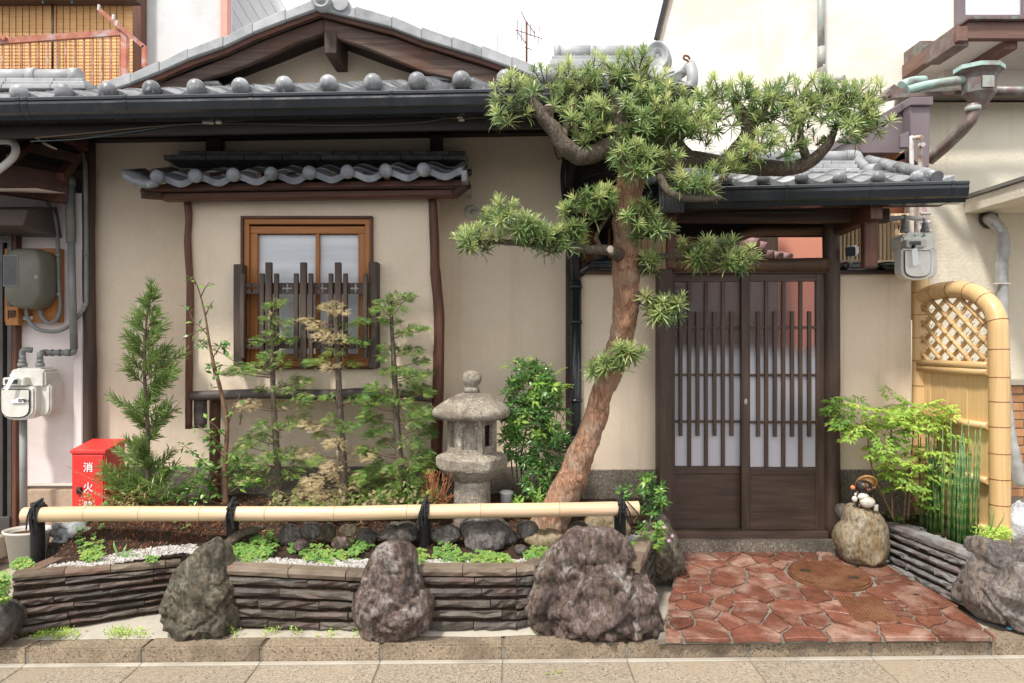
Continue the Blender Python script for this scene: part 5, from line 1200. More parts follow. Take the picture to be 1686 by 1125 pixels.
# upper window
uw = M(); uw.bb(X(1590,7.3), X(1800,7.3), 7.345, 7.36, Z(24,7.3), 5.9); uwo = uw.build('window', MT['winglass'], rh)
for a, b, c, d in ((1578,1590,-60,42),(1590,1800,24,40),(1685,1691,-60,24)):
    m = M(); m.bb(X(a,7.3), X(b,7.3), 7.30, 7.38, Z(d,7.3), Z(c,7.3)); m.build('frame', MT['purple'], uwo, bevel=.004)
m = M(); m.bb(X(1580,7.3), X(1800,7.3), 7.27, 7.38, Z(44,7.3), Z(40,7.3)); m.build('sill', MT['gutter'], uwo)
# hood over the lower part: timber beams and white soffit
hx = 4.25
m = M(); m.bb(hx, 8, 6.62, 7.49, 4.47, 4.50); m.build('hood_soffit', MT['whitewall'], rh)
MT['hoodwood'] = wood('brown hood timber', (.12,.065,.05), (.21,.12,.095), sc=(2,14,14), rough=.6)
MT['hoodwoody'] = wood('brown hood beam', (.12,.065,.05), (.21,.12,.095), sc=(14,2,14), rough=.6)
m = M(); m.bb(hx-.07, hx+.03, 6.55, 7.49, 4.42, 4.56); m.build('hood_beam', MT['hoodwoody'], rh, bevel=.006)
m = M(); m.bb(X(1660,6.6), X(1660,6.6)+.12, 6.64, 7.49, 4.38, 4.47); m.build('hood_beam', MT['hoodwoody'], rh, bevel=.006)
m = M(); m.bb(hx+.03, 8, 6.55, 6.62, 4.44, 4.60); m.build('hood_fascia', MT['hoodwood'], rh, bevel=.006)
m = M(); m.bb(hx, 8, 6.50, 7.2, 4.60, 4.63); m.build('hood_roof', MT['copperbrown'], rh, bevel=.004)
for a, y in ((1515,7.2),(1569,6.60)):
    m = M(); c = P(a, 78 if a < 1540 else 64, y); m.bb(c.x, c.x+.15, y, y+.45, c.z-.07, c.z+.07); m.build('purlin_cap', MT['copperbrown'], rh, bevel=.004)
# downpipe at top
m = M(); m.tube([P(1351,-40,7.4),P(1352,95,7.4)], .036, 12); m.tube([P(1352,78,7.4),P(1352,112,7.4)], .042, 12); m.tube(crom([P(1353,108,7.4),P(1353,130,7.4),P(1362,132,7.4),P(1390,130,7.3)],4), .042, 12)
m.build('downpipe', MT['copper2'] if 'copper2' in MT else MT.setdefault('copper2', mat('aged copper pipe', (.30,.34,.31), (.42,.44,.40), 5, rough=.5, bst=.05, stain=(.25,.17,.14), stscale=5)), rh)
# --- lower wing
rw = thing('neighbour_wing', (4.3, 5.9, .1), 'cream stucco lower wing at the right edge with brick plinth and flexible duct', 'house')
YX = 5.9
m = M(); m.bb(X(1500,YX), 8, YX, 7.4, 0, 3.62); m.build('wall', MT['wingwall'] if 'wingwall' in MT else MT.setdefault('wingwall', stucco('cream rough stucco', (.72,.66,.53), (.79,.73,.60), (.58,.50,.39), 38, .012)), rw)
m = M(); m.add([(X(1468,5.75),5.68,3.66),(8,5.68,3.66),(8,7.4,3.95),(X(1468,7.4),7.4,3.95),(X(1468,5.75),5.68,3.60),(8,5.68,3.60),(8,7.4,3.88),(X(1468,7.4),7.4,3.88)], [(0,1,2,3),(7,6,5,4),(0,4,5,1),(1,5,6,2),(2,6,7,3),(3,7,4,0)]); m.build('roof', MT['copperbrown'], rw)
m = M(); m.tube([P(1630,150,5.6),P(1800,152,5.6)], .04, 12, sq=.8); m.bar(P(1466,160,5.6),P(1640,150,5.6),.05,.03); m.build('copper_gutter', MT['copperbrown'], rw)
m = M(); m.tube(crom([P(1494,149,5.6), P(1520,142,5.58), P(1555,136,5.5), P(1592,131,5.42)],4), .036, 14); m.build('copper_roll', MT['copper'], rw)
m = M(); m.tube(crom([P(1484,141,5.7),P(1500,134,5.75),P(1522,132,5.8)],4), .035, 12); m.build('copper_roll', MT['copper'], rw)
m = M(); m.prism([(X(a,5.62),Z(b,5.62)) for a,b in ((1452,160),(1470,140),(1492,155),(1468,160))], 5.6, 5.75); m.build('roof_end_cap', MT['copperbrown'], rw)
# rain hopper and bend
hp_ = thing('rain_head', P(1612,180,5.4), 'octagonal brown copper rain head with verdigris rim and angled pipe', 'rain head')
c = P(1612,112,5.42)
m = M(); m.lathe([(.17,0),(.175,-.03),(.135,-.065),(.125,-.09),(.122,-.20),(.055,-.295),(.045,-.32)], c, 8, False, PI/8, 1, .8); m.build('bowl', MT['copperbrown'], hp_)
m = M(); m.lathe([(.172,.004),(.182,.004),(.182,-.028),(.172,-.028)], c, 8, False, PI/8, 1, .8); m.build('rim', MT['copper'], hp_)
m = M(); m.bb(c.x-.04,c.x+.05,c.y-.103,c.y-.097,c.z-.185,c.z-.095); m.build('crest_plate', MT['copper2'], hp_, bevel=.002)
m = M(); m.tube(crom([P(1602,172,5.42),P(1602,190,5.42),P(1590,208,5.45),P(1560,238,5.6),P(1530,264,5.75)],5), .045, 14); m.build('bent_pipe', MT['copperbrown'], hp_)
m = M(); m.tube([P(1602,176,5.42),P(1602,184,5.42)], .056, 14); m.build('collar', MT['copper2'], hp_)
# purple sheet metal gable end
pg = thing('metal_clad_beam', P(1500,270,5.5), 'brown purple sheet metal clad roof end above the gate roof', 'cladding')
def poly(name, pp, y0, y1, mt, par, Y=None):
    m = M(); m.prism([(X(a,Y or y0), Z(b,Y or y0)) for a, b in pp][::-1], y0, y1); return m.build(name, MT[mt], par, bevel=.004)
poly('cladding_box', ((1498,170),(1532,172),(1530,275),(1518,275),(1502,262)), 5.4, 5.5, 'purple', pg)
poly('top_cap', ((1500,160),(1537,159),(1537,173),(1500,173)), 5.37, 5.5, 'purple', pg)
poly('panel', ((1499,166),(1499,240),(1480,252),(1335,252),(1380,240)), 5.52, 5.58, 'purple', pg)
poly('sloping_cap', ((1500,160),(1500,175),(1345,262),(1330,258)), 5.50, 5.62, 'purple', pg)
poly('corner_plate', ((1483,222),(1497,216),(1497,243),(1483,243)), 5.36, 5.4, 'purple', pg)
poly('fascia', ((1320,247),(1480,247),(1450,262),(1320,262)), 5.60, 5.66, 'maroon', pg)
m = M(); m.bar(P(1400,275,5.75), P(1510,272,5.75), .03, .20); m.build('timber', MT['orangebeam'], pg)
for a, b in (((1440,300),(1500,245)),((1452,268),(1498,255)),((1380,290),(1440,262))):
    m = M(); m.bar(P(*a,5.68), P(*b,5.68), .05, .05); m.build('timber', MT['orangebeam'], pg)
m = M(); m.bb(X(1405,6.0), X(1500,6.0), 6.0, 6.1, 1.0, Z(262,6)); m.build('timber_panel', MT['orangebeam'], pg)
# canopy
m = M(); m.bb(3.82, 7, 4.3, 5.899, 2.68, 2.80); cn = m.build('canopy', MT['wingwall'], rw, bevel=.006)
m = M(); m.bb(3.80, 7, 4.28, 5.899, 2.802, 2.83); m.build('canopy_flashing', MT['graydark'] if 'graydark' in MT else MT.setdefault('graydark', mat('weathered grey flashing', (.16,.16,.14), (.24,.24,.21), 6, rough=.6)), rw)
# duct
dc = thing('flexible_duct', P(1660,780,5.6), 'grey taped flexible duct running down the right house wall', 'duct')
path = crom([P(1628,360,5.86),P(1634,364,5.74),P(1646,378,5.70),P(1652,400,5.70),P(1649,450,5.72),P(1650,520,5.72),P(1652,600,5.72),P(1657,680,5.7),P(1668,745,5.68),P(1682,800,5.66)],8)
m = M(); m.tube(path, [.047+.0025*math.sin(i*1.9)+.002*U(-1,1) for i in range(len(path))], 16, nz=.05, ns=12); m.build('duct', MT['duct'], dc)
m = M(); c = P(1628,360,5.88); m.lathe([(.001,.03),(.05,.03),(.06,.01),(.085,.0)], (0,0,0), 24); m.v = [(c.x+x, c.y-z, c.z+y) for x, y, z in m.v]; m.build('wall_collar', MT['alu'], dc)
m = M(); m.bar(P(1637,467,5.68), P(1664,467,5.68), .02, .012); m.build('clip', MT['whitepipe'], dc)
# brick plinth
m = M(); m.bb(X(1652,5.86), 7, 5.86, 5.9, .1, Z(634,5.86)); bp_ = m.build('brick_plinth', MT['mortar'], rw)
m = M(); m.bb(X(1652,5.86), 7, 5.80, 5.9, Z(634,5.86), Z(624,5.86)); m.build('plinth_cap', MT['concrete'], rw, bevel=.005)
me = proto((lambda mm: mm.bb(-.11,.11,-.006,.006,-.031,.031))(M()), 'brick', MT['brick'], .003)
for r_ in range(13):
    for k in range(11):
        x = X(1652,5.85)+.12+k*.228+(.11 if r_ % 2 else 0)-.06; inst(me, 'brick', bp_, (x, 5.857, Z(634,5.86)-.04-r_*.072))
# ================================================================ BAMBOO SCREEN
bs = thing('bamboo_screen', (2.87, 4.5, .38), 'arched bamboo screen with diamond lattice top and board panel below', 'screen')
def nodes(m, pts, r, every, amp=.06): pass
def bam(name, pts, r, mt, par, every=.22, n=14, k=6, wire_=True, taper=0):
    c = [Vector(p) for p in crom(pts, k)]
    cum = [0]
    for a, b in zip(c[:-1], c[1:]): cum.append(cum[-1]+(b-a).length)
    T = cum[-1]; o = M(); o.tube(c, r, n); ob = o.build(name, MT[mt], par)
    return ob, c, cum
def along(c, cum, s):
    for i in range(len(c)-1):
        if s <= cum[i+1]: 
            t = (s-cum[i])/max(1e-6, cum[i+1]-cum[i]); return c[i].lerp(c[i+1], t), (c[i+1]-c[i]).normalized()
    return c[-1], (c[-1]-c[-2]).normalized()
MT['ring'] = mat('rust red binding wire', (.22,.07,.03), (.32,.12,.06), 6, rough=.5, bst=0)
back, cb, cub = bam('post', [(2.845,4.86,.38),(2.845,4.86,1.2),(2.845,4.86,Z(448,4.86))], .053, 'bambooz', bs)
frp, cf, cuf = bam('post', [(2.905,4.16,.38),(2.905,4.16,1.0),(2.902,4.165,1.55),(2.90,4.185,1.75),(2.89,4.28,1.86),(2.88,4.42,1.92),(2.865,4.60,1.94),(2.855,4.74,1.93),(2.850,4.83,1.91)], .056, 'bambooz', bs, k=10)
for c, cu_, ob, r_, st in ((cb,cub,back,.0545,.165),(cf,cuf,frp,.0575,.155)):
    s = .1
    while s < cu_[-1]-.03:
        p, d = along(c, cu_, s); m = M(); m.tube([p-d*.0022, p+d*.0022], r_, 16); m.build('ring', MT['ring'], ob); s += st*U(.9,1.1)
# horizontal rails, pairs of half poles (front side and back side)
def yx(y): return 2.905+(y-4.16)*(2.845-2.905)/.70
for z in (1.455, 1.415, 1.09, .76, .47):
    for sx in ((-1,) if z < 1.4 else (-1,)):
        m = M(); m.tube([(yx(4.2)-.035,4.20,z),(yx(4.83)-.035,4.83,z)], .022, 12); m.build('rail', MT['bambooy'], bs)
# boards
y = 4.215; k = 0
while y < 4.82:
    w_ = U(.075,.10); m = M(); m.bb(0,.010,y,min(y+w_-.002,4.83),.42,1.40); m.v = [(yx(yy)-.012+xx+.003*(k % 2), yy, zz) for xx, yy, zz in m.v]; m.build('board', MT['bambooz'], bs, bevel=.002); y += w_; k += 1
# lattice: slats run both ways in the upper arch
def ztop(y): return float(np.interp(y, [4.21,4.24,4.30,4.42,4.60,4.74,4.82], [1.64,1.76,1.82,1.87,1.895,1.885,1.87]))
for s_ in (1, -1):
    for k in range(-8, 16):
        c0 = 1.46+k*.108; pts = []
        for i in range(80):
            y = 4.215+i*.0078; z = c0+s_*(y-4.215)*.82 if s_ > 0 else c0+.1-(y-4.215)*.82
            if 1.46 < z < ztop(y): pts.append((y, z))
        if len(pts) > 5:
            m = M(); off = -.02 if s_ > 0 else .0; m.tube([(yx(pts[0][0])+off, *pts[0]), (yx(pts[-1][0])+off, *pts[-1])], .0135, 8); m.build('slat', MT['bambooy'], bs)
# wire ties at the crossings (uncountable little wires)
m = M()
for i in range(7):
    for j in range(8):
        y = 4.235+i*.0925+(.046 if j % 2 else 0); z = 1.49+j*.054
        if z < ztop(y)-.03 and y < 4.81:
            c = Vector((yx(y)-.033, y, z)); m.tube([c+Vector((0,-.014,.010)), c+Vector((-.004,0,0)), c+Vector((0,.014,-.012))], .0016, 4); m.tube([c, c+Vector((-.018,U(-.01,.01),U(.0,.014)))], .0014, 4)
m.build('wire_tie', MT['black'], bs, kind='stuff')
# rubbish bags
for i, (px, py, Yb_, r_, lb) in enumerate(((1678,868,4.75,.13,'translucent white rubbish bag on the ground right of the bamboo screen'),(1735,862,4.8,.12,'second rubbish bag further right, mostly out of view'))):
    bm_ = bmesh.new(); bmesh.ops.create_icosphere(bm_, subdivisions=4, radius=1); m = M(); c = P(px,py,Yb_)
    for v in bm_.verts:
        q = v.co.copy(); k = 1+.22*noise.noise(q*2.2+Vector((i*9,0,0)))+.12*abs(noise.noise(q*6)); z = q.z*(1.25 if q.z > 0 else .8)*k
        if z > .6: q.x *= .55; q.y *= .55
        m.v.append((c.x+q.x*r_*k, c.y+q.y*r_*k, c.z+z*r_))
    m.f = [tuple(v.index for v in f.verts) for f in bm_.faces]; m.sm = [True]*len(m.f); m.t = [0]*len(m.f); bm_.free()
    if i == 0: m.build('rubbish_bag', MT['bag'], label=lb, cat='rubbish bag')
# ================================================================ STONE LANTERN
Yl = 4.40
ln = thing('stone_lantern', P(777,870,Yl), 'weathered granite stone lantern with domed roof beside the glossy shrub', 'stone lantern')
lc = Vector((X(777,Yl), Yl, 0)); kz = Yl/F
def lz(py): return Z(py, Yl)
def rr(px): return px*kz
def stoneify(m, amp=.004, f=18):
    m.v = [tuple(Vector(v)+Vector((noise.noise(Vector(v)*f), noise.noise(Vector(v)*f+Vector((9,0,0))), noise.noise(Vector(v)*f+Vector((0,9,0)))))*amp) for v in m.v]; return m
m = M(); m.lathe([(rr(30),lz(900)),(rr(30.5),lz(850)),(rr(30),lz(800)),(rr(29.5),lz(782))], lc, 32); stoneify(m, .005, 14).build('shaft', MT['granite'], ln)
# platform : hexagon with thick rim and curved underside
def hexl(m, prof, ph=.05, sub=6):
    vs = []; fs = []; n = 6*sub
    for r, z, rd in prof:
        for k in range(n):
            th = 2*PI*k/n+ph; a = (th-ph) % (PI/3)-PI/6; hx_ = r*math.cos(PI/6)/math.cos(a); q = hx_*(1-rd)+r*.93*rd
            vs.append((lc.x+q*math.cos(th), lc.y+q*math.sin(th), z))
    for i in range(len(prof)-1):
        for k in range(n): fs.append((i*n+k, i*n+(k+1) % n, (i+1)*n+(k+1) % n, (i+1)*n+k))
    fs.append(tuple(range(n-1,-1,-1))); fs.append(tuple((len(prof)-1)*n+k for k in range(n))); m.add(vs, fs); return m
m = M(); hexl(m, [(rr(33),lz(790),1),(rr(42),lz(783),.8),(rr(57),lz(770),.2),(rr(59),lz(766),0),(rr(59.5),lz(752),0),(rr(56),lz(748),0),(rr(44),lz(744),0)]); stoneify(m, .006, 16).build('platform', MT['granite'], ln, bevel=.003)
# light box : six panels
rb = rr(41); ph = R(-3)
hv = [(lc.x+rb*math.cos(ph+k*PI/3), lc.y+rb*math.sin(ph+k*PI/3)) for k in range(6)]
zb0 = lz(748); zb1 = lz(688); fi = []
lb = M(); lb.lathe([(rb*.62,zb0),(rb*.62,zb1)], lc, 6, False, ph); lb = lb.build('light_box', MT['soil'], ln)  # solid dark core, coloured to stand in for shade inside the hollow box
for k in range(6):
    a = Vector((*hv[k],0)); b = Vector((*hv[(k+1) % 6],0)); mid = (a+b)/2; nn = (mid-lc); nn.z = 0; nn.normalize(); t = (b-a).normalized(); L_ = (b-a).length
    def pan(u0, u1, z0, z1, d0, d1, name='panel'):
        m = M(); q = [a+t*L_*u0+nn*d1, a+t*L_*u1+nn*d1, a+t*L_*u1+nn*d0, a+t*L_*u0+nn*d0]; m.prismz([(p.x, p.y) for p in q][::-1], z0, z1); return m
    H = zb1-zb0
    front = nn.y < -.2
    if front and nn.x > .45:     # window face
        for u0,u1,z0,z1 in ((0,.18,0,1),(.74,1,0,1),(.18,.74,0,.26),(.18,.74,.84,1)): stoneify(pan(u0,u1,zb0+H*z0,zb0+H*z1,-.03,0), .002, 30).build('panel', MT['granite'], lb, bevel=.002)
    elif front:                  # arched recess
        stoneify(pan(0,1,zb0,zb1,-.045,-.026), .002, 30).build('panel', MT['granite'], lb)
        for u0,u1,z0,z1 in ((0,.2,0,1),(.8,1,0,1),(.2,.8,0,.2),(.2,.8,.9,1),(.2,.36,.80,.9),(.64,.8,.80,.9),(.2,.28,.66,.8),(.72,.8,.66,.8)): stoneify(pan(u0,u1,zb0+H*z0,zb0+H*z1,-.027,0), .002, 30).build('panel', MT['granite'], lb, bevel=.002)
    else: pan(0,1,zb0,zb1,-.03,0).build('panel', MT['granite'], lb)
m = M(); sub = 1
hexl(m, [(rr(36),lz(690),1),(rr(60),lz(688),.7),(rr(68),lz(684),.5),(rr(70),lz(677),.5),(rr(66),lz(671),.5),(rr(56),lz(664),.5),(rr(42),lz(656),.5),(rr(28),lz(650),.6),(rr(16),lz(646.5),.8)], .35, 8); m.sm = [True]*len(m.sm); stoneify(m, .006, 16).build('roof', MT['granite'], ln)
m = M(); m.lathe([(rr(13),lz(646)),(rr(12.5),lz(639)),(rr(9.5),lz(637)),(rr(12),lz(634)),(rr(15.5),lz(628)),(rr(16.3),lz(622)),(rr(13.5),lz(615)),(rr(8),lz(611.5)),(rr(2),lz(610.5))], lc, 24, True); stoneify(m, .003, 20).build('finial', MT['granite'], ln)
# white ground light
gl_ = thing('garden_light', P(834,828,4.5), 'small white plastic cylinder light standing behind the lantern', 'garden light')
m = M(); m.lathe([(.038,.0),(.040,.085),(.046,.09),(.046,.098),(.030,.105),(.01,.107)], P(834,835,4.5), 20); m.build('lamp_shade', MT['mesh'], gl_)

# ================================================================ BAMBOO RAIL
YF = 3.96
rl = thing('bamboo_rail', P(540,910,YF), 'long pale bamboo pole fence tied on four charred posts along the planter', 'fence')
ny = [(40,848),(143,846),(233,846),(332,846),(439,846),(552,846),(671,843),(792,841),(921,839.5),(1052,837)]
pts = []; rad = []
N_ = len(ny)
for i in range(N_-1):
    a = P(*ny[i],YF); b = P(*ny[i+1],YF); rb_ = .0425-.0035*i/N_
    for t in ([0,.015,.03,.06,.5,.94,.97,.985] if i else [0,.01,.06,.5,.94,.97,.985]):
        pts.append(a.lerp(b, t)); rad.append(rb_*(1.0 if t in (.06,.5,.94) else (1.045 if t in (.015,.985) else (.975 if t == 0 and i else 1.01))))
pts.append(P(*ny[-1],YF)); rad.append(.0385)
m = M(); m.tube(pts, rad, 22); rail = m.build('rail', MT['bamboo'], rl)
for i in range(1, N_-1):
    c = P(*ny[i],YF); m = M(); m.tube([c-Vector((.003,0,0)), c+Vector((.002,0,0))], .0435-.003*i/N_, 20); m.build('node_ring', MT['oldbamboo'], rail)
for i, (px, y1) in enumerate(((62,918),(383,903),(700,908),(1021,898))):
    Yp = YF+.075 if i else YF+.06
    m = M(); m.tube([P(px,y1,Yp)-Vector((0,0,.12)), P(px,870,Yp), P(px,852,Yp), P(px,828+i*0,Yp)], .034 if i else .036, 12, nz=.06, ns=20); m.build('post', MT['burnt'], rl)
    rt = None
    ry = np.interp(px, [a for a, b in ny], [b for a, b in ny])
    c = P(px, ry, YF)
    for k in range(4):
        m = M(); lp = []
        for j in range(21):
            a = 2*PI*j/20; lp.append(c+Vector((-.022+k*.011+.012*math.sin(a+1), -.0495*math.cos(a)+.030*(math.cos(a) < 0), .0475*math.sin(a))))
        m.tube(lp, .0055, 6); m.build('rope_tie', MT['black'], rl)
    m = M(); tl = [c+Vector((-.01,-.045,.03)), c+Vector((-.0,-.02,.062)), c+Vector((.008+.02*(i==0),-.01,.085)), c+Vector((.018+.012*(i==0),-.012,.092))]
    m.tube(crom(tl,4), .011, 7, nz=.2, ns=60); m.build('rope_knot', MT['black'], rl)
    for k in range(4):
        x = U(-.03,.03)+(.02 if i == 3 else 0)*k; m = M(); m.tube(crom([c+Vector((x*.4,-.048,.05)), c+Vector((x,-.056,.0)), c+Vector((x*1.3,-.052,-.04)), c+Vector((x*1.4+U(-.01,.01),-.048,-.04-U(.02,.05)))],4), .0045, 5); m.build('rope_end', MT['black'], rl)

# ================================================================ FIGURINES, POT
def blob(name, parts, mt, parent, vox=.0035, smooth=6):
    m = M()
    for c, r, sx, sy, sz, rt in parts: m.ball(c, r, 18, 12, sx, sy, sz, rt)
    o = m.build(name, mt, parent); md = o.modifiers.new('r', 'REMESH'); md.mode = 'VOXEL'; md.voxel_size = vox; md.use_smooth_shade = True
    sm = o.modifiers.new('s', 'SMOOTH'); sm.iterations = smooth; sm.factor = .5; return o
Yfr = 4.16
fg = thing('frog_statue', P(118,893,Yfr), 'grey carved stone frog lying on a slab behind the rail end', 'statue')
s = Yfr/F
def fp(px, py, dy=0): return P(px, py, Yfr+dy)
I3 = None
parts = [(fp(132,872),18*s,1.35,1.1,.85,I3),(fp(112,874),16*s,1.2,1.1,.8,I3),(fp(95,874),14*s,1.2,1.05,.75,I3),(fp(83,877),9*s,1.1,1.2,.55,I3),
 (fp(148,880,-.05),11.5*s,1.0,.75,1.05,I3),(fp(141,889,-.06),8*s,1.5,.7,.4,I3),(fp(108,887,-.05),7*s,.7,.7,1.1,I3),(fp(101,892,-.06),6*s,1.2,.8,.4,I3),(fp(96,886,-.02),7*s,1,1,.9,I3),(fp(91,891,-.05),5*s,1.3,.8,.5,I3)]
blob('body', parts, MT['frog'], fg)
for dy in (-.045,.045):
    m = M(); m.ball(fp(92,867,dy), 6.3*s, 14, 10, 1.05, .8, .95); m.build('eye', MT['frog'], fg)
    m = M(); m.tube(crom([fp(98,863,dy*.95),fp(108,868,dy*1.1),fp(117,870,dy*1.1),fp(122,867,dy*1.1)],4), 3*s, 8); m.build('back_ridge', MT['frog'], fg)
m = M(); m.tube(crom([fp(78,880,-.02),fp(82,881,-.052),fp(92,880,-.072),fp(101,879,-.073)],4), .9*s, 6); m.build('mouth_line', MT['granite'], fg)
rock([(66,900),(100,896),(160,896),(170,904),(120,915),(80,918),(66,908)], 4.17, .09, 'rock_dark', 'flat pale stone slab under the carved frog', 'stone', amp=.06, ns=5, seed=31, sub=4)
pot_ = thing('flower_pot', P(42,925,4.02), 'cream oval plastic pot with dry soil left of the charred post', 'pot')
c = Vector((X(46,4.10),4.10,0)); zt = Z(873,4.1); sc_ = 4.1/F
m = M(); m.lathe([(26*sc_,zt-.20),(34*sc_,zt-.012),(37*sc_,zt-.010),(38*sc_,zt+.004),(35*sc_,zt+.006),(32*sc_,zt-.01),(31*sc_,zt-.03)], c, 32, True, 0, 1, .8); m.build('pot_body', MT['pot'], pot_)
m = M(); m.lathe([(32.5*sc_,zt-.022),(16*sc_,zt-.012),(1*sc_,zt-.008)], c, 24, True, 0, .97, .78); m.build('soil', MT['moss'], pot_)
# ceramic raccoon dog figurine
Yk = 4.47
tk = thing('raccoon_figurine', P(1424,840,Yk), 'small glazed raccoon dog figurine with straw hat and white belly on the tan boulder', 'figurine')
s = Yk/F
def kp(px, py, dy=0): return P(px, py, Yk+dy)
MT['glazeblack'] = mat('black glaze', (.015,.013,.012), (.04,.03,.025), 14, rough=.2, bst=.1); MT['glazewhite'] = mat('cream glaze', (.62,.58,.50), (.74,.71,.64), 12, rough=.22, bst=.05, stain=(.35,.27,.16), stscale=22)
MT['glazebrown'] = mat('brown glaze', (.24,.09,.04), (.36,.16,.08), 20, rough=.3, bst=.05); MT['straw'] = mat('straw', (.36,.16,.05), (.60,.33,.12), 60, rough=.7, bs=120, bst=1)
MT['orangeglaze'] = mat('orange glaze', (.5,.16,.05), (.65,.25,.10), 10, rough=.3, bst=0)
blob('body', [(kp(1424,820,.012),12*s,1.05,.9,1.25,I3),(kp(1411,814,-.0),6*s,1,1,1.2,I3),(kp(1435,820,0),6*s,.9,1,1.4,I3),(kp(1436,834,-.01),5*s,.8,1,1.2,I3),(kp(1415,834,-.01),5*s,1,1,1.1,I3)], MT['glazeblack'], tk, .002, 4)
m = M(); m.ball(kp(1428,827,-.028), 11.5*s, 20, 14, 1.08, .8, .80); m.ball(kp(1421,818,-.018), 9*s, 16, 10, 1.1,.8,.7); m.build('belly', MT['glazewhite'], tk)
blob('head', [(kp(1423,802,-.005),11.5*s,1.15,.95,1.0,I3),(kp(1432,806,-.02),8*s,1.0,.9,.8,I3),(kp(1414,796,-.01),4*s,1,.6,1.2,I3)], MT['glazeblack'], tk, .002, 4)
m = M(); m.ball(kp(1426,801,-.037), 4.6*s, 12, 8, 1.1,.5,1); m.ball(kp(1436,806,-.036), 4.2*s, 12, 8, .9,.5,1.1); m.build('face_patch', MT['glazebrown'], tk)
m = M(); m.ball(kp(1430,806,-.046), 3.2*s, 12, 8, 1,1,.8); m.build('muzzle', MT['glazebrown'], tk)
m = M(); m.ball(kp(1430,804.5,-.058), 1.3*s, 8, 6); m.build('nose', MT['glazeblack'], tk)
for e in ((1425,799),(1435,802)):
    m = M(); m.ball(kp(*e,-.047), 1.4*s, 8, 6); m.build('eye', MT['glazeblack'], tk)
m = M(); hc = kp(1427,797,.01); rot = Matrix.Rotation(R(14),3,'Y') @ Matrix.Rotation(R(-62),3,'X')
mm = M(); mm.lathe([(.001,.020),(5*s,.018),(10*s,.012),(15.5*s,.0),(16.2*s,-.004),(15.8*s,-.009),(10*s,.002),(2*s,.012)], (0,0,0), 32)
mm.v = [tuple(hc+rot @ Vector((x, y, -z))) for x, y, z in mm.v]; mm.v = [(x, y+.012, z) for x, y, z in mm.v]; mm.build('straw_hat', MT['straw'], tk)
mm = M(); ring_ = [hc+Vector((0,.006,0))+rot @ Vector((15.6*s*math.cos(a*PI/16), 15.6*s*math.sin(a*PI/16), 0)) for a in range(33)]; mm.tube(ring_, 1.6*s, 7, nz=.2, ns=90); mm.build('hat_brim', MT['straw'], tk)
m = M(); m.ball(kp(1407,822,-.03), 4.6*s, 12, 8, 1,.9,1.1); m.tube([kp(1408,817,-.03), kp(1409,812,-.03)], 1.8*s, 8); m.build('flask', MT['glazewhite'], tk)
m = M(); m.ball(kp(1404,803,-.0), 4*s, 12, 8); m.build('orange_knob', MT['orangeglaze'], tk)
m = M(); m.bb(kp(1434,830).x, kp(1441,830).x, Yk-.04, Yk-.032, kp(0,839).z, kp(0,829).z); m.build('ledger', MT['glazewhite'], tk, bevel=.002)

# ================================================================ PLANTS
def rdir(up=.3):
    while True:
        v = Vector((U(-1,1),U(-1,1),U(-1,1)))
        if .1 < v.length < 1: v.normalize(); v.z += up; return v.normalized()
def tuft(m, p, ax, n, L, wd, tbase, spread=1.25, young=.4):
    ax = ax.normalized(); a = ax.orthogonal().normalized(); b = ax.cross(a)
    for i in range(n):
        f = (i+.5)/n; th = i*2.39996+U(-.2,.2); ph = .2+spread*f+U(-.15,.15)
        d = ax*math.cos(ph)+(a*math.cos(th)+b*math.sin(th))*math.sin(ph)
        q = p-ax*L*.28*f
        t = tbase+(young*(1-f)**1.5)+U(-.08,.08)
        m.needle(q, d, ax if ph > .3 else a, L*U(.75,1.1)*(.62+.38*f), wd*U(.8,1.15), min(.86, max(.02, t)), U(.05,.35))
def limb(m, pts, rad, n=12, nz=.14, ns=12, k=6):
    c = crom(pts, k); r = np.interp(np.linspace(0, len(pts)-1, len(c)), range(len(pts)), rad); m.tube(c, list(r), n, nz=nz, ns=ns); return c
# ---- big leaning podocarpus
YT2 = 4.28
pine = thing('podocarpus_tree', P(928,850,YT2), 'large trained podocarpus with leaning reddish trunk and clipped cloud branches', 'tree')
k_ = 4.15/F
def YTf(py): return float(np.interp(py, [300,450,700,850], [3.84,3.98,4.22,4.30]))
def PT(px, py, d=0): return P(px, py, YTf(py)+d)
m = M(); tp = [PT(896,890),PT(918,835),PT(938,795),PT(958,745),PT(978,697),PT(990,650),PT(1008,605),PT(1022,560),PT(1030,510),PT(1031,450),PT(1031,400),PT(1033,345),PT(1038,295),PT(1044,245),PT(1052,200)]
limb(m, tp, [r*k_ for r in (33,27,24.5,22,20,18,19,19.5,20.5,20.5,20.5,20,20,16,9)], 56, .17, 13, 12)
m.ball(PT(951,783)-Vector((0,.085,0)), 7*k_, 10, 8, 1, .6, 1)
m.build('trunk', MT['bark'], pine)
def br(pp, dd, rad, nm='branch'):
    m = M(); q = [PT(a, b, d) for (a, b), d in zip(pp, dd)]; limb(m, q, [r*k_ for r in rad], 12, .16, 14); m.build(nm, MT['graybark'], pine); return q
br([(1045,262),(1012,240),(980,252),(955,257),(932,243),(912,215),(893,190),(873,162)], [0,-.03,-.08,-.12,-.16,-.18,-.2,-.2], [16,13,14,14,12,11,10,7])
br([(906,210),(904,192),(903,176)], [-.18,-.2,-.22], [7,6.5,6.5]); 
m = M(); c = PT(903,175,-.22); m.ball(c, 6*k_, 12, 6, 1, 1, .25); MT['cut'] = mat('fresh cut wood', (.62,.48,.36), (.70,.58,.46), 10, bst=.05); m.build('cut_face', MT['cut'], pine)
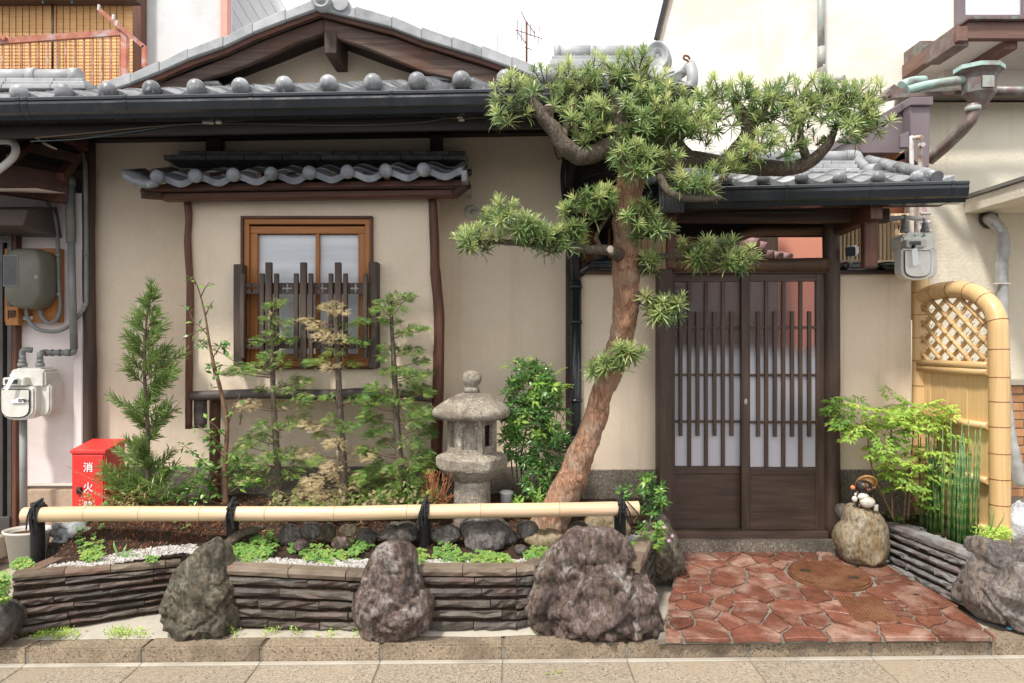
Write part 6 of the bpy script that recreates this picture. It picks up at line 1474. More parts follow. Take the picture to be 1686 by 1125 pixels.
br([(942,250),(948,215),(940,190)], [-.1,-.08,-.05], [6,5,3]); br([(925,238),(948,150),(968,140),(975,120)], [-.15,0,.1,.15], [6,6,5,3])
br([(1046,255),(1022,210),(1014,165),(1010,120)], [0,.05,.1,.1], [17,14,12,7])
br([(1050,265),(1090,268),(1135,262),(1185,270),(1235,274),(1285,278),(1330,268),(1362,240),(1378,205)], [0,.02,.05,.05,.05,.02,0,-.05,-.08], [15,14,13,13,13,12,10,7,4])
br([(1190,268),(1215,245),(1232,215),(1222,188),(1205,160)], [.05,0,-.05,-.05,-.03], [11,12,12,10,5]); br([(1230,215),(1255,190),(1262,160)], [-.05,-.1,-.12], [9,6,4])
br([(1140,262),(1120,240),(1110,210)], [.05,0,-.05], [10,8,4]); br([(1330,268),(1318,225),(1322,185)], [0,-.05,-.05], [7,5,3])
br([(1060,245),(1078,268),(1090,300),(1108,320),(1145,328),(1186,326)], [-.05,-.12,-.18,-.22,-.24,-.25], [6,5.5,6,6,5,4]); br([(1145,328),(1180,305),(1200,285)], [-.24,-.2,-.18], [4,4,2])
br([(1026,420),(1000,412),(960,411),(925,402),(880,403),(835,399),(785,398)], [-.03,-.1,-.14,-.16,-.18,-.2,-.22], [9,8,6.5,6,5,4,2.5]); br([(990,410),(982,390),(995,365),(1005,352)], [-.1,-.06,-.04,0], [4,3.5,2.5,2])
m = M(); limb(m, [PT(1018,420,-.05),PT(1006,412,-.13)], [11*k_,8*k_]); m.build('branch', MT['graybark'], pine); m = M(); m.ball(PT(1005,411,-.135), 6*k_, 12, 6, .9,.35,1); m.build('cut_face', MT['cut'], pine)
br([(1040,425),(1080,422),(1130,424),(1180,428),(1215,430)], [.0,-.02,-.06,-.08,-.08], [6,5,4,3.5,2]); br([(1030,480),(1060,487),(1090,500)], [0,-.05,-.08], [5,4,3]); br([(1040,350),(1075,362),(1100,372)], [0,-.05,-.05], [5,4,3]); br([(1020,590),(1005,605),(985,615)], [-.05,-.1,-.12], [5,4,3])
# pads: cx, cy, rx, ry, depth offset, number of tufts
pads = [(838,150,30,28,-.22,16),(845,185,28,20,-.22,9),(900,140,38,30,-.12,20),(915,170,30,25,-.05,10),(935,120,25,22,-.02,14),(960,150,35,30,.0,16),(975,112,28,24,0,14),(1015,115,30,24,.05,16),(1050,115,32,26,.05,18),(1080,145,34,28,.05,18),(1035,160,28,22,-.03,10),(1000,180,24,22,-.1,8),
 (985,175,22,20,.05,8),(960,200,26,25,-.1,14),(985,215,20,15,-.12,6),(965,228,22,10,-.14,5),
 (1050,200,32,24,-.1,20),(1080,190,30,22,-.12,18),(1110,200,30,24,-.1,18),(1100,165,30,22,0,12),(1140,190,30,25,-.05,18),(1075,220,25,18,-.05,10),(1130,220,28,20,-.1,12),(1160,160,32,24,.0,16),(1180,195,28,26,-.06,14),(1185,150,25,18,.05,10),(1160,225,22,15,-.1,6),
 (1035,248,28,22,-.16,16),(1060,275,26,18,-.14,12),(1085,255,28,20,-.14,12),(1040,280,18,14,-.14,7),
 (1225,155,28,20,-.05,16),(1250,170,26,22,-.08,12),(1270,150,24,18,-.03,12),(1290,180,30,25,-.05,18),(1260,205,20,22,-.1,8),(1310,155,28,20,0,14),(1330,185,30,28,-.06,18),(1350,150,26,18,0,14),(1370,175,28,26,-.06,18),(1395,165,28,24,-.05,16),(1400,200,30,24,-.08,18),(1425,190,24,26,-.08,14),(1435,160,20,18,0,9),(1445,205,16,18,-.05,7),(1410,228,18,10,-.1,5),(1380,215,16,14,-.1,4),
 (1250,235,26,18,-.12,11),(1220,260,24,18,-.14,10),(1190,275,24,16,-.14,8),(1270,255,20,14,-.1,6),(1300,235,22,20,-.08,8),(1340,230,16,12,-.05,4),(1170,285,20,12,-.2,5),(1140,290,26,18,-.22,11),(1120,300,18,12,-.22,5),(1170,305,20,12,-.2,6),
 (965,328,26,18,-.1,12),(1000,322,22,16,-.04,9),(945,345,22,14,-.14,8),(985,350,18,12,-.08,4),
 (830,352,26,18,-.2,14),(800,352,10,8,-.2,3),(860,370,24,18,-.18,12),(780,392,26,20,-.22,14),(770,408,14,10,-.22,4),(820,392,18,12,-.2,5),(880,385,26,18,-.17,12),(910,385,24,18,-.15,12),(940,390,26,20,-.14,14),(945,372,16,12,-.12,5),(905,408,20,8,-.15,5),(868,400,15,8,-.18,4),
 (1050,355,26,18,-.14,12),(1085,375,26,16,-.12,11),(1065,385,22,15,-.13,8),(1072,345,15,10,-.1,3),
 (1070,432,18,14,-.04,9),(1140,408,28,14,-.08,12),(1160,425,30,16,-.08,12),(1195,415,26,16,-.1,12),(1218,425,26,18,-.09,12),(1190,438,20,10,-.08,5),
 (1070,500,24,14,-.08,9),(1095,510,26,18,-.1,12),(1115,500,20,12,-.1,7),(1080,522,16,12,-.08,5),
 (978,602,18,15,-.12,10),(1005,598,16,14,-.14,7),(1035,578,22,14,-.13,12),(1025,605,16,10,-.12,6)]
rnd.seed(5)
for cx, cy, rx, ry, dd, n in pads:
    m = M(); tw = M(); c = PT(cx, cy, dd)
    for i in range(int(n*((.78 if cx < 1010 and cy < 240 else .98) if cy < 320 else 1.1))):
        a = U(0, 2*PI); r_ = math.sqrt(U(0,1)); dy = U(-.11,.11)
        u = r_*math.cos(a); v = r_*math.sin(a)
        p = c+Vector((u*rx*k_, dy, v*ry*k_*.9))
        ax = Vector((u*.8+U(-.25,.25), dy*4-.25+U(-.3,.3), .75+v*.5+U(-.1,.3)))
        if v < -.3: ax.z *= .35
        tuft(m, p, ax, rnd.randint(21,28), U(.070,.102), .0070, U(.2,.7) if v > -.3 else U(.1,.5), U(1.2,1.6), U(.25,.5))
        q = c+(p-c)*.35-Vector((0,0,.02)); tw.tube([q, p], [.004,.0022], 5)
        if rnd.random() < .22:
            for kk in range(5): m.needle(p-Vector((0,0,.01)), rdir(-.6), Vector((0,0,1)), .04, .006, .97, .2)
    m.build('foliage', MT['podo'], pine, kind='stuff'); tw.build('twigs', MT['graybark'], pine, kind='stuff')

# ---- young podocarpus (conical, left)
Yy = 4.42
yp = thing('young_conifer', P(243,840,Yy), 'feathery upright young conifer in front of the wall beside the red box', 'tree')
m = M(); ax_ = [P(250,470,Yy),P(240,540,Yy),P(238,620,Yy),P(243,700,Yy),P(243,760,Yy),P(246,850,Yy)]; limb(m, ax_[::-1], [.018,.016,.013,.010,.007,.003], 8, .1, 20); m.build('trunk', MT['graybark'], yp)
m = M(); tw = M(); rnd.seed(8)
yw = [(465,4),(490,14),(510,26),(530,30),(560,58),(600,60),(640,52),(655,45),(690,62),(730,50),(750,42),(780,70),(815,78),(835,60)]
for i in range(84):
    py = 468+ (i/84)**.9*372; wdt = np.interp(py, [a for a, b in yw], [b for a, b in yw]); ax0 = P(float(np.interp(py,[470,540,620,700,850],[250,240,238,243,245])), min(py+18, 850), Yy)
    an_ = U(0, 2*PI); L_ = wdt*Yy/F*rnd.choice((U(.35,.7), U(.7,1.15)))
    if len(yw) and math.sin(py*.085) < -.55 and py < 760: L_ *= .6
    d = Vector((math.cos(an_), math.sin(an_)*.75, U(.45,.95))); tipp = ax0+Vector((d.x*L_, d.y*L_, L_*.55+.02))
    tw.tube([ax0, ax0.lerp(tipp,.5)-Vector((0,0,.008)), tipp], [.0035,.003,.0015], 4)
    nl_ = int(18+L_*300)
    for j in range(nl_):
        f = .2+.8*j/nl_; p = ax0.lerp(tipp, f); bd = (tipp-ax0).normalized(); sp = rdir(0); dd = (bd*.9+sp*.75).normalized()
        m.needle(p, dd, sp.cross(bd), U(.05,.085), .0062, .15+.5*f*U(.3,1.1), U(-.05,.2))
for j in range(50): m.needle(P(248,U(462,500),Yy), rdir(1.2), Vector((0,1,0)), .05, .005, U(.2,.5), .1)
for j in range(700):     # loose skirt at the base
    p = P(235+rnd.gauss(0,28), U(795,838), Yy-U(0,.15)); m.needle(p, Vector((U(-1,1),U(-1,.3),U(-.1,.7))), Vector((0,0,1)), U(.05,.085), .006, U(.3,.8), .2)
m.build('foliage', MT['podoyoung'], yp, kind='stuff'); tw.build('branches', MT['twig'], yp, kind='stuff')

# ---- three cypresses
def frond(m, p, d, up, L, t):
    d = d.normalized(); r = d.cross(up)
    if r.length < .01: r = Vector((1,0,0))
    r.normalize(); n = 9
    for i in range(n):
        f = (i+.6)/n; q = p+d*L*f-Vector((0,0,L*.22*f*f)); sl = L*.36*(1-f*.72)*U(.7,1.2)
        for s_ in (-1, 1):
            dd = (d*.9+r*s_*.7+Vector((U(-.2,.2),U(-.2,.2),U(-.4,.3)))).normalized(); e = q+dd*sl; wv = d.cross(dd).cross(dd).normalized()*sl*.11
            m.add([q-wv*.5, q+dd*sl*.45-wv, e, q+dd*sl*.45+wv, q+wv*.5], [(0,1,2,3,4)], False, t+U(-.07,.1)*f)
            e2 = q+dd*sl*.5
            for s2 in (-1,):
                d3 = (dd*.7+d*.7*s_*s2*-1).normalized(); w3 = Vector((0,0,1)).cross(d3).normalized()*sl*.09
                m.add([e2, e2+d3*sl*.25-w3, e2+d3*sl*.5, e2+d3*sl*.25+w3], [(0,1,2,3)], False, t+U(-.05,.1))
def cypress(label, stem, rs_, padl, brown, Yc, seed, dens=1.):
    rnd.seed(seed)
    o = thing('cypress', P(*stem[0], Yc), label, 'tree', 'three thin clipped cypresses'); k = Yc/F
    m = M(); limb(m, [P(a, b, Yc) for a, b in stem], rs_, 9, .22, 25); m.build('trunk', MT['graybark'], o)
    m = M(); tw = M(); ys = [b for a, b in stem][::-1]; xs = [a for a, b in stem][::-1]
    for pd in padl:
        cx, cy, rx = pd[:3]; tb = pd[3] if len(pd) > 3 else None
        dy = U(-.10,.06); bx_ = float(np.interp(cy+8, ys, xs)); base = P(bx_, min(cy+10, stem[0][1]), Yc); c = P(cx, cy, Yc+dy)
        tw.tube([base, base.lerp(c,.5)-Vector((0,0,.008)), c], [.004,.003,.002], 5)
        for i in range(int(rx*4.2*dens)):
            a = U(0,2*PI); r_ = math.sqrt(U(0,1)); p = c+Vector((r_*math.cos(a)*rx*k*.9, r_*math.sin(a)*.06, r_*math.sin(a)*rx*.42*k+U(-.012,.012)))
            out = Vector(((cx-bx_)/40+math.cos(a)*.8, U(-.8,.3), U(-.25,.45)))
            tt = tb if tb is not None else (U(.80,1) if rnd.random() < brown else U(.12,.62))
            frond(m, p, out, Vector((U(-.6,.6),U(-1.3,-.1),1)), U(.030,.052), min(.99, max(.02, tt+U(-.06,.06))))
    m.build('foliage', MT['cyp'], o, kind='stuff'); tw.build('branches', MT['twig'], o, kind='stuff'); return o
cypress('left slim cypress with green tufts before the window lattice, straight grey stem', [(462,845),(457,760),(451,680),(449,600),(450,540),(452,490)], [.026,.022,.018,.015,.012,.006],
 [(452,503,14),(460,497,9),(445,525,14),(470,530,10),(456,548,20),(435,560,18),(470,560,14),(448,585,20),(429,606,22),(400,608,24),(384,612,14),(465,600,12),(483,631,26),(465,640,16),(500,628,12),(416,668,18,.93),(404,663,10,.95),(493,654,18),(500,668,14),(488,690,22),(470,700,14),(440,700,20),(419,722,24),(440,722,20),(405,735,16),(475,748,22),(455,752,24),(430,760,26),(400,762,28),(384,758,18),(490,765,14),(413,785,24),(395,792,18),(440,790,18),(480,780,14),(500,700,10),(465,665,10),(432,640,9)], .12, 4.45, 21)
cypress('middle cypress gone half brown, standing in front of the window', [(571,840),(564,760),(560,690),(557,620),(555,560),(552,495)], [.030,.026,.023,.019,.016,.007],
 [(552,500,12,.9),(546,512,12,.92),(560,515,9,.9),(537,505,9,.85),(509,526,12,.86),(525,535,16,.88),(540,545,14,.85),(575,535,14,.5),(595,527,13,.35),(552,558,18,.86),(575,560,12,.4),(595,565,10,.4),(531,552,14,.9),(531,597,16,.55),(515,596,10,.4),(547,604,14,.88),(580,600,9,.5),(552,580,14,.7),(581,660,12,.35),(595,655,9,.3),(545,690,14,.5),(520,702,16,.9),(505,695,9,.93),(571,705,14,.3),(585,698,10,.3),(552,730,16,.88),(530,715,12,.6),(579,742,12,.9),(509,745,18,.9),(525,757,14,.5),(520,793,20,.9),(505,805,18,.93),(560,782,20,.92),(545,770,16,.93),(547,820,24,.95),(530,812,18,.9),(500,822,18,.9),(575,800,16,.9),(590,815,16,.6),(560,832,20,.6),(520,832,18,.5),(590,790,14,.5),(600,752,12,.85),(540,655,8,.4)], .5, 4.42, 22)
cypress('right full green cypress with dense sprays next to the crooked bay post', [(665,845),(660,790),(655,720),(651,650),(648,590),(645,540),(644,495)], [.028,.025,.022,.019,.016,.013,.007],
 [(637,497,18),(650,488,14),(630,510,16),(655,510,14),(675,487,10),(668,495,8),(645,530,14),(635,525,8),(680,541,14),(665,548,14),(695,540,8),(640,572,14),(637,590,12),(677,578,20),(690,595,14),(660,575,16),(643,612,16),(655,608,14),(680,620,20),(668,612,14),(698,615,9),(616,637,14),(630,645,14),(688,640,20),(672,636,14),(700,648,10),(625,660,20),(612,668,12),(661,658,20),(605,682,14),(620,690,16),(690,675,24),(705,685,14),(680,690,20),(630,706,18),(612,715,12),(691,706,20),(705,715,12),(677,728,20),(640,730,16),(613,745,16),(600,740,10),(690,745,20),(700,755,14),(616,777,22),(630,765,16),(600,780,12),(672,765,22),(699,768,16,.6),(685,785,22),(645,775,14),(667,795,24),(627,797,22),(640,810,22),(675,813,24),(701,797,20),(655,828,24),(690,828,22),(621,823,18,.92),(635,832,16,.93),(705,812,16),(720,825,12,.5)], .04, 4.44, 23, 1.15)

# ---- thin camellia
def branchy(o, lf, stem, rad, twigs, Yc, tmat, lsize=(.035,.05), lw=.5, tint=(.1,.6), ang=.5, per=5):
    m = M(); limb(m, [P(a, b, Yc) for a, b in stem], rad, 8, .15, 20); m.build('stem', MT[tmat], o)
    tw = M()
    for (x0, y0), (x1, y1), n in twigs:
        a = P(x0, y0, Yc); b = P(x1, y1, Yc+U(-.12,.08)); tw.tube([a, a.lerp(b,.5)+Vector((0,0,.01)), b], [.0038,.003,.0015], 5)
        for j in range(n):
            f = U(.35,1); p = a.lerp(b, f); d = Vector((U(-1,1),U(-1,.4),U(-.5,.7))); lf.tube([p, p+d.normalized()*.01], .001, 3, t=.3)
            lf.leaf(p+d.normalized()*.01, d, Vector((U(-.4,.4),U(-.9,.1),1)), U(*lsize), U(*lsize)*lw, U(*tint), .15, .15)
    tw.build('twigs', MT['twig'], o, kind='stuff')
cam_ = thing('camellia_shrub', P(362,840,4.35), 'spindly camellia with bare upper twigs left of the window lattice', 'shrub'); lf = M(); rnd.seed(31)
branchy(cam_, lf, [(372,835),(370,770),(374,700),(365,650),(352,600),(344,560),(338,520),(328,480),(320,460)], [.017,.016,.014,.013,.011,.008,.006,.004,.002],
 [((340,540),(300,560),3),((345,570),(380,575),10),((350,590),(372,560),10),((345,560),(330,570),12),((348,590),(352,620),10),((350,575),(392,600),3),((338,520),(352,495),4),((330,490),(345,465),4),((322,468),(312,460),4),((344,555),(318,528),3),((320,535),(305,500),3),((372,720),(340,690),8),((375,700),(395,650),4),((370,740),(325,700),12),((372,760),(340,720),10),((365,790),(300,730),26),((368,800),(290,775),30),((370,790),(330,760),26),((370,800),(400,750),20),((370,780),(390,730),12),((365,820),(310,800),30),((372,815),(420,790),20),((365,830),(285,815),24),((370,830),(340,790),26),((372,750),(352,735),8),((365,640),(345,640),2),((352,610),(366,600),6),((395,700),(402,655),2)], 4.32, 'twig', (.035,.055), .55, (.05,.75))
lf.build('leaves', MT['pieris'], cam_, kind='stuff')

# ---- glossy pieris bush beside the lantern
def whorl(m, p, ax, n, L, t, droop=.5):
    ax = ax.normalized(); a = ax.orthogonal().normalized(); b = ax.cross(a)
    for i in range(n):
        th = i*2.4+U(-.6,.6); ph = U(.5,1.9); p = p+rdir(0)*L*.10; d = ax*math.cos(ph)+(a*math.cos(th)+b*math.sin(th))*math.sin(ph)
        m.leaf(p, d, ax, L*U(.75,1.1), L*U(.26,.34), min(1, max(0, t+U(-.12,.12))), .18, .2)
def bush(name, label, stems, ell, Yc, L, seed, mt='pieris', smt='graybark', tint=(.1,.6), tops=(), n_leaf=7, cat='shrub', stemr=.008):
    rnd.seed(seed); o = thing(name, P(*stems[0][0], Yc), label, cat); k = Yc/F
    for s_ in stems:
        m = M(); limb(m, [P(a, b, Yc+U(-.02,.02)) for a, b in s_], list(np.linspace(stemr, stemr*.4, len(s_))), 7, .15, 30); m.build('stem', MT[smt], o)
    lf = M(); tw = M()
    for cx, cy, rx, ry, n, *tt in ell:
        for i in range(n):
            a = U(0,2*PI); r_ = U(.1,1)**.5; u = r_*math.cos(a); v = r_*math.sin(a); dy = U(-.16,.12)*math.sqrt(max(.1,1-r_*r_))
            p = P(cx+u*rx, cy-v*ry, Yc)+Vector((0,dy,0)); tl = tt[0] if tt else tint
            whorl(lf, p, Vector((u*.7+U(-.3,.3), dy*3-.4, .6+v*.3)), n_leaf, L*U(.8,1.1), U(*tl)); tw.tube([P(cx+u*rx*.5, cy-v*ry*.5+8, Yc)+Vector((0,dy*.4,0)), p], .0018, 4)
    lf.build('leaves', MT[mt], o, kind='stuff'); tw.build('twigs', MT['twig'], o, kind='stuff'); return o
pb = bush('glossy_shrub', 'tall glossy leaved shrub with lime new leaves between lantern and downpipe', [[(858,850),(852,790),(850,730),(855,660)],[(862,850),(868,790),(885,730),(895,680)],[(855,850),(845,790),(840,740)],[(866,850),(858,760),(868,700),(872,640)]],
 [(870,640,32,42,46),(845,660,24,30,30),(895,660,30,36,40),(868,700,42,34,60),(905,640,22,22,16),(915,700,22,30,22),(855,740,30,24,26),(895,745,30,26,28),(860,612,22,18,16),(890,615,14,12,8),(888,652,20,14,9,(.75,1)),(905,640,14,10,5,(.8,1)),(866,690,18,12,8,(.75,1)),(893,705,24,14,10,(.78,1)),(850,718,20,14,10,(.7,.95)),(880,625,20,10,8,(.6,.9)),(895,650,24,16,10,(.65,.95)),(850,680,24,24,12,(.5,.8)),(900,720,26,22,12,(.5,.85))], 4.55, .062, 41)
rnd.seed(44); m = M()
for c in ((858,598,-1),(838,600,-1),(905,600,.6),(915,610,1),(922,632,1.3),(872,588,0)):
    for j in range(3):
        a = P(c[0], c[1]+6, 4.5); b = a+Vector((c[2]*.05+U(-.02,.03), U(-.02,.02), U(-.01,.045))); m.tube([a, a.lerp(b,.5)+Vector((0,0,.012)), b], .0014, 4, t=.9)
        for q in range(12): p = a.lerp(b, q/12); m.leaf(p+Vector((0,0,.01*math.sin(q/12*PI))), rdir(.3), Vector((0,-1,0)), .009, .005, U(.7,1))
m.build('flower_racemes', MT['nandina'], pb, kind='stuff')
bush('low_shrub', 'low glossy shrub at the foot of the leaning trunk, lantern side', [[(885,850),(880,810)],[(905,850),(905,800)]], [(880,800,24,26,26),(905,780,22,24,24),(925,745,24,20,22,(.02,.3)),(912,805,16,22,14),(870,830,26,12,12,(.5,.9)),(893,815,14,12,8,(.6,.9)),(940,725,12,16,8,(.02,.25))], 4.45, .050, 42)
bush('low_shrub', 'small arching leafy shrub between the last rail post and the gate post', [[(1068,880),(1066,840),(1070,800)],[(1045,850),(1042,810)]], [(1068,812,20,22,18),(1082,828,14,14,8),(1066,855,12,22,12),(1058,872,10,16,6),(1022,806,10,8,5),(1066,790,10,9,6,(.5,.8)),(1080,800,8,10,4)], 4.30, .055, 43, n_leaf=7)
# ---- dead orange shrub right of the third cypress
ds = thing('dead_shrub', P(720,835,4.3), 'rust orange dead twiggy shrub left of the lantern shaft', 'shrub'); m = M(); rnd.seed(50)
for i in range(46):
    a = P(720+U(-8,8), 840, 4.32); b = P(722+U(-28,28), U(775,835) if i > 8 else U(768,785), 4.32+U(-.12,.1)); q = a.lerp(b,.5)+Vector((U(-.02,.02),0,U(0,.03))); m.tube([a,q,b], [.0028,.002,.001], 4)
    for j in range(3): e = b+rdir(.2)*.02; m.tube([b.lerp(q,U(0,.5)), e], .0013, 4)
MT['orangetwig'] = mat('orange dead twig', (.30,.10,.045), (.45,.18,.08), 20, bst=.1); m.build('twigs', MT['orangetwig'], ds, kind='stuff')
# dry spreading plant by the red box
dw = thing('dry_weed', P(150,845,4.3), 'dry reddish trailing weed in front of the red box', 'weed'); m = M(); lf = M(); rnd.seed(52)
for i in range(46):
    a = P(175+U(-45,70), 846, 4.3); b = P((100,775) [0] if i == 0 else 150+U(-30,100), 762 if i == 0 else U(800,842), 4.25+U(-.1,.1)); q = a.lerp(b,.5)+Vector((U(-.02,.02),0,U(-.01,.02))); m.tube([a,q,b], [.002,.0016,.001], 4)
    for j in range(9): p = (a.lerp(q,U(.5,1)) if j < 3 else q.lerp(b,U(0,1))); lf.leaf(p, rdir(.2), Vector((0,-1,.4)), U(.012,.02), U(.006,.011), U(.35,.9) if rnd.random()<.6 else .98)
m.build('stems', MT['orangetwig'], dw, kind='stuff'); lf.build('leaves', MT['cyp'], dw, kind='stuff')
# cypress litter / low ground shrub between the stems
m = M(); rnd.seed(54)
for i in range(520):
    px = U(440,720); p = P(px, U(812,842), 4.28+U(-.1,.15)); frond(m, p, rdir(.4), Vector((0,-.3,1)), U(.03,.055), U(.82,1) if rnd.random()<.5 else U(.1,.7))
m.build('low_foliage', MT['cyp'], kind='stuff', label='low tangle of green and straw coloured sprays under the cypresses', cat='ground cover')

# ---- nandina, horsetail
nd = thing('nandina_bush', P(1465,850,4.5), 'bright lime green nandina bush in the right planter before the cream wall', 'shrub'); rnd.seed(60); Yc = 4.5
for s_ in ([(1472,855),(1455,820),(1438,780),(1430,735),(1428,700)],[(1470,855),(1468,800),(1467,720),(1467,690)],[(1488,855),(1493,800),(1500,750),(1505,700)],[(1495,855),(1500,800),(1508,770)]):
    m = M(); limb(m, [P(a, b, Yc+U(-.02,.04)) for a, b in s_], list(np.linspace(.007,.003,len(s_))), 7, .15, 30); m.build('stem', MT['twig'], nd)
lf = M(); tw = M()
for cx, cy, rx, ry, n, tl in ((1415,690,30,20,16,(.1,.55)),(1445,690,40,22,24,(.4,.95)),(1490,685,40,22,26,(.45,1)),(1530,690,32,20,18,(.45,1)),(1400,668,14,10,5,(.05,.3)),(1430,710,26,12,10,(.1,.5)),(1510,665,22,10,7,(.4,.8)),(1480,755,28,20,16,(.2,.8)),(1515,765,34,20,20,(.5,1)),(1540,750,18,22,9,(.3,.8)),(1455,775,14,10,4,(.2,.6)),(1505,805,16,14,5,(.1,.5)),(1480,820,16,16,4,(.05,.4)),(1560,700,12,10,3,(.5,.9))):
    for i in range(int(n*.9)):
        u = U(-1,1); v = U(-1,1); p = P(cx+u*rx, cy-v*ry, Yc)+Vector((0,U(-.14,.1),0)); d = Vector((u+U(-.5,.5), U(-1,.3), U(-.65,.45))).normalized(); L_ = U(.09,.14); side = d.cross(Vector((0,0,1))).normalized(); tb_ = U(*tl)
        tw.tube([p, p+d*L_], .0012, 4)
        for f in (.25,.5,.75,1):
            q = p+d*L_*f-Vector((0,0,.015*f))
            for s_ in (-1,1):
                sd_ = (side*s_+d*.5).normalized(); sl = .035*(1.2-f*.6); tw.tube([q, q+sd_*sl], .0008, 3)
                for g_, dg in ((1,sd_),(.5,(sd_*.6+d).normalized()),(.6,(sd_*.6-d*.6).normalized())): lf.leaf(q+sd_*sl*g_, dg+Vector((0,0,U(-.6,.1))), Vector((U(-.5,.5),U(-1.4,-.2),1)), U(.032,.046), U(.014,.019), tb_+U(-.1,.1), .15, .15)
            if f == 1: lf.leaf(q, d, Vector((0,-.3,1)), .034, .013, tb_)
lf.build('leaves', MT['nandina'], nd, kind='stuff'); tw.build('leaf_stalks', MT['twig'], nd, kind='stuff')
def stalkmat():
    m, nt, b = base_mat('banded green stalk'); v = coords(nt, (1,1,1), rand=False); w_ = N(nt, 'ShaderNodeTexWave', bands_direction='Z'); w_.inputs['Scale'].default_value = 5.2; w_.inputs['Distortion'].default_value = 1.5; w_.inputs['Detail Scale'].default_value = 12
    nt.links.new(v, w_.inputs['Vector']); c = ramp(nt, w_.outputs['Fac'], [(0,(.05,.13,.03)),(.9,(.10,.21,.05)),(.955,(.35,.38,.12)),(1,(.02,.03,.01))]); nt.links.new(c, b.inputs['Base Color']); setr(b, .4); return m
MT['stalk'] = stalkmat()
for nm, (x0, x1, y0, y1, yb, Yh, n) in (('darker horsetail clump behind, against the bamboo screen',(1524,1548,700,760,868,4.45,26)),('front clump of banded green horsetail stalks in the right planter',(1560,1602,690,790,888,4.15,46))):
    o = thing('horsetail_clump', P((x0+x1)/2, yb, Yh), nm, 'plant'); rnd.seed(x0)
    for i in range(n):
        px = U(x0,x1); dy = U(-.07,.07); a = P(px, yb+U(-6,6), Yh); a.y += dy; a.z = hr(a.x, a.y)-.01; tz = Z(U(y0,y1) if rnd.random()<.75 else U(y0+30,y1+50), Yh); b = Vector((a.x+rnd.gauss(.01,.02), a.y+U(-.03,.03), tz)); m = M(); m.tube([a, a.lerp(b,.5)+Vector((U(-.006,.006),0,0)), b], [.0062,.0055,.003], 6); m.build('stalk', MT['stalk'], o)
m = M(); rnd.seed(70); o = thing('nandina_seedling', P(1660,880,4.1), 'yellow green low leafy sprigs at the foot of the screen post', 'plant')
for i in range(60):
    p = P(U(1605,1665), U(868,892), 4.05+U(-.05,.08)); whorl(m, p, Vector((U(-.4,.4),-.5,.8)), 4, .035, U(.5,1))
m.build('leaves', MT['nandina'], o, kind='stuff')
m = M(); rnd.seed(71)
for (a, b) in (((1628,880),(1645,845)),((1630,884),(1653,868)),((1626,884),(1638,850))):
    p = P(*a,4.05); q = P(*b,4.0); m.needle(p, q-p+Vector((0,0,.03)), Vector((0,-1,0)), .17, .008, .4, .3)
m.build('grass_blades', MT['clover'], o, kind='stuff')

# ---- clover and weeds
m = M(); rnd.seed(80)
def clover(m, p, r_, t):
    h = U(.012,.045); c = Vector(p)+Vector((U(-.01,.01),U(-.01,.01),h)); m.tube([p, c], .0009, 3, t=.3)
    nrm = Vector((U(-.4,.4),U(-.7,0),1)).normalized(); a = nrm.orthogonal().normalized(); b = nrm.cross(a); o_ = U(0,6)
    for k in range(3):
        th = o_+k*2*PI/3; d = a*math.cos(th)+b*math.sin(th); s_ = nrm.cross(d)
        m.add([c, c+d*r_*.55+s_*r_*.5, c+d*r_*1.0+s_*r_*.42, c+d*r_*.86, c+d*r_*1.0-s_*r_*.42, c+d*r_*.55-s_*r_*.5], [(0,1,2,3),(0,3,4,5)], False, max(0,min(1,t+U(-.12,.12))))
for cx, cy, rx, ry, n, tl in ((410,903,38,16,150,(.35,.85)),(430,895,30,14,60,(.25,.7)),(520,905,28,12,70,(.3,.8)),(548,910,22,10,50,(.4,.9)),(495,895,20,8,20,(.2,.5)),(592,895,22,8,40,(.2,.6)),(575,905,20,8,30,(.3,.7)),(152,905,20,12,70,(.4,.9)),(150,893,22,10,26,(.2,.6)),(38,924,18,8,60,(.4,.9)),(297,876,24,14,14,(.3,.6)),(180,878,14,8,6,(.3,.6)),(690,910,14,14,40,(.4,.9)),(735,905,22,12,50,(.3,.8)),(755,912,20,8,30,(.35,.8)),(800,913,30,9,60,(.4,.9)),(825,916,20,7,40,(.45,.9)),(885,907,22,9,50,(.4,.8)),(905,905,22,8,40,(.3,.8)),(885,866,16,10,20,(.3,.7)),(1043,902,10,14,30,(.4,.8)),(1060,880,14,10,14,(.2,.5)),(430,875,20,10,12,(.2,.5)),(250,915,14,4,12,(.3,.7)),(260,870,60,8,10,(.3,.6))):
    for i in range(int(n*1.25)):
        a = U(0,2*PI); r_ = math.sqrt(U(0,1)); px = cx+math.cos(a)*r_*rx; py = cy+6+math.sin(a)*r_*ry
        # drop the pixel on the soil surface
        Yq_ = 3.9
        for _ in range(5): xx = X(px, Yq_); Yq_ = min(4.6, max(3.62, (1.6-hs(xx, Yq_)-.025)*F/(py-562.5)))
        xx = X(px, Yq_); clover(m, Vector((xx, Yq_, hs(xx, Yq_))), U(.011,.019), U(*tl))
for cx, cy, n in ((1478,865,14),(1545,875,10),(1592,905,16),(1500,858,8),(1462,858,6)):
    for i in range(n): xx = X(cx+U(-8,8), 4.1); yy = (1.6-.38)*F/(cy+U(-4,4)-562.5); xx = X(cx+U(-9,9), yy); clover(m, Vector((xx, yy, hr(xx, yy)+.012)), U(.012,.018), U(.3,.8))
for i in range(60): p = P(1085+U(-8,10), U(872,915), 4.1+U(-.05,.02)); clover(m, p, U(.012,.02), U(.3,.8))
for i in range(90): p = P(U(-10,14), U(955,1000), 3.42+U(-.03,.05)); clover(m, p, U(.012,.022), U(.3,.9))
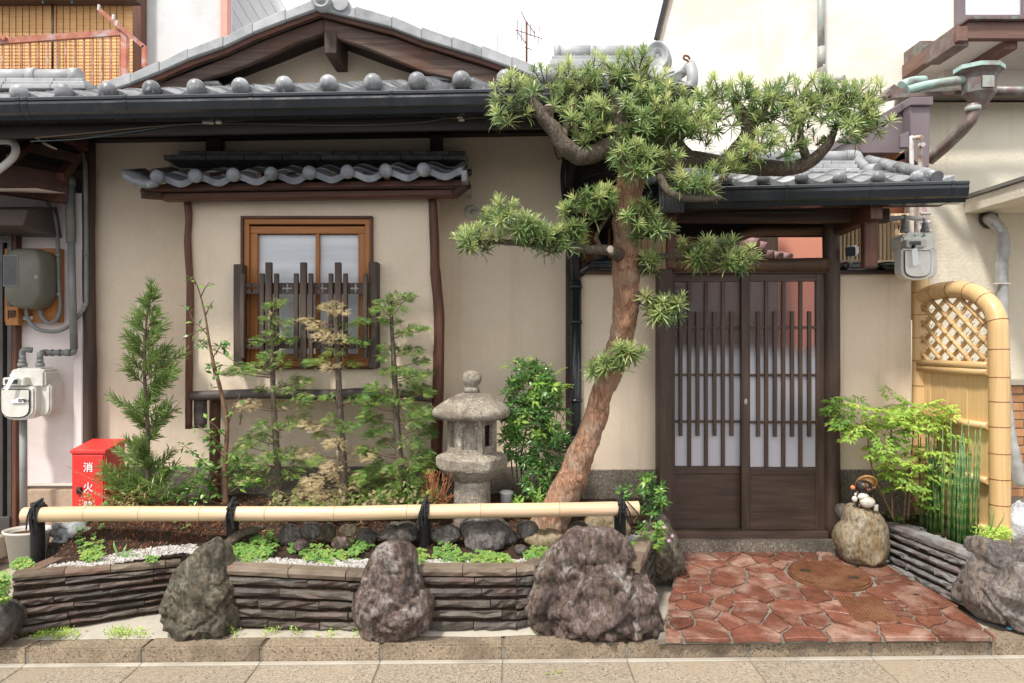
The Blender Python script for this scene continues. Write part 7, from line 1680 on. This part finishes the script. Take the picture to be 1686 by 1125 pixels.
m.build('clover', MT['clover'], kind='stuff', label='light green clover spreading over the white gravel', cat='clover')
m = M(); rnd.seed(83)
for b, tl in (((200,925),((-1,.35),(-.5,1.1),(.3,1.6),(.9,.5),(.7,1)) ),):
    for dx, dz in tl: m.needle(P(*b,3.85), Vector((dx,-.2,dz)), Vector((0,-1,.3)), U(.09,.13), .014, .45, .35)
m.build('grass_sprig', MT['clover'], label='single broad grass sprig growing by the gravel at the left', cat='grass')
# weeds in the kerb joint
m = M(); rnd.seed(84)
for cx, cy, rx, n in ((62,1056,36,90),(105,1056,26,50),(195,1058,26,50),(225,1062,20,20),(310,1056,24,60),(300,1050,14,20),(352,1056,16,16),(385,1057,14,12),(440,1062,12,10),(595,1052,12,26),(455,1057,12,10),(485,1055,10,10),(885,1060,8,10),(1668,1045,8,8),(545,1060,30,10)):
    for i in range(int(n*1.6)):
        px = cx+rnd.gauss(0,.5)*rx; yy = 3.63+U(-.035,.05); xx = X(px, yy); p = Vector((xx, yy, .09+gs(xx)+U(0,.03))); d = rdir(.4)
        for k in range(3): m.leaf(p+rdir(.2)*.008, rdir(.4), Vector((0,-.3,1)), U(.010,.019), U(.004,.008), U(.35,1), .1, .1)
m.build('kerb_weeds', MT['nandina'], kind='stuff', label='small yellow green weeds growing along the kerb joint', cat='weeds')
# pink blossoms by the mossy stone
m = M(); MT['pinkf'] = mat('pink petal', (.70,.35,.55), (.80,.50,.68), 5, bst=0)
for c in ((1093,868),(1107,882),(1101,890),(958,838)):
    p = P(*c,4.05)
    for k in range(5): a = k*2*PI/5; m.leaf(p, Vector((math.cos(a),-.4,math.sin(a))), Vector((0,-1,0)), .012, .009)
m.build('small_flowers', MT['pinkf'], kind='stuff', label='tiny pink blossoms over the narrow mossy stone', cat='flowers')
# street details at the far right: bottle cap like pieces and debris
for c, mt_, lb in (((1662,1056),'bluepeg','tiny blue round cap lying on the kerb at far right'),((1675,1053),'whitepipe','tiny white round cap beside the blue one on the kerb')):
    m = M(); p = P(*c,3.5); p = Vector((X(c[0],3.60), 3.60, .098+gs(X(c[0],3.6)))); m.lathe([(.001,.006),(.014,.006),(.016,0)], p, 12); m.build('cap', MT[mt_], label=lb, cat='cap')
m = M(); m.leaf(Vector((X(916,3.35),3.35,.012)), Vector((1,.5,0)), Vector((0,0,1)), .04, .025, .8, 0, .05); m.leaf(Vector((X(906,3.3),3.33,.012)), Vector((-.5,.7,0)), Vector((0,0,1)), .03, .02, .6, 0, .05); m.build('fallen_leaf', MT['clover'], label='small green fallen leaf on the street gutter', cat='leaf')
